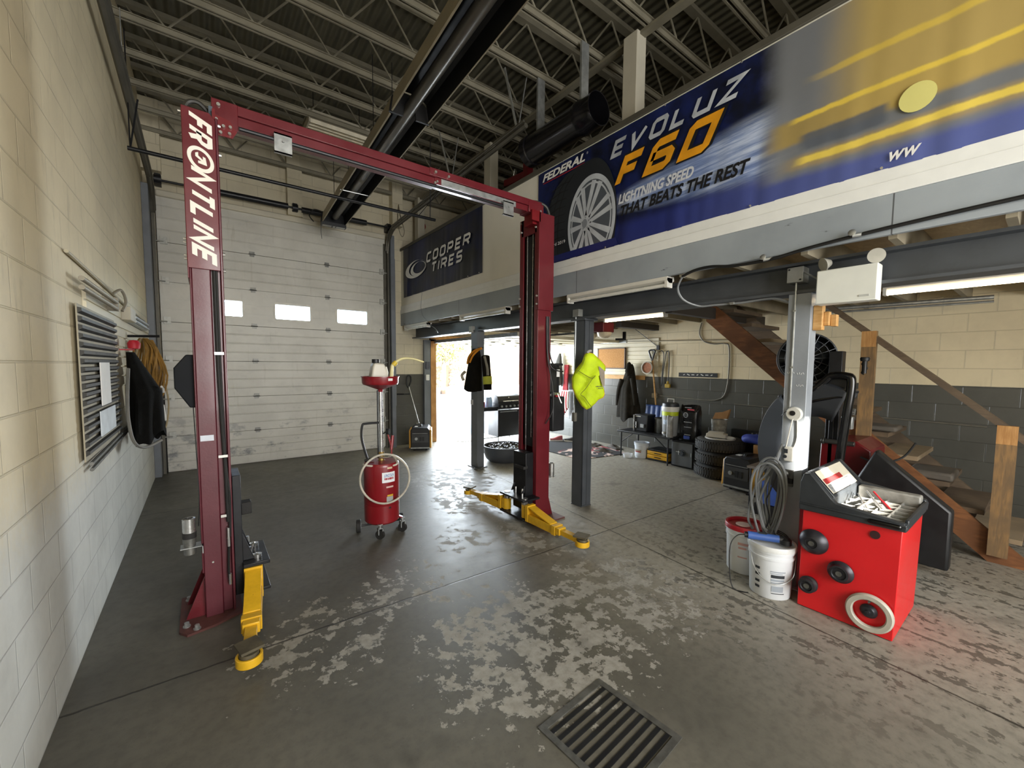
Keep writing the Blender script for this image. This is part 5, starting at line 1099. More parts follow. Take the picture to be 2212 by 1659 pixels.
m = MB(); m.lathe([(.131, .40), (.137, .41), (.137, .48), (.0, .48)], (CX, CY, .467), n=36); m.build('collar', M('cooler_white', 'd4d2cb', .45), wc, world=True)
m = MB(); m.lathe([(.135, .48), (.128, .53), (.08, .55), (.0, .55)], (CX, CY, .467), n=36); m.build('lid', M('cooler_lid', '22262d', .45), wc, world=True)
m = MB(); m.tube([(CX, CY+.055, 1.0), (CX, CY+.055, 1.07), (CX, CY-.055, 1.07), (CX, CY-.055, 1.0)], .009, sub=1); m.build('handle', MATS['cooler_white'], wc, world=True)
m = MB(); m.cyl((CX-.108, CY+.03, .52), (CX-.145, CY+.04, .52), .018, n=12); m.build('tap', MATS['cooler_white'], wc, world=True)
m = MB(); m.grid(lambda a, b_: Vector((CX-.1225*math.cos((a-.45)*1.0)-.004*b_, CY-.1225*math.sin((a-.45)*1.0), .66+.075*b_)), 8, 1); m.build('label', M('cooler_label', 'aab6c4', .4, 0, .2, 30), wc, world=True)
def bag(loc, w, d, h, label, mat, seed):
    t = thing('sack', label, 'sack', loc, 0); r = random.Random(seed); p = [r.random()*6 for _ in range(4)]
    def fn(a, b_):
        an = 2*PI*a; ca, sa = math.cos(an), math.sin(an); k = 1 if b_ < .8 else 1-.35*(b_-.8)/.2
        e = .55; X = math.copysign(abs(ca)**e, ca)*d/2*(k if b_ > .8 else .9+.1*math.sin(PI*b_/.8))*(1-.75*max(0, b_-.82)/.18); Y = math.copysign(abs(sa)**e, sa)*w/2*(.96+.04*math.sin(6*b_+p[0]))
        return Vector((X*(1+.05*math.sin(5*b_*3+p[1]+an)), Y, h*b_+.012*math.sin(an*3+p[2])*b_))
    m = MB(); m.grid(fn, 40, 16, closed=True); m.flat([(fn(i/40, 0).x, fn(i/40, 0).y) for i in range(40)], (0, 0, 0), (1, 0, 0), (0, 1, 0)); m.flat([(fn(i/40, 1).x, fn(i/40, 1).y) for i in range(40)], (0, 0, h), (1, 0, 0), (0, 1, 0)); m.build('bag', mat, t, smooth=60); return t
sf = thing('safe', 'small grey steel safe with a round dial standing on the floor between table and tyres', 'safe', (6.22, 3.46, 0))
m = MB(); m.box(6.02, 6.42, 3.26, 3.66, .004, .425); m.build('cabinet', BLKM, sf, world=True, bevel=.006)
m = MB(); m.box(6.0, 6.02, 3.295, 3.635, .03, .40); dr_ = m.build('door', M('safe_grey', '55585a', .45, .1, .06), sf, world=True, bevel=.004)
m = MB(); m.lathe([(.0, .03), (.03, .03), (.032, .01), (.052, .008), (.052, .0)], (6.0, 3.46, .24), (-1, 0, 0), n=28); m.build('dial', CHAR, dr_, world=True)
m = MB(); m.cyl((5.99, 3.47, .25), (5.985, 3.56, .25), .009, n=8); m.cyl((5.985, 3.51, .28), (5.985, 3.51, .21), .007, n=8); m.build('handle', GALV, dr_, world=True)
for z in (.2,): m = MB(); m.cyl((5.998, 3.31, z), (5.998, 3.31, z+.06), .007, n=8); m.build('hinge', GALV, dr_, world=True)
t = bag((6.20, 3.45, .427), .32, .22, .56, 'tall black plastic sack with pale printing on top of the safe', M('sack_black', '101011', .3, 0, .3, 14, .5, 18), 4)
m = MB()
for z, w, mt in ((.53, .11, 0), (.30, .13, 0), (.22, .12, 0), (.10, .10, 0)): m.box(-.128, -.122, -w/2-.02, w/2-.02, z-.006, z+.006)
m.build('printed_lines', M('sack_print', '8d8f92', .5), t)
m = MB(); m.lathe([(.028, .0), (.042, .0)], (-.124, .02, .41), (-1, 0, 0), n=24); m.box(-.126, -.122, -.02, .06, .405, .415); m.build('printed_emblem', MATS['sack_print'], t)
MB().box(-.128, -.12, -.12, -.01, .49, .51).build('red_label', M('sack_red', 'b0404e', .5), t); MB().box(-.13, -.122, -.06, .04, .03, .08).build('blue_label', M('sack_blue', '3a52a8', .5), t)
t = bag((5.95, 3.655, .467), .10, .07, .34, 'slim grey plastic sack squeezed between the cooler and the black sack', M('sack_grey', '7d7b76', .4, 0, .25, 12, .4, 18), 8)
sp = thing('salt_bucket', 'clear plastic pail holding a torn paper bag behind the tyres', 'pail', (6.42, 3.12, .52))
m = MB(); m.lathe([(.0, 0), (.10, 0), (.115, .22), (.119, .22), (.104, -.004), (.0, -.004)], (6.47, 3.13, .56), n=28); m.build('pail', M('smoky_plastic', '9a968c', .25, .1, .25, 14), sp, world=True)
m = MB(); m.prism([(-.12, 0), (.10, .02), (.14, .17), (.03, .12), (-.08, .10)], (6.43, 3.10, .78), (0, -1, 0), (0, 0, 1), (1, 0, 0), .05); m.build('torn_bag', CARD, sp, world=True)
m = MB(); m.box(6.40, 6.60, 3.06, 3.26, .0, .556); tag(m.build('storage_bin', BLK), 'dark bin behind the tyre stack carrying the clear pail', 'bin')
bk = thing('plastic_bucket', 'white bucket with a red oval label under the low table', 'bucket', (6.14, 4.30, 0))
m = MB(); m.lathe([(.0, .0), (.105, .0), (.125, .22), (.132, .222), (.132, .238), (.126, .24), (.135, .255), (.135, .27), (.12, .27), (.118, .03), (.0, .02)], n=36); m.build('pail', MATS['pail_plastic'], bk)
m = MB(); m.grid(lambda a, b_: Vector((-math.cos((a-.5)*1.1)*(.110+.016*b_), -math.sin((a-.5)*1.1)*(.110+.016*b_)-.0, .055+.10*b_)), 12, 4); m.build('label', M('bucket_label', 'a9a08e', .5), bk, smooth=60)
m = MB(); m.grid(lambda a, b_: Vector((-math.cos(.55*(a-.5)*2*math.sqrt(max(0, 1-(2*b_-1)**2))-.05)*(.1145+.008*b_), -math.sin(.55*(a-.5)*2*math.sqrt(max(0, 1-(2*b_-1)**2))-.05)*(.1145+.008*b_), .075+.06*b_)), 12, 8); m.build('red_oval', M('bucket_red', 'a62c2c', .5), bk, smooth=60)
tbx = thing('tool_case', 'yellow and black stacked tool case on the floor under the low table', 'tool case', (6.22, 3.94, 0))
m = MB(); m.box(6.08, 6.40, 3.74, 4.14, .003, .03); m.box(6.08, 6.40, 3.74, 4.14, .165, .195); m.build('case', BLK, tbx, world=True, bevel=.006)
for k, z in enumerate((.03, .098)):
    m = MB(); m.box(6.07, 6.40, 3.735, 4.145, z+.003, z+.064); o = m.build('drawer', M('case_yellow', 'd9a520', .45), tbx, world=True, bevel=.008)
    m = MB(); m.box(6.060, 6.072, 3.88, 4.0, z+.03, z+.043); m.build('pull', BLK, o, world=True)
m = MB(); m.lathe([(.0, 0), (.07, 0), (.085, .07), (.082, .07), (.066, .006), (.0, .006)], (5.93, 4.44, 0), n=28)
PLC = NT('clear_plastic'); PLC.base((.85, .87, .88)); PLC.rough(.15); PLC.b.inputs['Alpha'].default_value = .45; PLC = PLC.m
tag(m.build('plastic_tub', PLC), 'clear plastic tub on the floor in front of the table leg', 'tub')
# tyre stack
def tyre(x, y, z, R_, w, label, sc=1.):
    t = thing('tyre', label, 'tyre', (x, y, z), random.random(), 'tyres stacked by the safe')
    m = MB(); m.lathe([(R_*.62, .012), (R_*.80, .0), (R_*.93, .018), (R_, .05), (R_*1.005, w/2), (R_, w-.05), (R_*.93, w-.018), (R_*.80, w), (R_*.62, w-.012), (R_*.60, w/2), (R_*.62, .012)], n=56); body = m.build('carcass', TYRE, t, smooth=50)
    m = MB()
    for k in range(56):
        a = 2*PI*k/56
        for z0, z1, sh in ((.028, w*.28, .03), (w*.72, w-.028, -.03)):
            b = a+sh; c = Vector((math.cos(a), math.sin(a), 0)); d = Vector((-math.sin(a), math.cos(a), 0)); m.obb(c*(R_*.985)+Vector((0, 0, (z0+z1)/2)), (.03, .022, z1-z0), Matrix((c, d, Vector((0, 0, 1)))).transposed())
        c = Vector((math.cos(a+.03), math.sin(a+.03), 0)); d = Vector((-math.sin(a+.03), math.cos(a+.03), 0)); m.obb(c*(R_*.995)+Vector((0, 0, w*.5)), (.02, .026, w*.34), Matrix((c, d, Vector((0, 0, 1)))).transposed())
    m.build('tread', TYRE, t, smooth=0); return t
for k, l in enumerate(('bottom tyre of the stack beside the safe', 'middle tyre of the stack beside the safe', 'top tyre of the stack with a white wheel in it')):
    ty = tyre(6.03+.006*k, 2.90-.008*(k % 2), .002+.188*k, .325, .186, l)
m = MB(); m.lathe([(.20, .05), (.205, .19), (.19, .192), (.15, .155), (.06, .165), (.06, .175), (.0, .175)], n=40); rim = m.build('wheel_rim', M('rim_white', 'c4c0b6', .45, 0, .06), ty)
for k in range(5): a = k*2*PI/5; MB().cyl((.10*math.cos(a), .10*math.sin(a), .15), (.10*math.cos(a), .10*math.sin(a), .168), .014, n=10).build('lug_hole', BLK, rim)
m = MB(); m.obb((6.0, 2.93, .60), (.16, .26, .05), Matrix.Rotation(.25, 3, 'Z')); m.obb((6.02, 2.95, .635), (.13, .20, .022), Matrix.Rotation(.32, 3, 'Z'))
tag(m.build('white_box', M('box_white', 'bdb8aa', .6, 0, .06), bevel=.004), 'flat pale box lying on the wheel of the tyre stack', 'box')
lb = thing('slotted_bar', 'dark board with a row of bright studs behind the tyre stack', 'board', (6.45, 2.5, 0))
m = MB(); m.box(6.42, 6.50, 2.12, 2.92, 0, .66); m.build('board', BLK, lb, world=True)
for k in range(6): m = MB(); m.cyl((6.42, 2.62-k*.06, .625), (6.412, 2.62-k*.06, .625), .012, n=10); m.build('stud', GALV, lb, world=True)
cbx = thing('cardboard_box', 'brown cardboard box behind the inverter generator', 'box', (6.1, 2.2, 0))
MB().box(5.93, 6.28, 1.98, 2.40, .0, .55).build('box', CARD, cbx, world=True, bevel=.003)
MB().box(5.928, 6.282, 2.17, 2.21, .05, .551).build('tape', M('tape_tan', '8f6b42', .4), cbx, world=True)
bt = thing('blue_bag', 'dark blue folded cloth bag lying over the cardboard box', 'bag', (6.0, 2.35, .556))
def fnb(a, b_):
    an = 2*PI*a; ph = PI*(b_-.5); return Vector((.12*math.copysign(abs(math.cos(an))**.6, math.cos(an))*math.cos(ph)**.5, .22*math.copysign(abs(math.sin(an))**.6, math.sin(an))*math.cos(ph)**.5, .062+.06*math.sin(ph)+.012*math.sin(5*an)*math.cos(ph)))
m = MB(); m.grid(fnb, 32, 12, closed=True); m.build('bag', NAVY, bt, smooth=60)
# generators
def generator(loc, rz, label, h):
    t = thing('generator', label, 'generator', loc, rz, 'portable generators'); d, w = .50, .40; d2, w2 = d/2, w/2
    m = MB(); m.prism([(-w2+.03, .03), (w2-.03, .03), (w2-.03, h*.9), (w2-.06, h), (-w2+.06, h), (-w2+.03, h*.9)], (-d2, 0, 0), (0, 1, 0), (0, 0, 1), (1, 0, 0), d); m.build('housing', BLK, t, bevel=.012)
    for s in (-1, 1):
        m = MB(); m.prism([(-d2+.02, .05), (d2-.05, .04), (d2-.02, .10), (d2-.04, h*.72), (d2-.12, h*.93), (-d2+.05, h*.90)], (0, s*(w2-.03), 0), (1, 0, 0), (0, 0, 1), (0, s, 0), .035); o = m.build('side_panel', M('generator_yellow', 'c58f2c', .45, 0, .1), t, bevel=.012)
        m = MB(); m.prism([(-.10, h*.55), (.04, h*.60), (.02, h*.66), (-.12, h*.62)], (0, s*(w2+.003), 0), (1, 0, 0), (0, 0, 1), (0, s, 0), .006); m.build('vent', BLK, o)
    x = -d2
    m = MB(); m.box(x-.006, x, -w2+.05, w2-.05, h*.38, h*.72); pn_ = m.build('control_panel', M('panel_dark', '3a3b3c', .4), t)
    for yy, r in ((.07, .026),): m = MB(); m.cyl((x-.006, yy, h*.54), (x-.022, yy, h*.54), r, n=16); m.cyl((x-.022, yy, h*.55), (x-.026, yy, h*.55), .01, n=10); m.build('outlet', GALV, pn_)
    for yy in (-.005, -.055): m = MB(); m.box(x-.012, x-.005, yy-.02, yy+.02, h*.44, h*.62); m.build('socket', BLK, pn_)
    m = MB(); m.box(x-.008, x-.001, -w2+.06, w2-.06, h*.76, h*.775); m.build('trim_strip', GALV, t)
    m = MB(); m.box(x-.008, x, -w2+.03, w2-.03, .05, .072); m.build('lower_trim', GALV, t)
    m = MB(); m.prism([(-.06, h*.98), (-.05, h+.03), (.10, h+.03), (.16, h*.98)], (0, -.02, 0), (1, 0, 0), (0, 0, 1), (0, 1, 0), .04); m.build('carry_handle', BLK, t, bevel=.008)
    m = MB(); m.box(-.08, .0, .05, .11, h, h+.004); m.build('fuel_cap_label', PAPER, t)
    for sx in (-1, 1):
        for sy in (-1, 1): m = MB(); m.cyl((sx*.17, sy*.11, .0), (sx*.17, sy*.11, .04), .02, n=10); m.build('foot', RUB, t)
    return t
generator((5.66, 2.36, 0), math.radians(-4), 'black generator with yellow sides in front of the cardboard box', .44)
generator((3.30, 7.22, 0), math.radians(62), 'black generator with a yellow side against the block pier by the doorway', .43)
# shelf with clutter next to the hoses
ws = thing('small_shelf', 'small low shelf cluttered with yellow and blue boxes behind the hose coil', 'shelf', (5.2, 1.85, 0))
MB().box(4.95, 5.5, 1.62, 2.06, .46, .475).build('top', OLDW, ws, world=True); MB().box(4.945, 4.955, 1.62, 2.06, .45, .478).build('edge', STEEL, ws, world=True)
for x in (4.98, 5.46):
    for y_ in (1.65, 2.03): MB().cyl((x, y_, 0), (x, y_, .46), .012, n=8).build('leg', BLKM, ws, world=True)
MB().box(4.95, 5.5, 1.62, 2.06, .13, .145).build('lower_board', BLKM, ws, world=True)
tag(MB().box(5.0, 5.3, 1.90, 2.04, .147, .42).build('yellow_box', M('box_yellow', 'b98a24', .5)), 'dull yellow box on the small shelf next to the generator', 'box')
tag(MB().box(4.80, 4.93, 1.64, 1.86, .125, .36).build('blue_box', M('box_blue', '3c5aa8', .5), bevel=.004), 'blue plastic box behind the hanging grey hose', 'box')
m = MB(); m.box(4.78, 4.95, 1.60, 1.90, .0, .12); tag(m.build('black_crate', BLK), 'low black crate under the blue box', 'crate')
# ------------------------------------------------------------------ stairs up to the mezzanine
RAILW = wood('grey_brown_post', '6f5a40', '957348', 6, 6, .7)
st = thing('staircase', 'open wooden stairs with a brown stringer and a handrail behind the light post', 'stairs', (5.6, 1.5, 0))
SL = .90
def zline(y): return 2.46-(2.72-y)*SL
for x0, mt in ((5.17, WOODY), (6.02, OLDW)):
    m = MB(); y0, y1 = .02, 2.72; w = .30
    m.prism([(y1, 2.46), (y1, 2.46-.28), (.25, 0.0), (.02, 0.0), (.02, .05)], (x0, 0, 0), (0, 1, 0), (0, 0, 1), (1, 0, 0), .04); m.build('stringer', mt, st, world=True)
for k in range(12):
    z = .2+k*.19; y = 2.72-(2.46-z)/SL
    m = MB(); m.box(5.21, 6.02, y-.13, y+.16, z-.02, z+.02); m.build('tread', OLDW if k % 3 else M('pale_dusty_board', '8c7b62', .8, 0, .15, 6), st, world=True)
m = MB(); m.beam((5.17, 1.62, 2.40), (5.17, .05, .98), .045, .10, (1, 0, 0)); m.build('handrail', OLDW, st, world=True)
for y in (1.09, .20):
    zt = 2.40-(1.62-y)*.904
    m = MB(); m.box(5.11, 5.165, y-.055, y+.055, zline(y)-.12, zt+.03); m.build('rail_post', RAILW, st, world=True)
    m = MB(); m.box(5.103, 5.111, y-.055, y+.055, zt-.12, zt+.03); m.build('rail_block', WOODZ, st, world=True)
sbx = [((5.4, .62, 1.25), (.36, .30, .07), .3, 'flat grey pad lying on a middle step of the stairs'), ((5.45, .95, 1.0), (.30, .34, .05), -.2, 'dusty brown sheet lying across a lower step of the stairs')]
for c, sz, a, l in sbx:
    z = min((.2+k*.19 for k in range(12)), key=lambda q_: abs(q_-zline(c[1])))
    m = MB(); m.obb((c[0], 2.72-(2.46-z)/SL, z+.02+sz[2]/2+.001), sz, Matrix.Rotation(0, 3, 'Z')); tag(m.build('folded_pad', M('pad_grey', '5e5850', .8, 0, .2, 6), bevel=.02), l, 'pad')
# round fan hung under the stairs' landing
fan = thing('drum_fan', 'big dark drum fan with a wire guard hanging beside the stairs', 'fan', (4.86, 1.52, 1.68))
FC = Vector((4.86, 1.52, 1.69)); FX = Vector((-.93, -.36, 0)).normalized(); FY = Vector((.36, -.93, 0)).normalized(); FZ = Vector((0, 0, 1))
def fr(a, b, c): return FC+FX*c+FY*a+FZ*b
m = MB(); m.lathe([(.245, -.16), (.245, .16), (.23, .165), (.23, -.16), (.245, -.16)], FC, FX, n=44); m.lathe([(.0, -.15), (.232, -.15)], FC, FX, n=44); m.build('drum', M('fan_dark', '33373b', .45, .2), fan, world=True)
m = MB()
for r in (.06, .12, .18, .235): m.tube([fr(r*math.cos(t*PI/10), r*math.sin(t*PI/10), .17+.02*(1-r/.28)) for t in range(20)], .004, n=5, sub=1, closed=True)
for k in range(16): a = k*PI/8; m.cyl(fr(.05*math.cos(a), .05*math.sin(a), .19), fr((.24*math.cos(a)), .24*math.sin(a), .168), .0035, n=5)
m.build('wire_guard', M('guard_wire', '55585c', .4, .6), fan, world=True)
for k in range(5):
    a = k*2*PI/5; m = MB(); pl = [(.05, -.02), (.10, -.07), (.20, -.08), (.21, .04), (.10, .05), (.05, .02)]
    m.add([fr(u*math.cos(a)-v*math.sin(a), u*math.sin(a)+v*math.cos(a), .05+.35*v) for u, v in pl], [tuple(range(6))]); m.build('blade', M('fan_blade', '3d4146', .4, .4), fan, world=True, solid=.006)
m = MB(); m.cyl(fr(0, 0, -.1), fr(0, 0, .1), .06, n=20); m.build('motor', BLKM, fan, world=True)
m = MB(); m.cyl(fr(0, 0, .192), fr(0, 0, .196), .045, n=20); m.build('badge', GALV, fan, world=True)
m = MB(); m.box(4.84, 4.88, 1.50, 1.54, 1.92, 2.335); m.beam(fr(0, -.24, 0), fr(.0, -.36, .0), .1, .02, (1, 0, 0)); m.build('hanger', BLKM, fan, world=True)

# ------------------------------------------------------------------ strip lights under the mezzanine
TUBE_OFF = M('unlit_tube', 'd8d8d2', .3, 0, .02); TUBE_ON = emit('lit_tube', 'ffe9c2', 7.0)
def strip_light(x, y0, y1, z, label, on, face=1):
    t = thing('strip_light', label, 'strip light', (x, (y0+y1)/2, z), 0, 'fluorescent strip lights')
    m = MB(); m.prism([(-.055, .04), (-.05, .075), (.05, .075), (.055, .04), (.02, .02), (-.02, .02)], (x, y0, z), (1, 0, 0), (0, 0, 1), (0, 1, 0), y1-y0); m.build('housing', WHITE, t, world=True)
    for dx in (-.035,) if not on else (0,):
        m = MB(); m.cyl((x+dx, y0+.02, z+.0), (x+dx, y1-.02, z+.0), .016, n=12); m.build('tube', TUBE_ON if on else TUBE_OFF, t, world=True)
    for y_ in (y0+.012, y1-.012): m = MB(); m.box(x-.05, x+.03, y_-.012, y_+.012, z-.02, z+.06); m.build('socket', WHITE, t, world=True)
    return t
strip_light(3.19, 6.62, 7.60, 2.275, 'unlit strip light under the fascia nearest the roll-up door', False)
strip_light(3.19, 4.29, 5.47, 2.285, 'unlit strip light under the fascia between the doorway post and the far lift column', False)
strip_light(3.19, 2.00, 3.18, 2.285, 'unlit strip light under the fascia between the far lift column and the light post', False)
strip_light(4.9, 3.11, 4.13, 2.275, 'lit strip light under the mezzanine near the garage door opener', True)
strip_light(5.0, -.30, .98, 2.275, 'lit strip light under the mezzanine behind the emergency light box', True)
m = MB(); m.tube([(3.14, 6.55, 2.30), (3.2, 6.4, 2.22), (3.3, 6.5, 2.16), (3.36, 6.7, 2.2)], .006); tag(m.build('loose_wire', HOSE), 'loose looping wire at the end of the strip light nearest the roll-up door', 'wire')
m = MB(); m.tube([(3.125, 6.75, 2.86), (3.12, 6.78, 2.6), (3.115, 6.70, 2.45), (3.12, 6.5, 2.34)], .003, n=5); tag(m.build('loose_wire', HOSE), 'thin wire hanging from the smaller navy banner down over the fascia', 'wire')
m = MB(); m.cyl((6.0, 1.80, 2.30), (6.2, .4, 2.30), .022, n=10); m.cyl((6.03, 1.80, 2.26), (6.23, .4, 2.26), .012, n=8); tag(m.build('wall_pipe', GALV), 'bright metal pipe running under the mezzanine behind the emergency light box', 'pipe')
tag(MB().box(4.2, 6.62, 2.60, 2.68, 2.20, 2.334).build('cross_beam', M('dark_timber', '332d26', .7)), 'dark timber under the mezzanine at the head of the stairs', 'beam')
tag(MB().box(5.5, 6.55, 4.3, 4.42, 2.24, 2.334).build('cross_beam', MATS['dark_timber']), 'short dark timber under the mezzanine above the shovel', 'beam')
# garage door opener
op = thing('garage_door_opener', 'dark red garage door opener with white lamp covers under the mezzanine', 'door opener', (5.0, 4.4, 2.1))
m = MB(); m.box(4.88, 5.14, 4.16, 4.44, 2.12, 2.27); m.build('motor_box', M('opener_red', '5a1016', .4), op, world=True, bevel=.012)
m = MB(); m.box(4.86, 5.1, 4.45, 4.64, 2.11, 2.26); m.build('drive_unit', BLK, op, world=True, bevel=.006)
for y_ in (4.22, 4.50):
    m = MB(); m.lathe([(.0, -.09), (.06, -.08), (.10, -.05), (.115, .0), (.0, .0)], (4.98, y_, 2.115), n=24); m.build('lamp_cover', M('lens_milky', 'd6c8ae', .3), op, world=True)
m = MB(); m.box(5.0, 5.04, 4.6, 7.5, 2.13, 2.16); m.build('rail', GALV, op, world=True)
for y_ in (4.2, 4.6): m = MB(); m.box(4.98, 5.0, y_-.015, y_+.015, 2.25, 2.34); m.build('hanger', GALV, op, world=True)
m = MB(); m.box(6.3, 6.34, 4.85, 4.9, 2.08, 2.24); m.cyl((6.32, 4.87, 2.1), (6.22, 5.0, 2.1), .02, n=8); tag(m.build('spring_bracket', BLKM), 'black bracket on the raised garage door track by the cream wall', 'bracket')
m = MB(); m.cyl((5.2, 6.4, 1.86), (4.9, 5.6, 2.05), .012, n=8); m.cyl((5.0, 6.1, 1.98), (5.05, 6.15, 2.06), .012, n=8); tag(m.build('door_arm', BLKM), 'dark slanting steel arm below the raised garage door', 'arm')

# ------------------------------------------------------------------ overhead: heater, duct, lamp, mezzanine clutter
ht = thing('tube_heater', 'long black radiant tube heater hung on a slant below the roof joists', 'heater', (1.5, 4.6, 3.8))
HP0, HD = Vector((1.735, 6.97, 3.80)), Vector((-.052, -.998, -.001)).normalized(); HX = Vector((-HD.y, HD.x, 0)); HX = HX if HX.x > 0 else -HX
HL = 6.6
def hp(a, s, z): return HP0+HD*a+HX*s+Vector((0, 0, z))
HOODM = M('heater_hood_steel', '9a917c', .45, .55, .12, 6); HIN = M('heater_inside', '0f0e0d', .5, .3, .2)
for a0, a1 in ((0, 3.35), (3.40, HL)):
    m = MB()
    out = [(-.172, 0), (-.150, .15), (-.07, .20), (.07, .20), (.150, .15), (.172, 0)]
    for (s0, z0), (s1, z1) in zip(out, out[1:]): m.add([hp(a0, s0, z0), hp(a0, s1, z1), hp(a1, s1, z1), hp(a1, s0, z0)], [(0, 1, 2, 3)])
    for s in (-1, 1): m.add([hp(a0, s*.172, 0), hp(a1, s*.172, 0), hp(a1, s*.160, -.004), hp(a0, s*.160, -.004)], [(0, 1, 2, 3)])
    m.build('hood', HOODM, ht, world=True, recalc=False, solid=.003, smooth=0)
    m = MB(); inn = [(-.168, .002), (-.146, .146), (-.068, .194), (.068, .194), (.146, .146), (.168, .002)]
    for (s0, z0), (s1, z1) in zip(inn, inn[1:]): m.add([hp(a0+.005, s0, z0), hp(a0+.005, s1, z1), hp(a1-.005, s1, z1), hp(a1-.005, s0, z0)], [(0, 1, 2, 3)])
    m.build('reflector', HIN, ht, world=True, recalc=False, smooth=0)
m = MB(); m.cyl(hp(.15, 0, .075), hp(HL, 0, .075), .052, n=18); m.build('burner_tube', M('heater_tube', '57544d', .32, .5, .15, 4), ht, world=True)
for a in (3.37, 1.4):
    m = MB()
    if a > 3: m.prism([(-.185, .0), (-.16, .14), (-.07, .195), (.07, .195), (.16, .14), (.185, .0), (.06, .0), (.05, .09), (-.05, .09), (-.06, .0)], hp(a-.01, 0, 0), HX, Vector((0, 0, 1)), HD, .02)
    else: m.cyl(hp(a, -.185, .01), hp(a, .185, .01), .006, n=6)
    m.build('cross_bracket', HIN if a > 3 else GALV, ht, world=True)
m = MB(); m.add([hp(-.002, -.19, 0), hp(-.002, -.165, .14), hp(-.002, -.07, .2), hp(-.002, .07, .2), hp(-.002, .165, .14), hp(-.002, .19, 0)], [(0, 1, 2, 3, 4, 5)]); m.build('end_plate', BLKM, ht, world=True)
m = MB(); m.obb(hp(.0, .0, -.02), (.36, .10, .05), Matrix((HX, HD, Vector((0, 0, 1)))).transposed()); cb_ = m.build('burner_box', M('burner_box', '26282b', .5), ht, world=True)
for s, w, mt in ((-.10, .13, 'box_pale'), (.10, .13, 'plate_grey'), (.005, .03, 'plate_grey')): m = MB(); m.obb(hp(.004, s, -.046), (w, .07, .002), Matrix((HX, HD, Vector((0, 0, 1)))).transposed()); m.build('data_label', MATS[mt], cb_, world=True)
for a in (.6, 2.6, 4.8): m = MB(); m.cyl(hp(a, -.1, .19), hp(a, -.1, .96), .004, n=5); m.cyl(hp(a, .1, .19), hp(a, .1, .96), .004, n=5); m.build('hanger_chain', BLKM, ht, world=True)
m = MB(); m.tube([hp(-.03, -.14, .16), hp(-.1, -.26, .2), hp(-.1, -.33, .1), hp(-.05, -.28, 0)], .008); m.tube([hp(-.05, -.17, -.03), hp(-.06, -.175, -.12), hp(-.06, -.165, -.24)], .004, n=5); m.build('gas_lead', CORD, ht, world=True)
du = thing('duct_pipe', 'fat glossy black duct pipe with an open end above the parapet', 'duct', (3.10, 3.2, 3.9))
DP = M('gloss_duct', '17161a', .22, .35, .15, 4)
m = MB(); m.lathe([(.150, .02), (.150, .78), (.158, .80), (.158, .86), (.150, .88), (.150, 1.02), (.154, 1.03), (.146, 1.03), (.144, .06), (.0, .05), ], (3.1, 3.78, 4.045), (0, -1, .0), n=40); m.build('pipe', DP, du, world=True)
m = MB(); m.lathe([(.152, .0), (.162, .01), (.162, .09), (.152, .10)], (3.1, 3.80, 4.045), (0, -1, 0), n=40); m.build('collar', DP, du, world=True)
for y_ in (2.95, 3.6): m = MB(); m.box(3.05, 3.15, y_-.012, y_+.012, 4.19, 4.75); m.build('hanger_strap', GALV, du, world=True)
cl = thing('ceiling_lamp', 'unlit louvred fluorescent lamp hung among the roof joists', 'lamp', (1.6, 6.05, 4.72))
m = MB(); m.box(1.20, 1.98, 5.92, 6.34, 4.80, 4.86); m.box(1.20, 1.22, 5.92, 6.34, 4.70, 4.82); m.box(1.96, 1.98, 5.92, 6.34, 4.70, 4.82); m.build('housing', M('lamp_housing', 'a8a291', .5), cl, world=True)
for k in range(5): m = MB(); m.cyl((1.22, 5.98+k*.075, 4.745), (1.96, 5.98+k*.075, 4.745), .018, n=10); m.build('tube', M('unlit_lamp_tube', 'e4ddc9', .35), cl, world=True)
for k in range(6): m = MB(); m.box(1.22, 1.96, 5.935+k*.075, 5.945+k*.075, 4.70, 4.79); m.build('louvre', M('louvre_paint', 'dbd4c0', .45), cl, world=True)
for x in (1.3, 1.9): m = MB(); m.cyl((x, 6.13, 4.86), (x, 6.13, 5.28), .005, n=6); m.build('hanger_rod', BLKM, cl, world=True)
rh = thing('engine_hoist', 'dark red folded hoist standing on the mezzanine behind the parapet', 'hoist', (3.6, 4.6, 2.57))
m = MB(); m.beam((3.62, 4.95, 4.22), (3.62, 4.40, 4.18), .09, .09); m.box(3.57, 3.67, 4.40, 4.50, 2.6, 4.34); m.build('boom', M('hoist_red', '6e141c', .45), rh, world=True, bevel=.006)
m = MB(); m.box(3.52, 3.9, 4.35, 4.95, 2.572, 2.64); m.build('base', MATS['hoist_red'], rh, world=True, bevel=.006)
m = MB(); m.tube([(3.60, 4.75, 4.26), (3.60, 4.73, 4.33), (3.6, 4.70, 4.33), (3.6, 4.69, 4.28)], .009); m.build('hook', STEEL, rh, world=True)
al_ = thing('alarm_bell', 'round red alarm bell on the wall above the smaller navy banner', 'bell', (3.55, 7.70, 4.3))
m = MB(); m.lathe([(.0, .0), (.06, .0), (.085, .03), (.085, .06), (.05, .085), (.0, .09)], (3.56, 7.735, 4.33), (0, -1, 0), n=26); m.build('bell', M('bell_red', '8a1a20', .4), al_, world=True)
m = MB()
for k in range(3): m.tube([(3.56+.01*k, 7.72, 4.42), (3.54+.03*k, 7.715, 4.62), (3.46+.09*k, 7.72, 4.85)], .003, n=5)
m.build('wire', M('wire_tan', '8a7f66', .5), al_, world=True)
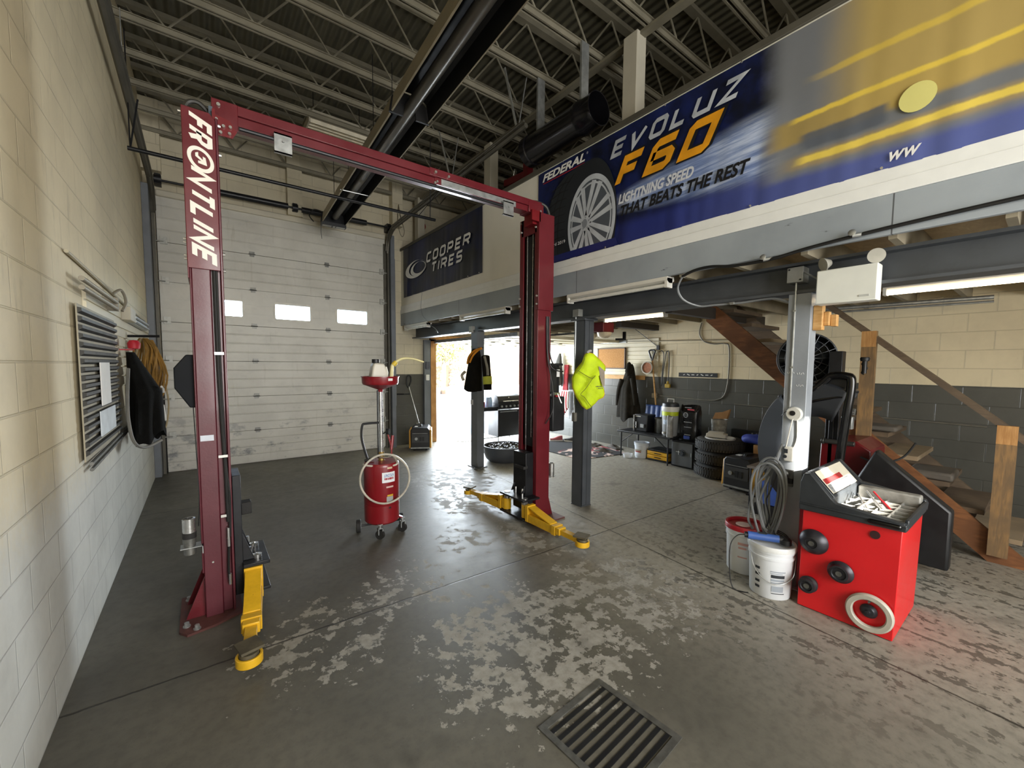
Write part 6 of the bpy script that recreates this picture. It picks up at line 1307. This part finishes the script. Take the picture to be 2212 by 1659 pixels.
m = MB(); m.tube([(3.04, 7.55, 4.58), (3.02, 7.55, 4.3), (3.04, 7.54, 4.1), (3.10, 7.54, 4.0), (3.14, 7.54, 4.12), (3.08, 7.55, 4.35), (3.04, 7.55, 4.55)], .006); tag(m.build('hanging_cable', M('cable_tan', '6a6352', .5)), 'cable hanging in a loop by the steel column above the navy banner', 'cable')

# ------------------------------------------------------------------ things by the side doorway
co = thing('work_coat', 'black work coat with yellow lining and reflective bands hung on the doorway post', 'coat', (3.28, 5.27, 1.2))
CK = M('coat_black', '191713', .9, 0, .3, 9, .3, 60, 0, .1)
def fn(a, b_):
    an = 2*PI*a; k = b_**.55; z = 1.84-.62*b_; w = .26*(.22+.78*k)*(1+.1*b_*math.sin(3*an)); d = .11*(.5+.5*k)
    return Vector((3.255-d*math.sin(an)*.9, 5.29+.06*b_+w*math.cos(an)*.82, z+.02*math.sin(2*an+1)*b_))
m = MB(); m.grid(fn, 40, 18, closed=True); m.build('body', CK, co, world=True)
m = MB(); m.tube([(3.25, 5.02, 1.72), (3.22, 4.95, 1.55), (3.22, 4.92, 1.38), (3.22, 4.91, 1.25)], .062, n=14, taper=.9); sl_ = m.build('sleeve', CK, co, world=True)
m = MB(); m.tube([(3.22, 4.93, 1.44), (3.22, 4.918, 1.33)], .066, n=16, sub=1); m.build('hivis_band', M('band_lime', 'b9bf3a', .6), sl_, world=True)
m = MB(); m.tube([(3.21, 4.98, 1.72), (3.20, 4.90, 1.56), (3.19, 4.87, 1.46)], .02, n=8); m.build('grey_band', M('band_grey', '8f8c7e', .5), sl_, world=True)
m = MB(); m.tube([(3.22, 5.08, 1.84), (3.18, 5.22, 1.80), (3.17, 5.34, 1.72), (3.18, 5.40, 1.62)], .018, n=8); m.tube([(3.21, 5.12, 1.83), (3.165, 5.22, 1.74), (3.16, 5.3, 1.64)], .014, n=8); m.build('yellow_lining', ORANGE, co, world=True)
m = MB(); m.tube([(3.23, 5.55, 1.50), (3.2, 5.60, 1.44), (3.22, 5.58, 1.36)], .022, n=8); m.build('reflective_cuff', M('band_grey2', 'b5b2a4', .4), co, world=True)
m = MB(); m.cyl((3.37, 5.25, 1.86), (3.27, 5.25, 1.86), .008, n=8); m.build('hook', DSTEEL, co, world=True); co.location.y -= .10
tag(MB().box(3.355, 3.37, 5.44, 5.50, .98, 1.06).build('light_switch', WPLAS, bevel=.004), 'white switch box on the doorway post below the coat', 'switch')
tag(MB().box(3.62, 3.70, 7.66, 7.69, 1.28, 1.40).build('wall_thermostat', WPLAS, bevel=.01), 'white rounded box on the grey strip beside the pine frame', 'box')
tag(MB().box(3.63, 3.71, 7.665, 7.69, 1.52, 1.66).build('wall_sign', M('sign_dark', '4c4f5c', .5, 0, .4, 60)), 'small dark printed card on the grey strip beside the pine frame', 'card')
pu_ = thing('push_shovel', 'slim long-handled scraper standing against the pier above the generator', 'scraper', (3.30, 7.45, .45))
m = MB(); m.cyl((3.34, 7.40, .46), (3.26, 7.68, 1.16), .012, n=10); m.build('shaft', GALV, pu_, world=True)
m = MB(); m.tube([(3.26, 7.68, 1.14), (3.225, 7.69, 1.22), (3.24, 7.70, 1.36), (3.30, 7.70, 1.38), (3.315, 7.70, 1.28), (3.27, 7.69, 1.17)], .016); m.build('grip', BLK, pu_, world=True)
m = MB(); m.tube([(3.34, 7.40, .49), (3.30, 7.40, .46), (3.27, 7.38, .47)], .014); m.build('head', DSTEEL, pu_, world=True)
m = MB(); m.cyl((3.04, 7.745, 1.02), (3.16, 7.68, 1.02), .012, n=8); m.cyl((3.16, 7.68, 1.02), (3.28, 7.68, 1.02), .010, n=8); tag(m.build('wall_hook', BLKM), 'black peg on the grey pier beside the scraper', 'hook')
tub = thing('round_planter', 'wide grey round tub filled with dark lumps behind the far lift column', 'tub', (4.02, 5.52, 0))
m = MB(); m.lathe([(.0, .0), (.24, .0), (.30, .05), (.335, .14), (.345, .235), (.352, .24), (.352, .262), (.33, .262), (.315, .20), (.0, .20)], n=48); m.build('bowl', M('tub_grey', '45484d', .5, 0, .1, 5), tub)
m = MB(); rr = random.Random(5)
for k in range(220):
    a = rr.random()*2*PI; r = .30*math.sqrt(rr.random()); c = Vector((r*math.cos(a), r*math.sin(a), .215+rr.random()*.03)); m.obb(c, (.045, .035, .03), Matrix.Rotation(rr.random()*3, 3, Vector((rr.random()-.5, rr.random()-.5, rr.random())).normalized()))
o = m.build('coal_lumps', M('coal', '1e1c1b', .45, 0, .5, 30), tub, smooth=0); o['kind'] = 'stuff'
gl = thing('gas_grill', 'black gas barbecue with a lid and side shelf in the doorway', 'barbecue', (5.15, 7.1, 0))
m = MB(); m.box(4.90, 5.46, 6.93, 7.30, .10, .66); m.build('cabinet', BLK, gl, world=True, bevel=.006)
m = MB(); m.box(4.88, 5.48, 6.88, 7.32, .69, .80); m.build('control_panel', BLKM, gl, world=True, bevel=.004)
for k in range(5): m = MB(); m.cyl((4.95+k*.11, 6.88, .745), (4.95+k*.11, 6.855, .745), .022, n=14); m.box(4.947+k*.11, 4.953+k*.11, 6.85, 6.856, .73, .765); m.build('knob', GALV, gl, world=True)
m = MB(); m.prism([(6.90, .80), (6.90, .86), (6.94, .95), (7.02, .985), (7.20, .985), (7.30, .90), (7.30, .80)], (4.88, 0, 0), (0, 1, 0), (0, 0, 1), (1, 0, 0), .60); ld = m.build('lid', BLK, gl, world=True, bevel=.008)
m = MB(); m.cyl((4.98, 6.87, .85), (5.38, 6.87, .85), .011, n=10); m.cyl((5.0, 6.87, .85), (5.0, 6.90, .85), .008, n=8); m.cyl((5.36, 6.87, .85), (5.36, 6.90, .85), .008, n=8); m.build('lid_handle', STEEL, ld, world=True)
m = MB(); m.cyl((5.16, 6.925, .92), (5.16, 6.915, .925), .02, n=3); m.build('badge', STEEL, ld, world=True)
m = MB(); m.box(4.50, 4.88, 6.92, 7.30, .70, .735); m.box(4.50, 4.88, 6.915, 6.93, .66, .735); m.build('side_shelf', BLKM, gl, world=True)
for x, y_ in ((4.55, 6.95), (4.55, 7.28), (5.46, 7.28), (4.92, 6.95)): m = MB(); m.cyl((x, y_, .0), (x, y_, .70), .013, n=8); m.build('leg', GALV, gl, world=True)
m = MB(); m.cyl((4.55, 6.95, .10), (4.92, 6.95, .10), .010, n=8); m.box(4.95, 5.4, 6.925, 6.93, .615, .635); m.build('rail', GALV, gl, world=True)
tag(MB().cyl((4.58, 7.02, .737), (4.58, 7.02, .85), .04, n=18).build('drink_can', M('can_red', 'a32833', .3, .3)), 'red can standing on the barbecue side shelf', 'can')
m = MB(); m.grid(lambda a, b_: Vector((4.76+.085*math.cos(2*PI*a)*(1-.35*b_**3)*(1+.08*math.sin(3*2*PI*a+4*b_)), 7.10+.10*math.sin(2*PI*a)*(1-.35*b_**3), .737+.20*b_)), 24, 8, closed=True); m.flat([(4.76+.055*math.cos(k*PI/8), 7.1+.065*math.sin(k*PI/8)) for k in range(16)], (0, 0, .935), (1, 0, 0), (0, 1, 0))
tag(m.build('plastic_bag', M('bag_blue', '8fa6c9', .4, 0, .2)), 'pale blue plastic bag on the barbecue side shelf', 'bag')
m = MB(); m.prism([(0, .0), (.5, .05), (.4, .25), (-.1, .2)], (4.3, 7.3, .001), (1, 0, 0), (0, 1, 0), (0, 0, 1), .008); tag(m.build('flattened_board', M('board_pale', 'b9b2a2', .7)), 'flat scrap of board lying on the doorway floor', 'board')
# rug, shoes and cloth heap on the floor under the wall coats
rg = thing('printed_rug', 'dark patterned rug with a pale red border on the floor behind the dark post', 'rug', (5.75, 5.4, 0))
q = NT('printed_rug'); v = q.obj(); x_ = q.n('ShaderNodeSeparateXYZ'); q.t.links.new(v, x_.inputs[0]); n = q.noise(v, 3.2, 3, .5, 1.4)
c = q.mix(q.smooth(n, .50, .53), lin('2c2b2c'), lin('c9b0a6')); c = q.mix(q.smooth(q.noise(v, 2.4, 2), .57, .60), c, lin('8c3a40')); c = q.mix(q.smooth(q.add(x_.outputs[1], q.mul(x_.outputs[0], -.2)), .12, .2), c, lin('242527'))
q.base(c); q.rough(.95); RUGM = q.m
m = MB(); m.prism([(-.62, .9), (.78, .98), (.42, -.78), (-.66, -.62)], (0, 0, .001), (1, 0, 0), (0, 1, 0), (0, 0, 1), .010); m.build('rug', RUGM, rg, bevel=.003)
def shoe(loc, rz, label, mat):
    t = thing('shoe', label, 'shoe', loc, rz, 'shoes on the rug')
    m = MB(); m.grid(lambda a, b_: Vector(((-.13+.26*b_), .045*math.sin(PI*(.12+.84*b_))**.5*math.cos(2*PI*a), .02+max(0, math.sin(2*PI*a))*(.09-.055*b_+.01*math.sin(6*b_)))), 20, 12, closed=True); m.build('upper', mat, t)
    m = MB(); m.prism([(-.135, -.04), (.06, -.05), (.14, -.02), (.14, .02), (.06, .05), (-.135, .04)], (0, 0, .0), (1, 0, 0), (0, 1, 0), (0, 0, 1), .022); m.build('sole', WPLAS, t); return t
shoe((5.95, 6.28, .012), 2.6, 'pale red shoe lying on the rug under the red straps', M('shoe_red', 'a3525a', .7))
shoe((6.15, 6.05, .012), 2.2, 'dark shoe lying on the rug next to the pale red one', M('shoe_dark', '33302f', .7))
shoe((5.66, 6.62, .012), 3.4, 'white trainer lying behind the far lift column', PAPER)
for k, (x, y_, a) in enumerate(((6.22, 5.45, .3), (6.38, 5.08, 1.2), (5.95, 5.0, 2.))):
    m = MB(); ph = k*1.7; m.grid(lambda a_, b_: Vector((x+.17*(a_-.5)*2*math.cos(a)-.10*(b_-.5)*2*math.sin(a), y_+.17*(a_-.5)*2*math.sin(a)+.10*(b_-.5)*2*math.cos(a), .014+.05*math.sin(PI*a_)*math.sin(PI*b_)*(1+.5*math.sin(9*a_+ph)+.4*math.cos(8*b_)))), 18, 12)
    tag(m.build('crumpled_cloth', M('cloth_grey', '55504b', .9, 0, .3, 12)), ['crumpled dark cloth on the rug nearest the hanging grey jacket', 'crumpled dark cloth on the rug against the grey wall', 'crumpled dark cloth at the front edge of the rug'][k], 'cloth')
# hi-vis vest on the dark post
ve = thing('hivis_vest', 'fluorescent yellow safety vest hung on the dark steel post', 'vest', (3.30, 3.04, 1.14))
PX = Vector((-.69, -.72, 0)); PS = Vector((.72, -.69, 0)); VO = Vector((3.33, 3.05, 0))
vp = lambda s, z, f=0.: VO+PS*s+PX*(f+.06)+Vector((0, 0, z))
out = [(.0, 1.74), (.055, 1.73), (.135, 1.66), (.185, 1.60), (.185, 1.55), (.12, 1.60), (.13, 1.48), (.175, 1.36), (.185, 1.30), (.17, 1.265), (.12, 1.24), (.09, 1.20), (.035, 1.15), (.0, 1.135), (-.05, 1.17), (-.11, 1.26), (-.155, 1.37), (-.16, 1.47), (-.12, 1.56), (-.055, 1.64), (-.03, 1.72)]
edge = []
for (a, b), (c, d) in zip(out, out[1:]+out[:1]):
    for t in range(3): edge.append((a+(c-a)*t/3, b+(d-b)*t/3))
cx_, cz_ = .01, 1.42
m = MB()
def vest_pt(i, k, nk=7):
    a, b = edge[i]; f = k/nk; s, z = cx_+(a-cx_)*f, cz_+(b-cz_)*f
    return vp(s, z, .035*(1-f*f)+.018*math.sin(18*s+8*z)*f*(1.2-f)+.012*math.sin(31*s-14*z))
n = len(edge)
vs = [vp(cx_, cz_, .04)]+[vest_pt(i, k) for k in range(1, 8) for i in range(n)]
fs = [(0, 1+i, 1+(i+1) % n) for i in range(n)]+[(1+(k-1)*n+i, 1+(k-1)*n+(i+1) % n, 1+k*n+(i+1) % n, 1+k*n+i) for k in range(1, 7) for i in range(n)]
m.add(vs, fs); m.build('cloth', HIVIS, ve, world=True, solid=.012, recalc=True)
m = MB(); m.tube([vest_pt(i, 7)+PX*.002 for i in range(n)], .0045, n=6, sub=1, closed=True); m.build('orange_piping', ORANGE, ve, world=True)
m = MB(); m.tube([vp(-.115, 1.56, .055), vp(-.02, 1.50, .075), vp(.05, 1.47, .075), vp(.08, 1.50, .07)], .004, n=6); m.tube([vp(.06, 1.48, .075), vp(-.02, 1.36, .08), vp(-.07, 1.30, .07), vp(-.03, 1.27, .07), vp(.02, 1.20, .06), vp(.05, 1.165, .05)], .004, n=6); m.tube([vp(-.03, 1.68, .05), vp(-.06, 1.60, .06), vp(-.12, 1.52, .05)], .004, n=6); m.build('seam', M('seam_dark', '77801a', .8), ve, world=True)
m = MB()
for k in range(4): m.obb(vp(.10+.016*k, 1.385, .062), (.010, .010, .003), Matrix((PS, Vector((0, 0, 1)), PX)).transposed())
for k in range(3): m.obb(vp(.12+.016*k, 1.365, .062), (.010, .008, .003), Matrix((PS, Vector((0, 0, 1)), PX)).transposed())
m.build('printed_marks', DK, ve, world=True)
m = MB(); m.tube([vp(.035, 1.76, .0), vp(.01, 1.755, .02), vp(-.005, 1.74, .02)], .014, n=8); m.build('clip', M('clip_grey', 'a8a4a0', .5), ve, world=True)
m = MB(); m.flat([(.115, 1.60), (.13, 1.48), (.165, 1.37), (.18, 1.40), (.178, 1.55)], VO+PX*.105, PS, Vector((0, 0, 1))); m.build('mesh_lining', M('mesh_lining', '9a8f80', .8), ve, world=True)

# ------------------------------------------------------------------ near block wall: rack, jacket, cords, boxes
wr = thing('louvred_rack', 'dark louvred wall rack with two white slips on the near block wall', 'rack', (-.53, 4.0, 1.05))
m = MB(); m.box(-.552, -.545, 3.3, 4.52, 1.03, 1.93); m.build('back', M('rack_pale', '9b947f', .6), wr, world=True)
for k in range(18): z = 1.06+k*.048; m = MB(); m.prism([(0, 0), (.018, .012), (.018, .030), (0, .034)], (-.545, 3.3+.0, z), (1, 0, 0), (0, 0, 1), (0, 1, 0), 1.20-.004*k if z < 1.5 else 1.20); m.build('louvre', M('rack_dark', '25241f', .5), wr, world=True)
tag(MB().box(-.525, -.519, 3.70, 4.02, 1.32, 1.60).build('paper_slip', PAPER), 'tall white slip tucked in the dark louvred rack', 'paper'); tag(MB().box(-.525, -.519, 3.62, 4.16, 1.13, 1.29).build('paper_slip', M('paper_blue', 'cfd6da', .6)), 'pale sheet low on the dark louvred rack', 'paper')
m = MB(); m.cyl((-.54, 3.4, 1.0), (-.54, 5.6, 1.05), .012, n=8); m.cyl((-.54, 3.4, .965), (-.54, 5.6, 1.015), .010, n=8); tag(m.build('wall_pipe', DSTEEL), 'pair of thin dark pipes running along the near block wall under the louvred rack', 'pipe')
for (y0, y1, z0, z1, nm, lb_, mt) in ((5.0, 5.35, 1.98, 2.10, 'control_box', 'cream electrical box on the near block wall above the black jacket', CREAMP),):
    t = thing(nm, lb_, 'box', (-.54, 5.2, 2.0)); MB().box(-.57, -.49, y0, y1, z0, z1).build('case', mt, t, world=True, bevel=.006)
    m = MB(); m.box(-.57, -.51, 5.36, 6.6, 1.98, 2.05); m.cyl((-.50, 5.4, 2.04), (-.50, 6.6, 2.05), .012, n=8); m.cyl((-.50, 5.4, 2.0), (-.50, 6.6, 2.0), .012, n=8); m.build('conduit', GALV, t, world=True)
cb2 = thing('clamp_bracket', 'pale metal clamp bracket with short bars on the near block wall above the rack', 'bracket', (-.5, 4.2, 2.0))
for z in (2.02, 2.07): m = MB(); m.cyl((-.52, 3.3, z), (-.50, 4.3, z-.015), .014, n=10); m.build('bar', M('dull_cream_steel', '8f8878', .5, .2), cb2, world=True)
m = MB(); m.box(-.57, -.49, 4.3, 4.34, 1.99, 2.09); m.tube([(-.52, 4.33, 2.12), (-.48, 4.4, 2.16), (-.46, 4.44, 2.08), (-.48, 4.40, 2.0)], .010); m.build('end_plate', MATS['dull_cream_steel'], cb2, world=True)
m = MB(); m.tube([(-.555, 3.2, 2.19), (-.555, 4.5, 2.16), (-.555, 5.6, 2.13), (-.555, 6.9, 2.12)], .010); tag(m.build('wall_pipe', M('pipe_cream', 'a59c84', .5)), 'cream conduit running along the near block wall above the slotted board', 'pipe')
t, S, F = garment('black_coveralls', 'long black coverall jacket hung on the near block wall beside the coiled cords', (-.515, 4.80, .93), .76, .62, .22, CLOTHK, 11, (1, 0, 0), lean=-.18)
m = MB(); m.tube([Vector((.03, -.20, .62)), Vector((.03, -.33, .40)), Vector((.03, -.34, .20)), Vector((.05, -.28, .02)), Vector((.10, -.1, -.06)), Vector((.2, .05, -.03))], .012, n=8); m.build('grey_strap', M('strap_grey', '87857e', .6), t)
for a, b in (((.225, -.05, .46), (.225, -.02, .45)), ((.225, .10, .44), (.225, .13, .40))): m = MB(); m.tube([Vector(a), Vector(b)], .010, n=6, sub=1); m.build('reflective_tab', PAPER, t)
m = MB(); m.lathe([(.0, .0), (.04, .005), (.045, .05), (.03, .075), (.0, .08)], (-.46, 4.78, 1.715), n=18); m.box(-.57, -.46, 4.77, 4.79, 1.705, 1.715); tag(m.build('red_hat', M('cap_red', 'c02434', .5)), 'bright red cap on the hook above the black coverall jacket', 'cap')
ck = thing('cord_hank', 'hank of tan and yellow cords hung on a hook by the roll-up door', 'cords', (-.5, 5.3, 1.0))
rc = random.Random(12)
for k in range(24):
    f = k/23; x0 = -.49+.17*f; L = .42+.30*rc.random(); y0 = 5.18+.22*rc.random(); w = .025+.03*rc.random()
    m = MB(); m.tube([(x0*.3-.32, 5.30, 1.83), (x0-w*.5, y0, 1.72), (x0-w+.02*math.sin(k), y0+.03, 1.80-L*.6), (x0*.6-.16, y0+.02, 1.80-L), (x0+w, y0+.06, 1.80-L*.55), (x0*.4-.25, 5.32, 1.82)], .009, n=6, sub=4); m.build('cord', M('tan_cord', '8f6a2c', .7, 0, .25, 9) if k % 5 else M('pale_cord', '9a8a6a', .7), ck, world=True)
m = MB(); m.cyl((-.57, 5.3, 1.85), (-.32, 5.3, 1.86), .012, n=8); m.build('hook', BLKM, ck, world=True)
m = MB(); m.tube([(-.34, 5.6, 1.5), (-.30, 5.75, 1.2), (-.32, 5.7, .95), (-.36, 5.6, .9), (-.38, 5.5, 1.1), (-.36, 5.55, 1.35)], .008, closed=True); m.build('loose_loop', MATS['pale_cord'], ck, world=True)
m = MB(); m.cyl((-.33, 5.36, 1.18), (-.32, 5.40, 1.02), .018, n=8); m.build('plug', PAPER, ck, world=True)
# floor drain grate at the viewer's feet
gd = thing('floor_drain', 'square steel drain frame set in the floor at the bottom edge', 'drain', (1.365, 1.08, 0), math.radians(4))
m = MB()
for bx in ((-.22, .22, .19, .22), (-.22, .22, -.22, -.19), (-.22, -.19, -.19, .19), (.19, .22, -.19, .19)): m.box(*bx, .0005, .006)
m.build('frame', DSTEEL, gd)
for k in range(9): m = MB(); m.box(-.19, .19, -.18+k*.042, -.162+k*.042, .0005, .004); m.build('bar', BLKM, gd)
